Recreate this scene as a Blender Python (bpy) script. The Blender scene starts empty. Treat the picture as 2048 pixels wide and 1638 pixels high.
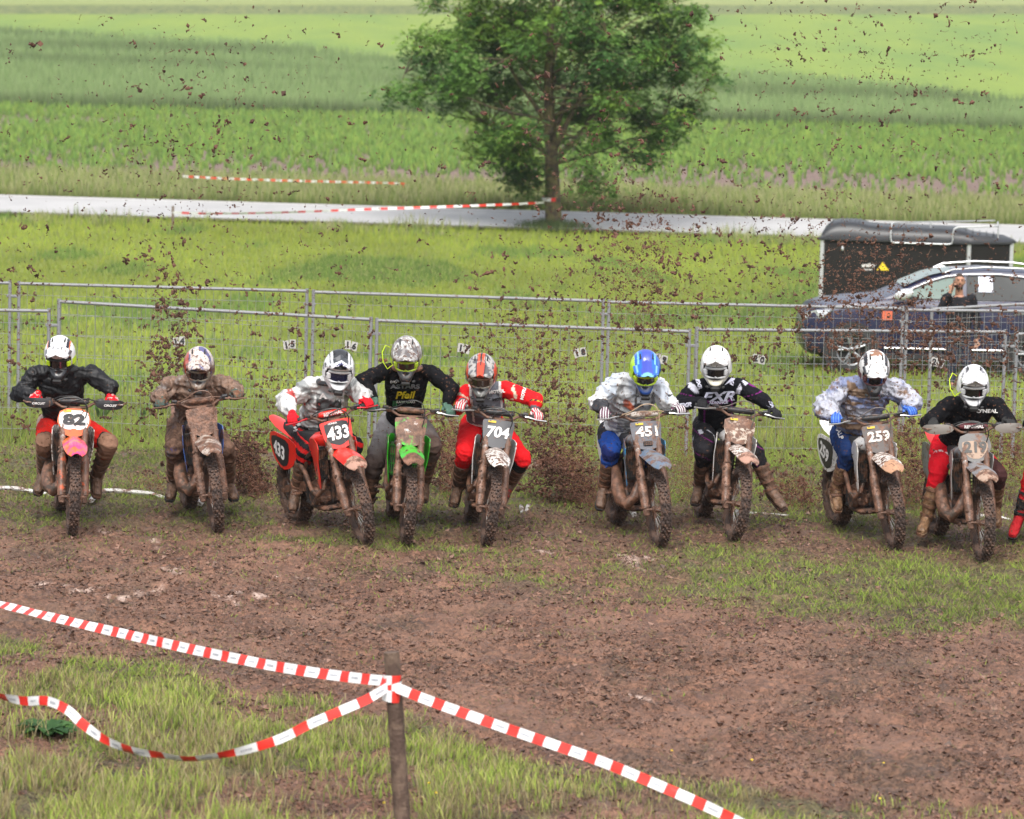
import bpy, math, random
import numpy as np
from mathutils import Vector, Matrix, noise as mnoise
from mathutils.bvhtree import BVHTree

random.seed(7)
RNG = np.random.default_rng(11)
scene = bpy.context.scene
COL = scene.collection

# ------------------------------------------------------------------ camera
CAM_H, FPX, PITCH, ROLL = 4.6, 7050.0, math.atan((819 - 50) / 7050.0), math.radians(1.4)
cam_d = bpy.data.cameras.new('camera')
cam = bpy.data.objects.new('camera', cam_d)
COL.objects.link(cam)
cam_d.sensor_width = 36.0
cam_d.lens = 36.0 * FPX / 2048.0
cam_d.clip_start, cam_d.clip_end = 0.5, 3000
cam_d.dof.use_dof = True
cam_d.dof.focus_distance = 31.6
cam_d.dof.aperture_fstop = 3.5
CAM_M = Matrix.Translation((0, 0, CAM_H)) @ Matrix.Rotation(math.pi / 2 - PITCH, 4, 'X') @ Matrix.Rotation(ROLL, 4, 'Z')
cam.matrix_world = CAM_M
scene.camera = cam
# ------------------------------------------------------------------ sky, sun, exposure
SUN_EL, SUN_AZ = 52.0, 20.0     # high behind thick cloud
world = bpy.data.worlds.new("World")
scene.world = world
world.use_nodes = True
wn = world.node_tree
wbg = wn.nodes['Background']
sky = wn.nodes.new('ShaderNodeTexSky')
sky.sky_type = 'NISHITA'
sky.sun_disc = False
sky.sun_elevation = math.radians(SUN_EL)
sky.sun_rotation = math.radians(180 - SUN_AZ)
sky.air_density, sky.dust_density, sky.ozone_density = 1.0, 4.0, 1.0
hs = wn.nodes.new('ShaderNodeHueSaturation')
hs.inputs['Saturation'].default_value = 0.35
wn.links.new(sky.outputs[0], hs.inputs['Color'])
wn.links.new(hs.outputs[0], wbg.inputs['Color'])
wbg.inputs['Strength'].default_value = 0.128
sun_d = bpy.data.lights.new('sun', 'SUN')
sun_d.energy = 1.5
sun_d.angle = math.radians(24)
sun_d.color = (1.0, 0.965, 0.91)
sun = bpy.data.objects.new('sun', sun_d)
COL.objects.link(sun)
sun.rotation_euler = (math.radians(90 - SUN_EL), 0, math.radians(-SUN_AZ))
scene.view_settings.view_transform = 'Standard'
scene.view_settings.look = 'None'
scene.view_settings.exposure = 1.10
scene.view_settings.gamma = 1.0
scene.cycles.max_bounces = 5
scene.cycles.diffuse_bounces = 3
scene.cycles.glossy_bounces = 2
scene.cycles.transmission_bounces = 4
scene.cycles.transparent_max_bounces = 8
scene.cycles.use_denoising = True
scene.cycles.caustics_reflective = False
scene.cycles.caustics_refractive = False

# ------------------------------------------------------------------ mapping helpers
RM = np.array(CAM_M.to_3x3())
def W(u, v, Z):
    """world point on the sight line through photo pixel (u, v) at distance y = Z"""
    d = RM @ np.array(((u - 1024) / FPX, -(v - 819) / FPX, -1.0))
    k = Z / d[1]
    return Vector((d[0] * k, Z, CAM_H + d[2] * k))
def UV(x, y, z):
    p = np.stack([x, y, z - CAM_H], -1) @ RM
    return 1024 + FPX * p[..., 0] / -p[..., 2], 819 - FPX * p[..., 1] / -p[..., 2]

PZ = np.array([8, 15, 18, 20.3, 24, 28, 31, 35, 37, 39.6, 43, 48, 54, 67, 80, 88.5, 90, 95, 97, 105, 130, 170, 200, 240, 300, 360, 420, 600, 900, 1500.])
PH = np.array([-.5, -.38, -.24, -.15, -.05, 0, 0, .02, 0, -.23, -.36, -.50, -.59, -.67, -.66, -.61, -.60, -.47, -.45, -.31, -.2, .02, .9, 2.0, 3.6, 5.3, 7.2, 14, 30, 60.])
_zz = np.linspace(8, 1500, 30000)
_hh = np.interp(_zz, PZ, PH)
for _ in range(3):
    _hh[:1600] = np.convolve(_hh, np.ones(9) / 9, 'same')[:1600] * 0 + np.interp(_zz, PZ, PH)[:1600]

def _hash(ix, iy, seed):
    h = (ix.astype(np.int64) * 374761393 + iy.astype(np.int64) * 668265263 + seed * 1442695041) & 0xffffffff
    h = ((h ^ (h >> 13)) * 1274126177) & 0xffffffff
    return ((h ^ (h >> 16)) & 0xffff) / 65535.0
def vnoise(x, y, seed=0):
    ix, iy = np.floor(x), np.floor(y)
    fx, fy = x - ix, y - iy
    fx, fy = fx * fx * (3 - 2 * fx), fy * fy * (3 - 2 * fy)
    a, b = _hash(ix, iy, seed), _hash(ix + 1, iy, seed)
    c, d = _hash(ix, iy + 1, seed), _hash(ix + 1, iy + 1, seed)
    return a + (b - a) * fx + (c - a) * fy + (a - b - c + d) * fx * fy
def fbm(x, y, seed=0, octv=4):
    s, a, t = 0, 1.0, 0
    for o in range(octv):
        s = s + a * vnoise(x * 2 ** o, y * 2 ** o, seed + o * 17)
        t += a
        a *= .55
    return s / t
def prof(y):
    return np.interp(y, PZ, PH)
def sstep(a, b, x):
    t = np.clip((x - a) / (b - a), 0, 1)
    return t * t * (3 - 2 * t)

# where mud and grass lie, worked out once from the mapped ground
FG = np.array([[-600, 1245], [0, 1290], [300, 1325], [600, 1395], [850, 1450], [1100, 1540], [1400, 1565], [1700, 1585], [2048, 1612], [2700, 1650]])
MB = np.array([[-600, 1060], [0, 1085], [500, 1105], [700, 1165], [1000, 1205], [1500, 1240], [2048, 1300], [2700, 1350]])
def grassiness(x, y):
    """0 bare mud .. 1 thick grass, on the near ground (y < 46)"""
    u, v = UV(x, y, prof(y))
    wob = (fbm(x * .8, y * .35, 5) - .5) * 90
    vv = v + wob
    fg = sstep(-15, 25, vv - np.interp(u, FG[:, 0], FG[:, 1]))
    edge = np.interp(u, MB[:, 0], MB[:, 1])
    up = sstep(30, -50, vv - edge)                       # above the mud lane
    patch = fbm(x * 1.1, y * .9, 21)
    right = sstep(900, 1900, u)
    riders = .26 + .45 * right * sstep(1085, 1150, v) + .38 * sstep(.47, .62, patch)
    vr = v - (u - 1024) * .0244
    back = sstep(1050, 1010, vr) * .85 * sstep(.28, .5, fbm(x * .55, y * .5, 31, 3))
    band = sstep(770, 800, vr) * sstep(900, 870, vr)
    g_up = np.maximum(riders, back) * (1 - .55 * band * sstep(.4, .6, fbm(x * .7, y * .5, 8)))
    g_up = np.where(vr < 785, 1.0, g_up)
    g = up * g_up
    stray = .10 * sstep(.55, .75, fbm(x * .9, y * .9, 55))
    g = np.maximum(g, stray)
    fgq = fg * (1 - .85 * sstep(.46, .58, fbm(x * 1.3, y * .9, 77, 3)))
    # the worn earth path through the front bank
    return np.clip(np.maximum(g, fgq), 0, 1)
def relief(x, y):
    n = fbm(x * 6, y * 6, 3, 4) - .5
    n2 = fbm(x * 1.3, y * 1.3, 9, 3) - .5
    n3 = fbm(x * 22, y * 22, 13, 2) - .5
    lane = sstep(45, 40, y)
    rough = 1 - .55 * sstep(37, 41, y)
    rut = np.abs(fbm(x * .5 + y * .9, y * .35 - x * .5, 27, 3) - .5)
    return lane * rough * (.085 * n + .06 * n2 + .055 * n3 - .045 * sstep(.05, .0, rut))
def gz(x, y):
    x, y = np.asarray(x, float), np.asarray(y, float)
    return prof(y) + relief(x, y)
def ground_at(u, v):
    """where the sight line through a photo pixel meets the ground"""
    lo, hi = 12.0, 500.0
    for Z in np.arange(12.0, 500.0, .25):
        p = W(u, v, Z)
        if p.z <= float(prof(Z)):
            lo, hi = Z - .25, Z
            break
    for _ in range(30):
        m = (lo + hi) / 2
        p = W(u, v, m)
        if p.z <= float(prof(m)): hi = m
        else: lo = m
    return W(u, v, hi)

# ------------------------------------------------------------------ materials
def nt(name):
    m = bpy.data.materials.new(name)
    m.use_nodes = True
    n = m.node_tree
    return m, n, n.nodes['Principled BSDF']
def N(n, typ, **kw):
    nd = n.nodes.new('ShaderNode' + typ)
    for k, v in kw.items():
        if k.startswith('i_'):
            key = k[2:]
            nd.inputs[int(key) if key.isdigit() else key.replace('_', ' ')].default_value = v
        else:
            setattr(nd, k, v)
    return nd
def L(n, a, b): n.links.new(a, b)
def mix(n, fac, a, b, blend='MIX'):
    m = n.nodes.new('ShaderNodeMix')
    m.data_type = 'RGBA'; m.blend_type = blend
    for idx, val in ((0, fac), (6, a), (7, b)):
        if isinstance(val, (int, float)): m.inputs[idx].default_value = val
        elif isinstance(val, tuple): m.inputs[idx].default_value = (*val[:3], 1)
        else: L(n, val, m.inputs[idx])
    return m.outputs[2]
def ramp(n, src, lo, hi):
    r = n.nodes.new('ShaderNodeMapRange')
    r.interpolation_type = 'SMOOTHSTEP'
    r.inputs[1].default_value, r.inputs[2].default_value = lo, hi
    L(n, src, r.inputs[0])
    return r.outputs[0]
def noise_n(n, vec, scale, detail=4, rough=.6):
    t = N(n, 'TexNoise', i_Scale=scale, i_Detail=detail, i_Roughness=rough)
    if vec is not None: L(n, vec, t.inputs['Vector'])
    return t.outputs['Fac']
def bump(n, bsdf, h, strength=.4, dist=.01):
    b = N(n, 'Bump', i_Strength=strength, i_Distance=dist)
    L(n, h, b.inputs['Height']); L(n, b.outputs[0], bsdf.inputs['Normal'])

MUD_L, MUD_D = (.200, .098, .060), (.085, .043, .028)
_mc = {}
def mat(name, base, mud=0.0, rough=.45, metal=0.0, spec=.5, speck=0.0, scale=9.0, bmp=.25, coat=0.0, base2=None, s2=6.0, mudcol=None):
    """a surface with dried mud in patches (mud) and small splashes (speck)"""
    key = (name, base, mud, rough, metal, speck, scale, base2)
    if key in _mc: return _mc[key]
    m, n, b = nt(name)
    tc = N(n, 'TexCoord').outputs['Object']
    c = mix(n, 0.0, base, base)
    if base2 is not None:
        c = mix(n, ramp(n, noise_n(n, tc, s2, 5), .45, .55), base, base2)
    ns = noise_n(n, tc, scale, 7, .68)
    fine = noise_n(n, tc, 45, 3)
    ml = mudcol or MUD_L
    mc_ = mix(n, ramp(n, noise_n(n, tc, 20, 5), .38, .62), tuple(k * .42 for k in ml), ml)
    fac = None
    if mud > 0:
        t = .78 - .58 * mud
        fac = ramp(n, ns, t - .05, t + .05)
        c = mix(n, fac, c, mc_)
    if speck > 0:
        sp = ramp(n, noise_n(n, tc, 38, 2, .5), .74 - .25 * speck - .02, .74 - .25 * speck + .02)
        c = mix(n, sp, c, tuple(k * .6 for k in ml))
    L(n, c, b.inputs['Base Color'])
    b.inputs['Metallic'].default_value = metal
    if 'Specular IOR Level' in b.inputs: b.inputs['Specular IOR Level'].default_value = spec
    if fac is not None:
        r = N(n, 'MapRange'); L(n, fac, r.inputs[0])
        r.inputs[3].default_value, r.inputs[4].default_value = rough, .5
        L(n, r.outputs[0], b.inputs['Roughness'])
        if metal > 0:
            r2 = N(n, 'MapRange'); L(n, fac, r2.inputs[0])
            r2.inputs[3].default_value, r2.inputs[4].default_value = metal, 0
            L(n, r2.outputs[0], b.inputs['Metallic'])
    else:
        b.inputs['Roughness'].default_value = rough
    b.inputs['Coat Weight'].default_value = coat
    if bmp > 0:
        bump(n, b, mix(n, .5, ns, fine), min(bmp, 1.0), .008 if bmp < .5 else .025)
    _mc[key] = m
    return m
def cloth_mat(name, mud=0.0, speck=0.0, rough=.8, tint=MUD_L, sheen=0.0, scale=5.0, gloss=None):
    """cloth coloured by the mesh's own dye attribute"""
    m, n, b = nt(name)
    tc = N(n, 'TexCoord').outputs['Object']
    col = N(n, 'VertexColor', layer_name='Col').outputs['Color']
    ns = noise_n(n, tc, scale, 7, .7)
    c = col
    if mud > 0:
        t = .78 - .58 * mud
        mc_ = mix(n, ramp(n, noise_n(n, tc, 22, 5), .35, .65), tuple(k * .5 for k in tint), tint)
        c = mix(n, ramp(n, ns, t - .06, t + .06), c, mc_)
    if speck > 0:
        t = .72 - .25 * speck
        c = mix(n, ramp(n, noise_n(n, tc, 34, 3, .6), t - .02, t + .02), c, tuple(k * .55 for k in tint))
    L(n, c, b.inputs['Base Color'])
    b.inputs['Roughness'].default_value = rough if gloss is None else gloss
    b.inputs['Specular IOR Level'].default_value = .10 if gloss is None else .35
    cr = N(n, 'TexNoise', i_Scale=9.0, i_Detail=5.0, i_Roughness=.55, i_Distortion=1.6); L(n, tc, cr.inputs['Vector'])
    bump(n, b, mix(n, .25, cr.outputs['Fac'], noise_n(n, tc, 70, 3)), .42, .03)
    return m
def plain(name, col, rough=.5, metal=0.0, **k):
    return mat(name, col, rough=rough, metal=metal, **k)

# ------------------------------------------------------------------ object helpers
def props(o, label=None, cat=None, group=None, kind=None):
    for k, v in (('label', label), ('category', cat), ('group', group), ('kind', kind)):
        if v: o[k] = v
    return o
def empty(name, label, cat, loc=(0, 0, 0), group=None):
    o = bpy.data.objects.new(name, None)
    o.empty_display_size = .2
    o.location = loc
    COL.objects.link(o)
    return props(o, label, cat, group)
def link(name, me, parent=None, **k):
    o = bpy.data.objects.new(name, me)
    COL.objects.link(o)
    if parent is not None: o.parent = parent
    return props(o, **k)
def np_mesh(name, V, loops, starts, mats, mi=None, col=None, smooth=False):
    me = bpy.data.meshes.new(name)
    V = np.asarray(V, np.float32)
    loops = np.asarray(loops, np.int32).ravel(); starts = np.asarray(starts, np.int32)
    me.vertices.add(len(V)); me.vertices.foreach_set('co', V.ravel())
    me.loops.add(len(loops)); me.loops.foreach_set('vertex_index', loops)
    me.polygons.add(len(starts)); me.polygons.foreach_set('loop_start', starts)
    if mi is not None: me.polygons.foreach_set('material_index', np.asarray(mi, np.int32))
    for m in mats: me.materials.append(m)
    me.update(calc_edges=True)
    me.polygons.foreach_set('use_smooth', np.full(len(starts), smooth))
    if col is not None:
        a = me.color_attributes.new('Col', 'FLOAT_COLOR', 'POINT')
        c = np.ones((len(V), 4), np.float32); c[:, :3] = col
        a.data.foreach_set('color', c.ravel())
    me.validate()
    return me
class MB_:
    """collects simple shapes into one mesh"""
    def __init__(s): s.V, s.F, s.M = [], [], []
    def add(s, vs, fs, mi=0, mtx=None):
        o = len(s.V)
        if mtx is not None: vs = [mtx @ Vector(v) for v in vs]
        s.V += [tuple(v) for v in vs]
        s.F += [tuple(o + i for i in f) for f in fs]
        s.M += [mi] * len(fs)
        return s
    def box(s, c, size, rot=None, ch=.0, mi=0, taper=1.0):
        hx, hy, hz = size[0] / 2, size[1] / 2, size[2] / 2
        M = Matrix.Translation(c) @ (rot.to_4x4() if rot is not None else Matrix.Identity(4))
        if ch <= 0:
            vs = [(sx * hx * (taper if sz > 0 else 1), sy * hy * (taper if sz > 0 else 1), sz * hz) for sz in (-1, 1) for sy in (-1, 1) for sx in (-1, 1)]
            fs = [(0, 2, 3, 1), (4, 5, 7, 6), (0, 1, 5, 4), (1, 3, 7, 5), (3, 2, 6, 7), (2, 0, 4, 6)]
            return s.add(vs, fs, mi, M)
        rings = []
        for z, k in ((-hz, ch), (-hz + ch, 0), (hz - ch, 0), (hz, ch)):
            t = taper if z > 0 else 1
            a, b = (hx - k) * t, (hy - k) * t
            q = min(ch, a * .9, b * .9)
            rings.append([(a - q, -b, z), (a, -b + q, z), (a, b - q, z), (a - q, b, z), (-a + q, b, z), (-a, b - q, z), (-a, -b + q, z), (-a + q, -b, z)])
        return s.loft(rings, mi=mi, mtx=M)
    def loft(s, rings, mi=0, closed=True, caps=True, mtx=None):
        n = len(rings[0]); vs = [p for r in rings for p in r]; fs = []
        for i in range(len(rings) - 1):
            for j in range(n if closed else n - 1):
                k = (j + 1) % n
                fs.append((i * n + j, i * n + k, (i + 1) * n + k, (i + 1) * n + j))
        if caps and closed:
            fs.append(tuple(reversed(range(n))))
            fs.append(tuple((len(rings) - 1) * n + j for j in range(n)))
        return s.add(vs, fs, mi, mtx)
    def tube(s, pts, r, n=8, mi=0, caps=True, flat=None):
        pts = [Vector(p) for p in pts]
        rs = r if isinstance(r, (list, tuple)) else [r] * len(pts)
        rings = []; up = None
        for i, p in enumerate(pts):
            t = (pts[min(i + 1, len(pts) - 1)] - pts[max(i - 1, 0)]).normalized()
            if up is None: up = Vector((0, 0, 1)) if abs(t.z) < .9 else Vector((1, 0, 0))
            a = t.cross(up)
            if a.length < 1e-4: a = t.orthogonal()
            a.normalize(); b = a.cross(t).normalized(); up = b
            rings.append([tuple(p + (a * math.cos(2 * math.pi * k / n) + b * math.sin(2 * math.pi * k / n) * (flat or 1)) * rs[i]) for k in range(n)])
        return s.loft(rings, mi=mi, caps=caps)
    def ell(s, c, rad, nu=12, nv=8, mi=0, rot=None):
        M = Matrix.Translation(c) @ (rot.to_4x4() if rot is not None else Matrix.Identity(4))
        rings = []
        for j in range(nv + 1):
            ph = -math.pi / 2 + math.pi * j / nv
            cr = max(math.cos(ph), .02)
            rings.append([(rad[0] * cr * math.cos(2 * math.pi * k / nu), rad[1] * cr * math.sin(2 * math.pi * k / nu), rad[2] * math.sin(ph)) for k in range(nu)])
        return s.loft(rings, mi=mi, mtx=M)
    def prism(s, poly, th, M, mi=0):
        """2D outline (a,b) extruded by th along the third axis, placed by M"""
        n = len(poly)
        vs = [(a, b, -th / 2) for a, b in poly] + [(a, b, th / 2) for a, b in poly]
        fs = [tuple(reversed(range(n))), tuple(range(n, 2 * n))] + [(i, (i + 1) % n, n + (i + 1) % n, n + i) for i in range(n)]
        return s.add(vs, fs, mi, M)
    def lathe(s, prof_, c, axis='x', n=24, mi=0, closed=False):
        rings = []
        for a, r in prof_:
            ring = []
            for k in range(n):
                t = 2 * math.pi * k / n; p = (r * math.cos(t), r * math.sin(t))
                ring.append({'x': (c[0] + a, c[1] + p[0], c[2] + p[1]), 'y': (c[0] + p[0], c[1] + a, c[2] + p[1]), 'z': (c[0] + p[0], c[1] + p[1], c[2] + a)}[axis])
            rings.append(ring)
        if closed: rings.append(rings[0])
        return s.loft(rings, mi=mi, caps=not closed)
    def mesh(s, name, mats, smooth=35):
        me = bpy.data.meshes.new(name)
        me.from_pydata(s.V, [], s.F)
        me.polygons.foreach_set('material_index', s.M)
        for m in (mats if isinstance(mats, (list, tuple)) else [mats]): me.materials.append(m)
        if smooth:
            me.polygons.foreach_set('use_smooth', [True] * len(s.F))
            me.set_sharp_from_angle(angle=math.radians(smooth))
        me.update()
        return me
    def obj(s, name, mats, parent=None, smooth=35, **k):
        return link(name, s.mesh(name, mats, smooth), parent, **k)
# ================================================================== GROUND
def sheet(name, xs_fn, ys, nx, mats, zfn, colfn, kind='structure', smooth=True, **k):
    """grid whose width follows the distance: xs_fn(y) is the half width"""
    ys = np.asarray(ys)
    t = np.linspace(-1, 1, nx)
    Y = np.repeat(ys, nx); X = np.tile(t, len(ys)) * np.repeat([xs_fn(y) for y in ys], nx)
    Zv = zfn(X, Y)
    i = np.arange(len(ys) - 1)[:, None] * nx + np.arange(nx - 1)[None]
    q = np.stack([i, i + 1, i + nx + 1, i + nx], -1).reshape(-1, 4)
    me = np_mesh(name, np.stack([X, Y, Zv], -1), q, np.arange(len(q)) * 4, mats, col=colfn(X, Y), smooth=smooth)
    return link(name, me, kind=kind, **k)

# near ground: churned mud lane, trampled grass, front bank, back meadow
gm, n, b = nt('churned_earth')
tc = N(n, 'TexCoord').outputs['Object']
va = N(n, 'VertexColor', layer_name='Col').outputs['Color']
sep = N(n, 'SeparateColor'); L(n, va, sep.inputs[0])
nf = noise_n(n, tc, 26, 8, .75); nc = noise_n(n, tc, 5, 6, .65); nm = noise_n(n, tc, 1.2, 5, .6)
mudc = mix(n, ramp(n, nf, .40, .60), (.050, .022, .012), (.262, .126, .076))
mudc = mix(n, ramp(n, nc, .38, .66), mix(n, .6, mudc, (.075, .038, .024)), mudc)
mudc = mix(n, ramp(n, nm, .35, .65), mudc, mix(n, .45, mudc, (.30, .165, .11)))
grc = mix(n, ramp(n, nf, .4, .6), (.050, .040, .018), (.15, .125, .050))
c = mix(n, ramp(n, sep.outputs[0], .25, .75), mudc, grc)
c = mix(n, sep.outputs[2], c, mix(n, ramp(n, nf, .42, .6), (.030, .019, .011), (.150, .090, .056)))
c = mix(n, sep.outputs[1], c, mix(n, ramp(n, nf, .38, .56), (.30, .18, .13), (.62, .47, .40)))   # pale clay smears
L(n, c, b.inputs['Base Color'])
rr = N(n, 'MapRange'); L(n, nc, rr.inputs[0]); rr.inputs[1].default_value, rr.inputs[2].default_value, rr.inputs[3].default_value, rr.inputs[4].default_value = .35, .65, .42, .8
L(n, rr.outputs[0], b.inputs['Roughness'])
bump(n, b, mix(n, .5, nf, noise_n(n, tc, 70, 4, .7)), .9, .03)

SMEARS = [((75, 1168), (240, 1192), 9), ((240, 1192), (330, 1172), 6), ((330, 1138), (365, 1150), 5), ((420, 1178), (472, 1206), 7), ((470, 1185), (530, 1200), 6), ((205, 1060), (240, 1068), 6), ((300, 1085), (325, 1098), 6), ((1245, 1108), (1295, 1118), 10), ((1265, 1118), (1285, 1140), 7), ((1080, 1105), (1150, 1118), 6), ((750, 1080), (772, 1090), 5), ((560, 1150), (640, 1160), 5), ((1270, 1396), (1300, 1402), 6), ((1330, 1370), (1350, 1374), 5)]
_sm = []
for (a, b_, w_) in SMEARS:
    pa, pb = ground_at(*a), ground_at(*b_)
    _sm.append((pa.x, pa.y, pb.x, pb.y, w_ * 1.9 / 225.0))
def smear(x, y):
    s = np.zeros_like(x)
    wx = x + (fbm(x * 9, y * 9, 71) - .5) * .16; wy = y + (fbm(x * 7, y * 7, 72) - .5) * .5
    for ax, ay, bx, by, w_ in _sm:
        dx, dy = bx - ax, by - ay
        t = np.clip(((wx - ax) * dx + (wy - ay) * dy) / (dx * dx + dy * dy + 1e-9), 0, 1)
        d = np.hypot(wx - ax - t * dx, (wy - ay - t * dy) * .35)
        s = np.maximum(s, sstep(w_, w_ * .2, d) * sstep(.35, .6, fbm(x * 14, y * 8, 73)))
    return s
ys = np.concatenate([np.arange(13, 17, .12), np.arange(17, 37, .042), np.arange(37, 46.01, .09)])
def ncol(X, Y):
    g = grassiness(X, Y)
    u, v = UV(X, Y, prof(Y)); vr = v - (u - 1024) * .0244 + (fbm(X * .9, Y * .5, 15) - .5) * 80
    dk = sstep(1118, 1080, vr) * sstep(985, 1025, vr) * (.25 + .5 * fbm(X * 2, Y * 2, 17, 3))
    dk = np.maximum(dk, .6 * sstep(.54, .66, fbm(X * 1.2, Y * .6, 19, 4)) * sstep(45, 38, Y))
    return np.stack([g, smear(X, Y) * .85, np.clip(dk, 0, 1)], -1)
sheet('ground', lambda y: max(3.6, y * .172 + .6), ys, 330, [gm], gz, ncol)

# meadow between the fence and the road
mm, n, b = nt('meadow_turf')
tc = N(n, 'TexCoord').outputs['Object']
c = mix(n, ramp(n, noise_n(n, tc, .5, 5), .35, .65), (.15, .19, .024), (.22, .27, .036))
c = mix(n, ramp(n, noise_n(n, tc, 8, 5), .3, .7), mix(n, .45, c, (.05, .07, .015)), c)
L(n, c, b.inputs['Base Color']); b.inputs['Roughness'].default_value = .9
bump(n, b, noise_n(n, tc, 12, 5), .8, .08)
hw = lambda y: y * .19 + 3
def zero(X, Y): return np.zeros((len(X), 3))
# the road runs slightly away to the left
def road_y(x): return -0.10 * x            # shift of the road line with x
RN, RF = 89.0, 93.6
sheet('meadow', hw, np.concatenate([np.arange(46, 86, .5), [90.0 + 1.6]]), 60, [mm], lambda X, Y: prof(Y) - .004, zero)
sheet('verge', lambda y: hw(y), np.arange(91.6, 108, .5), 40, [mm], lambda X, Y: prof(Y) - .012, zero)

rm, n, b = nt('wet_asphalt')
tc = N(n, 'TexCoord').outputs['Object']
c = mix(n, ramp(n, noise_n(n, tc, .35, 5), .35, .65), (.37, .36, .355), (.45, .44, .43))
c = mix(n, ramp(n, noise_n(n, tc, 25, 5), .3, .7), mix(n, .3, c, (.2, .2, .2)), c)
L(n, c, b.inputs['Base Color'])
b.inputs['Roughness'].default_value = .5
def band(name, y0, y1, mat_, dz, n_=2, x0=-24, x1=24, **k):
    V = []; F = []
    xs = np.linspace(x0, x1, 40)
    for i, x in enumerate(xs):
        for j in range(n_):
            y = y0 + (y1 - y0) * j / (n_ - 1) + road_y(x)
            V.append((x, y, RZ(y - road_y(x)) + dz))
    for i in range(len(xs) - 1):
        for j in range(n_ - 1):
            a = i * n_ + j
            F.append((a, a + n_, a + n_ + 1, a + 1))
    mb = MB_(); mb.add(V, F)
    return mb.obj(name, mat_, kind='structure', **k)
def RZ(y): return np.interp(y, [85, 89.0, 93.6, 100], [-.50, -.50, -.31, -.29])
band('road', RN, RF, rm, 0.03, 6)
wl = plain('road_paint', (.62, .6, .58), .5)
band('edge_line', RF - .42, RF - .24, wl, .036)
gravel = mat('gravel_shoulder', (.24, .21, .18), rough=.9, base2=(.14, .12, .09), s2=3)
band('shoulder', RF + .002, RF + .5, gravel, .012)
band('shoulder', RN - .35, RN - .002, gravel, .012)

# maize field, wheat, far fields
sm_, n, b = nt('maize_soil')
tc = N(n, 'TexCoord').outputs['Object']
c = mix(n, ramp(n, noise_n(n, tc, 3, 6), .35, .65), (.13, .085, .07), (.21, .145, .12))
L(n, c, b.inputs['Base Color']); b.inputs['Roughness'].default_value = .9
bump(n, b, noise_n(n, tc, 6, 5), .9, .1)
sheet('maize_field', hw, np.arange(108, 176, 1.), 40, [sm_], lambda X, Y: prof(Y) - .02, zero)

fm, n, b = nt('far_fields')
tc = N(n, 'TexCoord').outputs['Object']
va = N(n, 'VertexColor', layer_name='Col').outputs['Color']
sep = N(n, 'SeparateColor'); L(n, va, sep.inputs[0])
mp = N(n, 'Mapping'); L(n, tc, mp.inputs[0]); mp.inputs['Scale'].default_value = (.10, .02, .05)
st = noise_n(n, mp.outputs[0], 1.0, 6)
mp2 = N(n, 'Mapping'); L(n, tc, mp2.inputs[0]); mp2.inputs['Scale'].default_value = (2.2, .30, .3)
fine = noise_n(n, mp2.outputs[0], 1.0, 5)
grn = mix(n, ramp(n, st, .32, .68), (.13, .215, .035), (.20, .27, .034))
grn = mix(n, ramp(n, fine, .3, .75), mix(n, .22, grn, (.07, .12, .025)), grn)
mp3 = N(n, 'Mapping'); L(n, tc, mp3.inputs[0]); mp3.inputs['Scale'].default_value = (.03, .09, .05)
st3 = noise_n(n, mp3.outputs[0], 1.0, 5)
wht = mix(n, ramp(n, st3, .36, .62), (.11, .19, .062), (.175, .25, .09))
wht = mix(n, ramp(n, fine, .3, .75), mix(n, .35, wht, (.05, .09, .045)), wht)
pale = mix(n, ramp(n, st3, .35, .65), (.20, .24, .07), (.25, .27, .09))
c = mix(n, sep.outputs[0], grn, wht)
c = mix(n, sep.outputs[2], c, mix(n, ramp(n, nf, .42, .6), (.030, .019, .011), (.150, .090, .056)))
c = mix(n, sep.outputs[1], c, mix(n, ramp(n, fine, .35, .65), (.07, .10, .03), (.17, .19, .055)))
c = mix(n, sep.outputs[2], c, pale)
L(n, c, b.inputs['Base Color']); b.inputs['Roughness'].default_value = .9
bump(n, b, fine, .5, .3)
WB = np.array([[-800, 40], [0, 62], [300, 82], [600, 100], [760, 122], [1100, 140], [1400, 148], [1600, 160], [1850, 185], [1990, 206], [2048, 212], [2900, 214]])
def wheat_mask(X, Y):
    u, v = UV(X, Y, prof(Y))
    v = v + (fbm(X * .05, Y * .03, 91) - .5) * 10
    return sstep(-4, 4, v - np.interp(u, WB[:, 0], WB[:, 1]))
def fcol(X, Y):
    u, v = UV(X, Y, prof(Y))
    vr = v + (u - 1024) * .002
    strip = sstep(30, 27, v + (fbm(X * .1, Y * .1, 4) - .5) * 3) * sstep(9, 12, v)
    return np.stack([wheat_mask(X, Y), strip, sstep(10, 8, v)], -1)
sheet('far_fields', lambda y: y * .24 + 5, np.concatenate([np.arange(176, 480, 1.5), np.arange(480, 1500, 15)]), 200, [fm], lambda X, Y: prof(Y), fcol)

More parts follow.
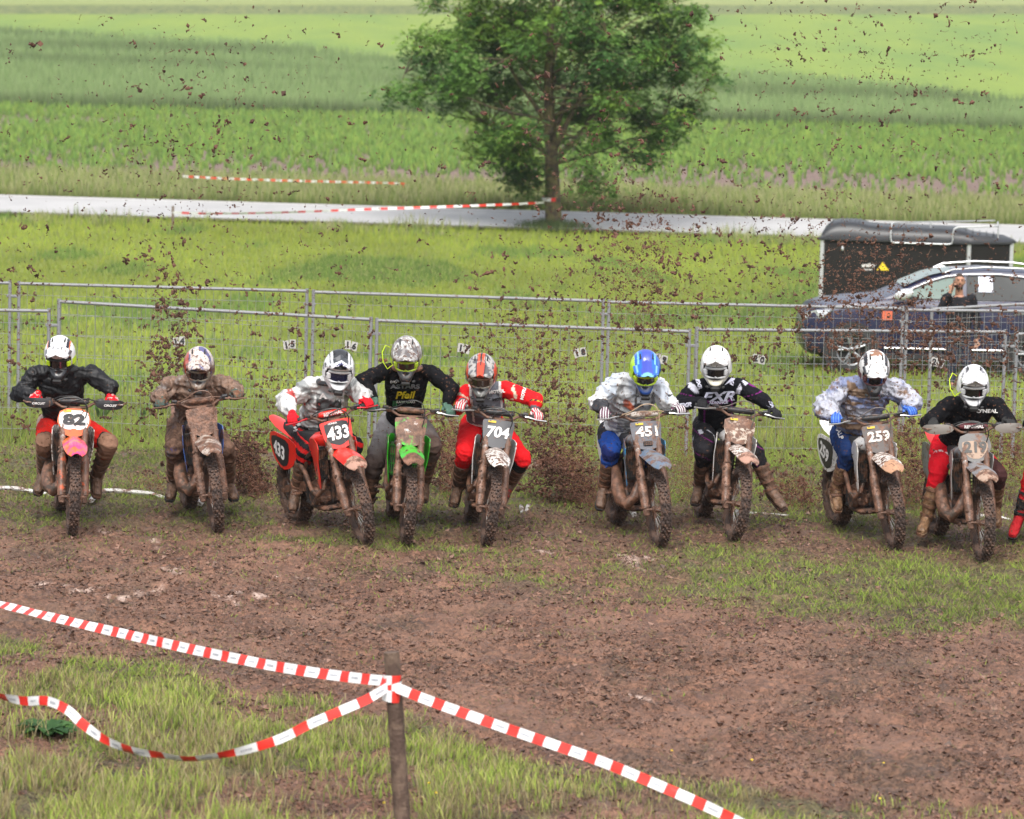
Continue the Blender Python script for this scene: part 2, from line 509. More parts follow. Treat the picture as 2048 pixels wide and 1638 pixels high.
# ------------------------------------------------------------------ grass and leaves (uncountable)
def leaf_mat(name, trans=.25, up=.75):
    m, n, b = nt(name)
    va = N(n, 'VertexColor', layer_name='Col').outputs['Color']
    geo = N(n, 'NewGeometry').outputs['Normal']
    sc = N(n, 'VectorMath', operation='SCALE'); L(n, geo, sc.inputs[0]); sc.inputs['Scale'].default_value = 1 - up
    ad = N(n, 'VectorMath', operation='ADD'); L(n, sc.outputs[0], ad.inputs[0]); ad.inputs[1].default_value = (0, -.12, up)
    nm_ = N(n, 'VectorMath', operation='NORMALIZE'); L(n, ad.outputs[0], nm_.inputs[0])
    L(n, nm_.outputs[0], b.inputs['Normal'])
    L(n, va, b.inputs['Base Color']); b.inputs['Roughness'].default_value = .6
    b.inputs['Specular IOR Level'].default_value = .25
    tr = N(n, 'BsdfTranslucent'); L(n, va, tr.inputs[0])
    ms = N(n, 'MixShader', i_0=trans); L(n, b.outputs[0], ms.inputs[1]); L(n, tr.outputs[0], ms.inputs[2])
    L(n, ms.outputs[0], n.nodes['Material Output'].inputs[0])
    return m
GRASS_M = leaf_mat('grass_blades')
def blades(name, X, Y, Z, h, w, lean, col, segs=1, tipcol=None, matl=None, yaw=None, **k):
    """thin tapering blades; every input is an array"""
    n_ = len(X)
    a = RNG.uniform(0, 2 * np.pi, n_) if yaw is None else yaw
    la = RNG.uniform(0, 2 * np.pi, n_)
    dx, dy = np.cos(la) * lean, np.sin(la) * lean
    wx, wy = np.cos(a) * w / 2, np.sin(a) * w / 2 * .6
    P = np.stack([X, Y, Z], -1)
    Wd = np.stack([wx, wy, np.zeros(n_)], -1)
    tip = P + np.stack([dx, dy, h], -1)
    tc_ = col if tipcol is None else tipcol
    if segs == 1:
        V = np.stack([P - Wd, P + Wd, tip], 1).reshape(-1, 3)
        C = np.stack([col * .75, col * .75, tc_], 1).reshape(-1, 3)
        lp = np.arange(n_ * 3); stt = np.arange(n_) * 3
    else:
        mid = P + np.stack([dx * .35, dy * .35, h * .62], -1)
        V = np.stack([P - Wd, P + Wd, mid + Wd * .75, mid - Wd * .75, tip], 1).reshape(-1, 3)
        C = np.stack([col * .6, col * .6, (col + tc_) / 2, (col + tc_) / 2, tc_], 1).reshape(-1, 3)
        i = np.arange(n_)[:, None] * 5
        lp = np.concatenate([i + 0, i + 1, i + 2, i + 3, i + 3, i + 2, i + 4], 1).ravel()
        stt = (np.arange(n_)[:, None] * 7 + np.array([0, 4])).ravel()
    me = np_mesh(name, V, lp, stt, [matl or GRASS_M], col=C)
    return link(name, me, kind='stuff', **k)
def pick(cols, n_, jit=.15):
    cols = np.array(cols)
    c = cols[RNG.integers(0, len(cols), n_)]
    return c * (1 + RNG.uniform(-jit, jit, (n_, 1)))
def scatter(n_, y0, y1, k=.172, m=.5, pw=1.0):
    """random ground points inside the view wedge"""
    Y = y0 + (y1 - y0) * RNG.random(n_) ** pw
    X = RNG.uniform(-1, 1, n_) * (Y * k + m)
    return X, Y
GREENS = [(.20, .29, .035), (.15, .23, .03), (.26, .33, .05), (.29, .32, .08), (.14, .22, .03), (.22, .31, .04)]
DRY = [(.24, .19, .09), (.18, .14, .06), (.28, .24, .13)]
# front bank, tall and soft
X, Y = scatter(330000, 14.5, 26, .17, .4)
u, v = UV(X, Y, gz(X, Y))
g = grassiness(X, Y)
fgd = v - np.interp(u, FG[:, 0], FG[:, 1])
keep = (RNG.random(len(X)) < g * np.clip(.6 + fgd / 150, .4, 1)) & (fgd > -60) & (fbm(X * 3, Y * 3, 41, 3) > .41)
X, Y, fgd = X[keep], Y[keep], fgd[keep]
n_ = len(X)
hue = fbm(X * .7, Y * .7, 43, 3)[:, None]
c = pick([(.23, .31, .04), (.29, .35, .06), (.18, .26, .04), (.35, .36, .11)], n_) * (.75 + .5 * hue)
dry = RNG.random(n_) < .42 + .3 * (fbm(X * .9, Y * .9, 44, 3) > .52)
c[dry] = pick(DRY, dry.sum())
h = RNG.uniform(.04, .15, n_) * np.clip(.5 + fgd / 260, .35, 1.05) * (.7 + .7 * fbm(X * 1.5, Y * 1.5, 46, 2))
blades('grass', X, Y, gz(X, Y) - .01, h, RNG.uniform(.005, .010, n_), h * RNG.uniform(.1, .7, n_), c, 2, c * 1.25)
# trampled grass of the start area
X, Y = scatter(900000, 22, 46, .17, .5)
g = grassiness(X, Y)
tuft = fbm(X * 5, Y * 5, 51, 3)
keep = RNG.random(len(X)) < np.clip(g * 1.1, 0, 1) * np.clip((tuft - .34) * 5, .06, 1) * .66
X, Y = X[keep], Y[keep]; n_ = len(X); g = g[keep]
c = pick(GREENS, n_) * (.7 + .6 * fbm(X * .8, Y * .8, 52, 3)[:, None])
dry = RNG.random(n_) < (.34 - .15 * g); c[dry] = pick(DRY, dry.sum()) * .8
h = RNG.uniform(.02, .075, n_) * (1 + 2.4 * sstep(37.5, 41, Y)) * (.6 + .5 * g)
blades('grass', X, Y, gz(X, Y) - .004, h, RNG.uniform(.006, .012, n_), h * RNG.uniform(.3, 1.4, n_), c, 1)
# dead blades and roots lying on the mud
X, Y = scatter(190000, 17, 38, .17, .5)
g = grassiness(X, Y)
keep = RNG.random(len(X)) < (.45 + .55 * sstep(.05, .4, g)) * np.clip((fbm(X * 2, Y * 2, 61, 3) - .3) * 3, .1, 1)
X, Y = X[keep], Y[keep]; n_ = len(X)
c = pick([(.26, .17, .10), (.13, .08, .045), (.07, .040, .025), (.09, .05, .03), (.32, .24, .14), (.13, .14, .05), (.06, .035, .022)], n_)
blades('straw', X, Y, gz(X, Y) + .004, RNG.uniform(.005, .03, n_), RNG.uniform(.005, .009, n_), RNG.uniform(.03, .09, n_), c, 1)
# meadow blades behind the fences
X, Y = scatter(190000, 41, 91, .19, 1.0, .8)
ok = Y < RN - .1 + road_y(X)
X, Y = X[ok], Y[ok]; n_ = len(X)
hue = fbm(X * .35, Y * .18, 62, 4)[:, None]
c = pick([(.225, .29, .030), (.24, .30, .034), (.28, .32, .045), (.20, .275, .032)], n_, .1) * (.72 + .55 * hue)
lush = (fbm(X * .5, Y * .22, 64, 3) + RNG.normal(0, .04, n_)) > .64
c[lush] = pick([(.13, .21, .035), (.11, .19, .032)], lush.sum())
c *= (1 + .25 * sstep(.5, .7, fbm(X * .15, Y * .07, 63, 3)))[:, None]
seed_ = RNG.random(n_) < .06; c[seed_] = pick([(.26, .25, .11), (.24, .26, .09)], seed_.sum())
h = RNG.uniform(.07, .19, n_) * (.8 + .6 * sstep(80, 88, Y + .10 * X))
h[lush] *= 1.25
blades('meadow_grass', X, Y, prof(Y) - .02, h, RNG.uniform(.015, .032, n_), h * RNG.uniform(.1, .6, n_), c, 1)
# high grass of the road verges
X, Y = scatter(90000, 84, 110, .19, 1.0)
d = Y - road_y(X)
near = (d > RN - 3.0) & (d < RN - .25); far = (d > RF + .45) & (d < RF + 12.5)
near &= RNG.random(len(X)) < .5 + .5 * (fbm(X * .6, Y * .4, 66, 3) > .52)
keep = near | far
X, Y, d, near = X[keep], Y[keep], d[keep], near[keep]; n_ = len(X)
c = pick([(.16, .23, .04), (.20, .25, .06), (.25, .27, .09), (.13, .20, .04)], n_, .12) * (.75 + .5 * fbm(X * .5, Y * .3, 67, 3)[:, None])
tall = np.where(near, .12 + .35 * sstep(.48, .66, fbm(X * .45, Y * .2, 68, 3)), .42)
base = np.where(near, prof(Y), np.maximum(prof(Y), RZ(d)))
h = RNG.uniform(.5, 1.2, n_) * tall
pale_tip = np.where((RNG.random(n_) < .5)[:, None], np.array([[.36, .34, .18]]), c)
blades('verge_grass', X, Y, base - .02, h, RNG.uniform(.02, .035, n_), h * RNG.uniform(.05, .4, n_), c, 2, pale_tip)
# maize plants
X, Y = scatter(30000, 107, 178, .19, 1.5)
u, v = UV(X, Y, prof(Y))
den = np.clip((fbm(X * .22, Y * .09, 81, 3) - .25) * 3.2, .25, 1) * sstep(362, 318, v - (u - 1024) * .008) + .16
keep = RNG.random(len(X)) < den
X, Y = X[keep], Y[keep]
Xs, Ys = np.repeat(X, 5) + RNG.normal(0, .03, len(X) * 5), np.repeat(Y, 5)
n_ = len(Xs)
size = np.repeat(RNG.uniform(.7, 1.25, len(X)), 5)
c = pick([(.15, .27, .05), (.18, .29, .055), (.23, .32, .055), (.13, .25, .05)], n_, .12)
blades('maize', Xs, Ys, prof(Ys) - .02, RNG.uniform(.16, .42, n_) * size, RNG.uniform(.035, .06, n_), RNG.uniform(.05, .2, n_) * size, c, 2, c * 1.1)
# wheat
X, Y = scatter(110000, 172, 300, .185, 2, 1.5)
keep = RNG.random(len(X)) < wheat_mask(X, Y)
X, Y = X[keep], Y[keep]; n_ = len(X)
hue = fbm(X * .04, Y * .10, 92, 4)[:, None]
hue = sstep(.36, .62, hue)
c = pick([(.12, .20, .06), (.14, .225, .07), (.16, .24, .08)], n_, .1) * (.74 + .38 * hue)
tip = pick([(.22, .30, .12), (.17, .26, .09), (.20, .28, .105)], n_, .1) * (.74 + .38 * hue)
edge = sstep(178, 171, Y)[:, None]
blades('wheat', X, Y, prof(Y) - .02, RNG.uniform(.5, .85, n_), RNG.uniform(.09, .16, n_), RNG.uniform(.02, .12, n_), c * (1 - .3 * edge), 1, tip * (1 - .3 * edge))
# clods lying on the mud
def clod_mesh(name, P, R, mat_, jit=.45, squash=.65, kind='stuff', tetra=False, **k):
    base = np.array([[1, 0, 0], [-1, 0, 0], [0, 1, 0], [0, -1, 0], [0, 0, 1], [0, 0, -1]], float)
    f = np.array([[0, 2, 4], [2, 1, 4], [1, 3, 4], [3, 0, 4], [2, 0, 5], [1, 2, 5], [3, 1, 5], [0, 3, 5]])
    if tetra:
        base = np.array([[1, 1, 1], [-1, -1, 1], [-1, 1, -1], [1, -1, -1]], float) * .75
        f = np.array([[0, 2, 1], [0, 1, 3], [0, 3, 2], [1, 2, 3]])
    nb, nf_ = len(base), len(f)
    n_ = len(P)
    q = RNG.normal(size=(n_, 4)); q /= np.linalg.norm(q, axis=1)[:, None]
    w_, x, y, z = q.T
    Rm = np.stack([1 - 2 * (y * y + z * z), 2 * (x * y - z * w_), 2 * (x * z + y * w_), 2 * (x * y + z * w_), 1 - 2 * (x * x + z * z), 2 * (y * z - x * w_), 2 * (x * z - y * w_), 2 * (y * z + x * w_), 1 - 2 * (x * x + y * y)], -1).reshape(-1, 3, 3)
    V = base[None] * (1 + RNG.uniform(-jit, jit, (n_, nb, 1))) * R[:, None, :]
    V = np.einsum('nij,nkj->nki', Rm, V)
    V[:, :, 2] *= squash
    V = (V + P[:, None]).reshape(-1, 3)
    lp = (f[None] + (np.arange(n_) * nb)[:, None, None]).reshape(-1)
    me = np_mesh(name, V, lp, np.arange(n_ * nf_) * 3, [mat_], smooth=False)
    return link(name, me, kind=kind, **k)
clod_m = mat('damp_clods', (.19, .10, .066), rough=.6, base2=(.06, .030, .019), s2=14, bmp=0)
X, Y = scatter(330000, 17, 37.5, .17, .5)
g = grassiness(X, Y)
keep = RNG.random(len(X)) < (1 - .75 * g) * np.clip((fbm(X * 1.6, Y * 1.6, 99, 3) - .28) * 3.5, .1, 1)
X, Y = X[keep], Y[keep]; n_ = len(X)
r = .0045 + .014 * RNG.random(n_) ** 5
R = r[:, None] * RNG.uniform(.6, 1.7, (n_, 3))
clod_mesh('mud_clods', np.stack([X, Y, gz(X, Y) + r * .3], -1), R, clod_m, tetra=True)
# yellow flowers
X, Y = scatter(900, 16, 80, .17, .5)
u, v = UV(X, Y, prof(Y))
keep = ((Y > 43) & (fbm(X * .6, Y * .3, 101, 2) > .5)) | ((v > 1500) & (RNG.random(len(X)) < .25))
X, Y = X[keep], Y[keep]
clod_mesh('buttercups', np.stack([X, Y, gz(X, Y) + RNG.uniform(.1, .2, len(X))], -1), np.full((len(X), 3), .011), plain('buttercup_yellow', (.7, .5, .02)), .2, .6)
# broad leafed weeds behind the riders and on the front bank
def weed(loc, r, hgt, n_, cols, label, seed_, broad=.35):
    rs = random.Random(seed_)
    mb = []
    V, F, C = [], [], []
    for i in range(n_):
        a = rs.uniform(0, 2 * math.pi); ln = r * rs.uniform(.6, 1.1); hz = hgt * rs.uniform(.5, 1.1)
        d = Vector((math.cos(a), math.sin(a), 0)); sd = Vector((-d.y, d.x, 0)) * ln * broad * .5
        p0 = Vector((rs.uniform(-.02, .02), rs.uniform(-.02, .02), 0))
        pts = [p0, p0 + d * ln * .35 + Vector((0, 0, hz * .7)), p0 + d * ln * .7 + Vector((0, 0, hz)), p0 + d * ln + Vector((0, 0, hz * .75))]
        ws = [.15, .9, 1.0, .05]
        o = len(V)
        for p, w_ in zip(pts, ws): V += [p - sd * w_, p + Vector((0, 0, -.01)), p + sd * w_]
        for j in range(3):
            F += [(o + j * 3, o + j * 3 + 1, o + j * 3 + 4, o + j * 3 + 3), (o + j * 3 + 1, o + j * 3 + 2, o + j * 3 + 5, o + j * 3 + 4)]
        cc = rs.choice(cols); kf = rs.uniform(.8, 1.2)
        C += [tuple(q * kf for q in cc)] * 12
    lp = [i for f in F for i in f]
    me = np_mesh('weed', [tuple(p) for p in V], lp, np.arange(len(F)) * 4, [GRASS_M], col=np.array(C), smooth=True)
    o = link('weed', me, label=label, cat='plant')
    o.location = loc
    return o
p = ground_at(95, 1470); weed((p.x, p.y, p.z), .22, .08, 40, [(.04, .095, .03), (.055, .12, .033), (.03, .08, .025)], 'dark green broad leafed weed on the front bank under the slack tape', 1, .5)
p = ground_at(205, 856); weed((p.x, p.y, p.z - .05), .22, .38, 16, [(.09, .17, .04), (.12, .20, .05)], 'tall green weed clump growing right of the rider numbered 82', 2, .22)
p = ground_at(282, 858); weed((p.x, p.y, p.z - .05), .13, .34, 10, [(.09, .16, .05), (.11, .19, .05)], 'slim upright weed between the riders numbered 82 and mud covered one', 3, .2)
p = ground_at(505, 868); weed((p.x, p.y, p.z - .02), .16, .2, 12, [(.16, .25, .07), (.2, .28, .08)], 'pale green weed left of the rider numbered 433', 4, .2)
# ================================================================== BIKES
TXT_C = {}
def text_geo(txt, size, bold=.0, shear=0.0, sx=1.0, spacing=1.0):
    """flat outline letters centred on the origin, cap height = size"""
    cu = bpy.data.curves.new('t', 'FONT')
    cu.body = txt; cu.size = 1.0; cu.offset = bold; cu.shear = shear; cu.space_character = spacing
    cu.align_x = 'CENTER'; cu.resolution_u = 3
    o = bpy.data.objects.new('t', cu); COL.objects.link(o)
    dg = bpy.context.evaluated_depsgraph_get()
    me = bpy.data.meshes.new_from_object(o.evaluated_get(dg))
    vs = [v.co.copy() for v in me.vertices]; fs = [tuple(p.vertices) for p in me.polygons]
    bpy.data.objects.remove(o); bpy.data.curves.remove(cu); bpy.data.meshes.remove(me)
    x0, x1 = min(v.x for v in vs), max(v.x for v in vs); y0, y1 = min(v.y for v in vs), max(v.y for v in vs)
    k = size / max(y1 - y0, 1e-6)
    return [Vector(((v.x - (x0 + x1) / 2) * k * sx, (v.y - (y0 + y1) / 2) * k, 0)) for v in vs], fs
def text_obj(name, txt, size, M, mat_, parent, bold=.03, shear=0.0, sx=1.0, spacing=1.0, thick=.0015, **k):
    vs, fs = text_geo(txt, size, bold, shear, sx, spacing)
    me = bpy.data.meshes.new(name)
    n_ = len(vs)
    edges = {}
    for f in fs:
        for i in range(len(f)):
            a, b = f[i], f[(i + 1) % len(f)]
            edges[(a, b)] = 1
    rim = [(a, b) for (a, b) in edges if (b, a) not in edges]
    V = [M @ (v + Vector((0, 0, thick))) for v in vs] + [M @ v for v in vs]
    me.from_pydata([tuple(v) for v in V], [], [tuple(f) for f in fs] + [(b, a, n_ + a, n_ + b) for a, b in rim])
    me.materials.append(mat_)
    return link(name, me, parent, **k)

WHEEL_Z, REAR_Y, REAR_Z = .345, 1.47, .335
SDIR = Vector((0, .45, .893)).normalized()
F0 = Vector((0, .03, .33))
PIV = Vector((0, .415, 1.045))
MUD_M = mat('caked_mud', (.16, .086, .058), rough=.75, base2=(.10, .054, .036), s2=9, bmp=.9)
TYRE_M = mat('muddy_tyre', (.115, .066, .046), rough=.8, base2=(.05, .032, .026), s2=11, bmp=.8)
RIM_M = mat('muddy_rim', (.05, .05, .055), mud=.75, rough=.35, metal=.8)
ALU_M = mat('muddy_alloy', (.30, .29, .28), mud=.72, rough=.35, metal=.8, bmp=.6)
DARK_M = mat('muddy_black_plastic', (.018, .018, .02), mud=.45, speck=.4, rough=.5)
DARK2_M = mat('dark_rubber', (.018, .018, .018), mud=.15, rough=.7)
SPOKE_M = mat('spoke_steel', (.55, .52, .48), mud=.5, rough=.35, metal=.8)
ENGINE_M = mat('muddy_engine', (.045, .04, .04), mud=.55, rough=.5, metal=.4, bmp=.8)
PIPE_M = mat('muddy_pipe', (.10, .075, .06), mud=.58, rough=.35, metal=.6, bmp=.6)
CABLE_M = plain('cable_black', (.02, .02, .02), .4)
STEEL_M = mat('lever_steel', (.5, .5, .5), mud=.35, rough=.3, metal=.9)
YEL_M = mat('yellow_sticker', (.62, .42, .03), mud=.25, speck=.3)

_shared = {}
def shared(key, fn):
    if key not in _shared: _shared[key] = fn()
    return _shared[key]
def tyre_mesh(R, hw, seed_):
    mb = MB_(); rs = random.Random(seed_)
    cr = R - hw - .012
    rings = []
    nseg = 60
    for i in range(nseg):
        a = 2 * math.pi * i / nseg
        ring = []
        for k in range(12):
            t = 2 * math.pi * k / 12
            rr_ = cr + hw * math.cos(t) * 1.0
            ring.append((hw * 1.02 * math.sin(t), rr_ * math.cos(a), rr_ * math.sin(a)))
        rings.append(ring)
    rings.append(rings[0])
    mb.loft(rings, caps=False)
    nk = 34
    for i in range(nk):
        for row, (lat, off) in enumerate(((-.36, 0), (.36, 0), (0, .5), (-.98, .25), (.98, .25), (-.7, .75), (.7, .75))):
            a = 2 * math.pi * (i + off) / nk
            th = lat
            rr_ = cr + hw * math.cos(th) + .004; x = hw * math.sin(th)
            c = Vector((x, rr_ * math.cos(a), rr_ * math.sin(a)))
            rad = Vector((math.sin(th), math.cos(th) * math.cos(a), math.cos(th) * math.sin(a)))
            tan = Vector((0, -math.sin(a), math.cos(a))); side = rad.cross(tan)
            M = Matrix((side, tan, rad)).transposed()
            s_ = (.020, .017, .026) if abs(lat) < .5 else (.017, .019, .024)
            mb.box(c, [q * rs.uniform(.85, 1.2) for q in s_], M, taper=.8)
    # mud stuck on the carcass
    for i in range(90):
        a = rs.uniform(0, 2 * math.pi); th = rs.choice([-1, 1]) * rs.uniform(.7, 1.5)
        rr_ = cr + hw * math.cos(th)
        mb.ell((hw * math.sin(th), rr_ * math.cos(a), rr_ * math.sin(a)), (rs.uniform(.008, .016), rs.uniform(.012, .03), rs.uniform(.012, .03)), 6, 4)
    return mb.mesh('tyre', TYRE_M, 30)
def rim_mesh(R):
    mb = MB_()
    mb.lathe([(-.022, R), (-.020, R + .008), (0, R - .012), (.020, R + .008), (.022, R), (.012, R - .022), (-.012, R - .022)], (0, 0, 0), 'x', 48, closed=True)
    return mb.mesh('rim', RIM_M, 40)
def hub_mesh(w_, r_):
    mb = MB_()
    mb.lathe([(-w_, r_ * .9), (-w_ * .75, r_ * 1.3), (-w_ * .6, r_), (w_ * .6, r_), (w_ * .75, r_ * 1.3), (w_, r_ * .9)], (0, 0, 0), 'x', 18)
    mb.tube([(-w_ - .05, 0, 0), (w_ + .05, 0, 0)], .014, 10)
    return mb.mesh('hub', ALU_M, 40)
def spokes_mesh(R, w_, r_):
    mb = MB_()
    for i in range(36):
        a = 2 * math.pi * i / 36; sd = 1 if i % 2 else -1
        da = .30 * (1 if (i // 2) % 2 else -1)
        mb.tube([(sd * w_ * .72, r_ * 1.2 * math.cos(a + da), r_ * 1.2 * math.sin(a + da)), (0, R * math.cos(a), R * math.sin(a))], .0026, 4, caps=False)
    return mb.mesh('spokes', SPOKE_M, 60)
def disc_mesh(R):
    mb = MB_()
    n_ = 40
    rings = []
    prof_ = [(-.002, R), (.002, R), (.002, R * .72), (-.002, R * .72)]
    mb.lathe(prof_, (0, 0, 0), 'x', n_, closed=True)
    for k in range(6):
        a = k * math.pi / 3
        mb.tube([(0, .03 * math.cos(a), .03 * math.sin(a)), (0, R * .75 * math.cos(a + .3), R * .75 * math.sin(a + .3))], .005, 5)
    return mb.mesh('brake_disc', ALU_M, 40)

def smooth_outline(pts, it=2):
    for _ in range(it):
        q = []
        for i in range(len(pts)):
            a, b = pts[i], pts[(i + 1) % len(pts)]
            q += [(a[0] * .78 + b[0] * .22, a[1] * .78 + b[1] * .22), (a[0] * .22 + b[0] * .78, a[1] * .22 + b[1] * .78)]
        pts = q
    return pts
def bent_plate(mb, outline, thick, fn, mi=0):
    """outline in (a, b) mapped to 3D by fn(a, b, offset); a fan of inset rings keeps the curve"""
    cx = sum(p[0] for p in outline) / len(outline); cy = sum(p[1] for p in outline) / len(outline)
    n_ = len(outline)
    for off, flip in ((0, False), (thick, True)):
        vs = []; fs = []
        for s_ in (1.0, .66, .33):
            vs += [fn(cx + (a - cx) * s_, cy + (b - cy) * s_, off) for a, b in outline]
        vs.append(fn(cx, cy, off))
        for r_ in range(2):
            for i in range(n_):
                j = (i + 1) % n_
                fs.append((r_ * n_ + i, r_ * n_ + j, (r_ + 1) * n_ + j, (r_ + 1) * n_ + i))
        for i in range(n_): fs.append((2 * n_ + i, 2 * n_ + (i + 1) % n_, 3 * n_))
        if flip: fs = [tuple(reversed(f)) for f in fs]
        mb.add(vs, fs, mi)
    vs = [fn(a, b, 0) for a, b in outline] + [fn(a, b, thick) for a, b in outline]
    mb.add(vs, [(i, n_ + i, n_ + (i + 1) % n_, (i + 1) % n_) for i in range(n_)], mi)
    return mb

def make_bike(spec):
    """dirt bike facing -y in its own frame; x is to the right of the picture"""
    S = spec
    root = empty('dirt_bike', S['blabel'], 'motorcycle', group=None)
    steer = Matrix.Translation(PIV) @ Matrix.Rotation(S.get('steer', 0), 4, SDIR) @ Matrix.Translation(-PIV)
    fr = []
    P1, P2 = S['mat1'], S['mat2']       # main plastics, second plastics
    # --- front wheel
    fw = link('front_wheel', shared('hubf', lambda: hub_mesh(.055, .026)), root); fr.append(fw)
    fw.matrix_basis = steer @ Matrix.Translation((0, 0, WHEEL_Z)) @ Matrix.Rotation(S.get('spin', .3), 4, 'X')
    link('tyre', shared('tyf', lambda: tyre_mesh(WHEEL_Z, .043, 3)), fw)
    link('rim', shared('rimf', lambda: rim_mesh(.272)), fw)
    link('spokes', shared('spf', lambda: spokes_mesh(.262, .055, .026)), fw)
    d_ = link('brake_disc', shared('dsf', lambda: disc_mesh(.13)), fw); d_.location = (.068, 0, 0)
    # --- fork
    for sx in (-1, 1):
        mb = MB_()
        a0, top = F0 + Vector((sx * .098, 0, 0)), F0 + SDIR * .80 + Vector((sx * .098, 0, 0))
        mb.tube([a0 + SDIR * .30, a0 + SDIR * .34, a0 + SDIR * .36, a0 + SDIR * .58, a0 + SDIR * .60, top], [.031, .031, .0285, .0285, .031, .030], 14)
        fo = mb.obj('fork_leg', S.get('forkmat', ALU_M), root); fr.append(fo)
        mb = MB_()
        mb.tube([a0 - SDIR * .03, a0 + SDIR * .05], [.030, .034], 10)
        mb.box(a0 + Vector((0, -.005, -.01)), (.05, .07, .07), ch=.012)
        mb.obj('fork_foot', MUD_M, fo)
        # guard in front of the slider
        mb = MB_()
        rings = []
        for t, w_ in ((.02, .036), (.10, .040), (.25, .041), (.36, .039), (.40, .030)):
            c = a0 + SDIR * t + Vector((sx * .004, 0, 0)); f_ = Vector((0, -.893, .45))
            ring = []
            for k in range(9):
                an = math.radians(-100 + 200 * k / 8)
                ring.append(tuple(c + Vector((math.sin(an) * w_, 0, 0)) + f_ * (math.cos(an) * w_ * 1.05)))
            for k in range(8, -1, -1):
                an = math.radians(-100 + 200 * k / 8)
                ring.append(tuple(c + Vector((math.sin(an) * (w_ - .004), 0, 0)) + f_ * (math.cos(an) * (w_ - .004) * 1.05)))
            rings.append(ring)
        mb.loft(rings)
        mb.obj('fork_guard', S['guardmat'], fo)
    mb = MB_()
    for t, dz in ((.60, 0), (.755, 0)):
        c = F0 + SDIR * t + Vector((0, .03, 0))
        mb.box(c, (.27, .10, .035), Matrix.Rotation(-.466, 3, 'X'), ch=.012)
    fr.append(mb.obj('triple_clamp', mat('clamp_alloy', (.08, .08, .085), mud=.6, rough=.4, metal=.6), root))
    # --- handlebar
    mb = MB_()
    bc = Vector((0, .40, 1.10))
    bar = [(-.40, .485, 1.150), (-.30, .455, 1.145), (-.17, .415, 1.140), (-.11, .40, 1.105), (0, .40, 1.10), (.11, .40, 1.105), (.17, .415, 1.140), (.30, .455, 1.145), (.40, .485, 1.150)]
    mb.tube(bar, .0135, 10)
    mb.tube([(-.14, .405, 1.155), (.14, .405, 1.155)], .008, 8)
    mb.box((0, .40, 1.075), (.12, .05, .05), ch=.01)
    hb = mb.obj('handlebar', mat('bar_alloy', (.14, .13, .12), mud=S.get('barmud', .6), rough=.4, metal=.6), root); fr.append(hb)
    for sx in (-1, 1):
        mb = MB_()
        mb.tube([(sx * .285, .452, 1.146), (sx * .41, .487, 1.150)], .0185, 10)
        mb.tube([(sx * .282, .452, 1.146), (sx * .292, .455, 1.146)], .027, 12)
        mb.obj('grip', DARK2_M, hb)
        mb = MB_()
        mb.tube([(sx * .235, .40, 1.150), (sx * .27, .385, 1.148), (sx * .33, .395, 1.135), (sx * .43, .425, 1.130)], [.010, .008, .0065, .008], 7)
        mb.obj('lever', S.get('levermat', STEEL_M), hb)
        mb = MB_()
        mb.box((sx * .235, .418, 1.155), (.05, .045, .035), ch=.008)
        mb.tube([(sx * .21, .41, 1.17), (sx * .255, .40, 1.175)], .016, 8)
        mb.box((sx * .19, .41, 1.16), (.035, .03, .03), ch=.006)
        mb.obj('lever_clamp', DARK_M, hb)
    mb = MB_()
    mb.tube([(-.125, .395, 1.155), (-.10, .39, 1.157), (.10, .39, 1.157), (.125, .395, 1.155)], [.018, .027, .027, .018], 12)
    pad = mb.obj('bar_pad', S['padmat'], hb)
    if S.get('padtext'):
        text_obj('lettering', S['padtext'], .03, Matrix.Translation((0, .390 - .028, 1.157)) @ Matrix.Rotation(math.pi / 2, 4, 'X'), S['padtextmat'], pad, .03)
    # cables
    mb = MB_()
    for pts in S['cables']:
        n_ = 14
        sp = []
        for i in range(n_ + 1):
            t = i / n_ * (len(pts) - 1); k = min(int(t), len(pts) - 2); f = t - k
            g = lambda j: Vector(pts[max(0, min(j, len(pts) - 1))])
            p0, p1, p2, p3 = g(k - 1), g(k), g(k + 1), g(k + 2)
            sp.append(.5 * ((2 * p1) + (-p0 + p2) * f + (2 * p0 - 5 * p1 + 4 * p2 - p3) * f * f + (-p0 + 3 * p1 - 3 * p2 + p3) * f ** 3))
        mb.tube(sp, .0055, 6)
    fr.append(mb.obj('cables', S.get('cablemat', CABLE_M), root))
    if S.get('handguards'):
        for sx in (-1, 1):
            mb = MB_()
            outl = smooth_outline([(.185, -.015), (.25, -.045), (.40, -.048), (.455, -.01), (.44, .035), (.33, .045), (.24, .04), (.19, .02)])
            def hgf(a, b, off, sx=sx):
                y = .35 + 1.9 * max(a - .33, 0) ** 2 * 3.2 + .12 * max(.25 - a, 0) - off
                return (sx * a, y + 3 * b * b, 1.14 + b)
            bent_plate(mb, outl, .006, hgf)
            h_ = mb.obj('handguard', S['hgmat'], hb)
            mb = MB_(); mb.tube([(sx * .41, .487, 1.15), (sx * .45, .44, 1.145), (sx * .43, .38, 1.14), (sx * .30, .352, 1.14), (sx * .19, .385, 1.14)], .008, 6)
            mb.obj('guard_bar', ALU_M, h_)
            if S.get('hgtext'):
                text_obj('lettering', S['hgtext'], .02, Matrix.Translation((sx * .32, .341, 1.135)) @ Matrix.Rotation(math.pi / 2, 4, 'X'), S['white'], h_, .02, .2, 1.1)
    # --- number plate
    mb = MB_()
    po = S.get('plateshape', [(-.105, .125), (.105, .125), (.135, .02), (.115, -.03), (.055, -.125), (-.055, -.125), (-.115, -.03), (-.135, .02)])
    po = [(a * 1.14, b * 1.04) for a, b in po]
    pc = Vector((0, .305, .975)); tilt = Matrix.Rotation(-.30, 4, 'X')
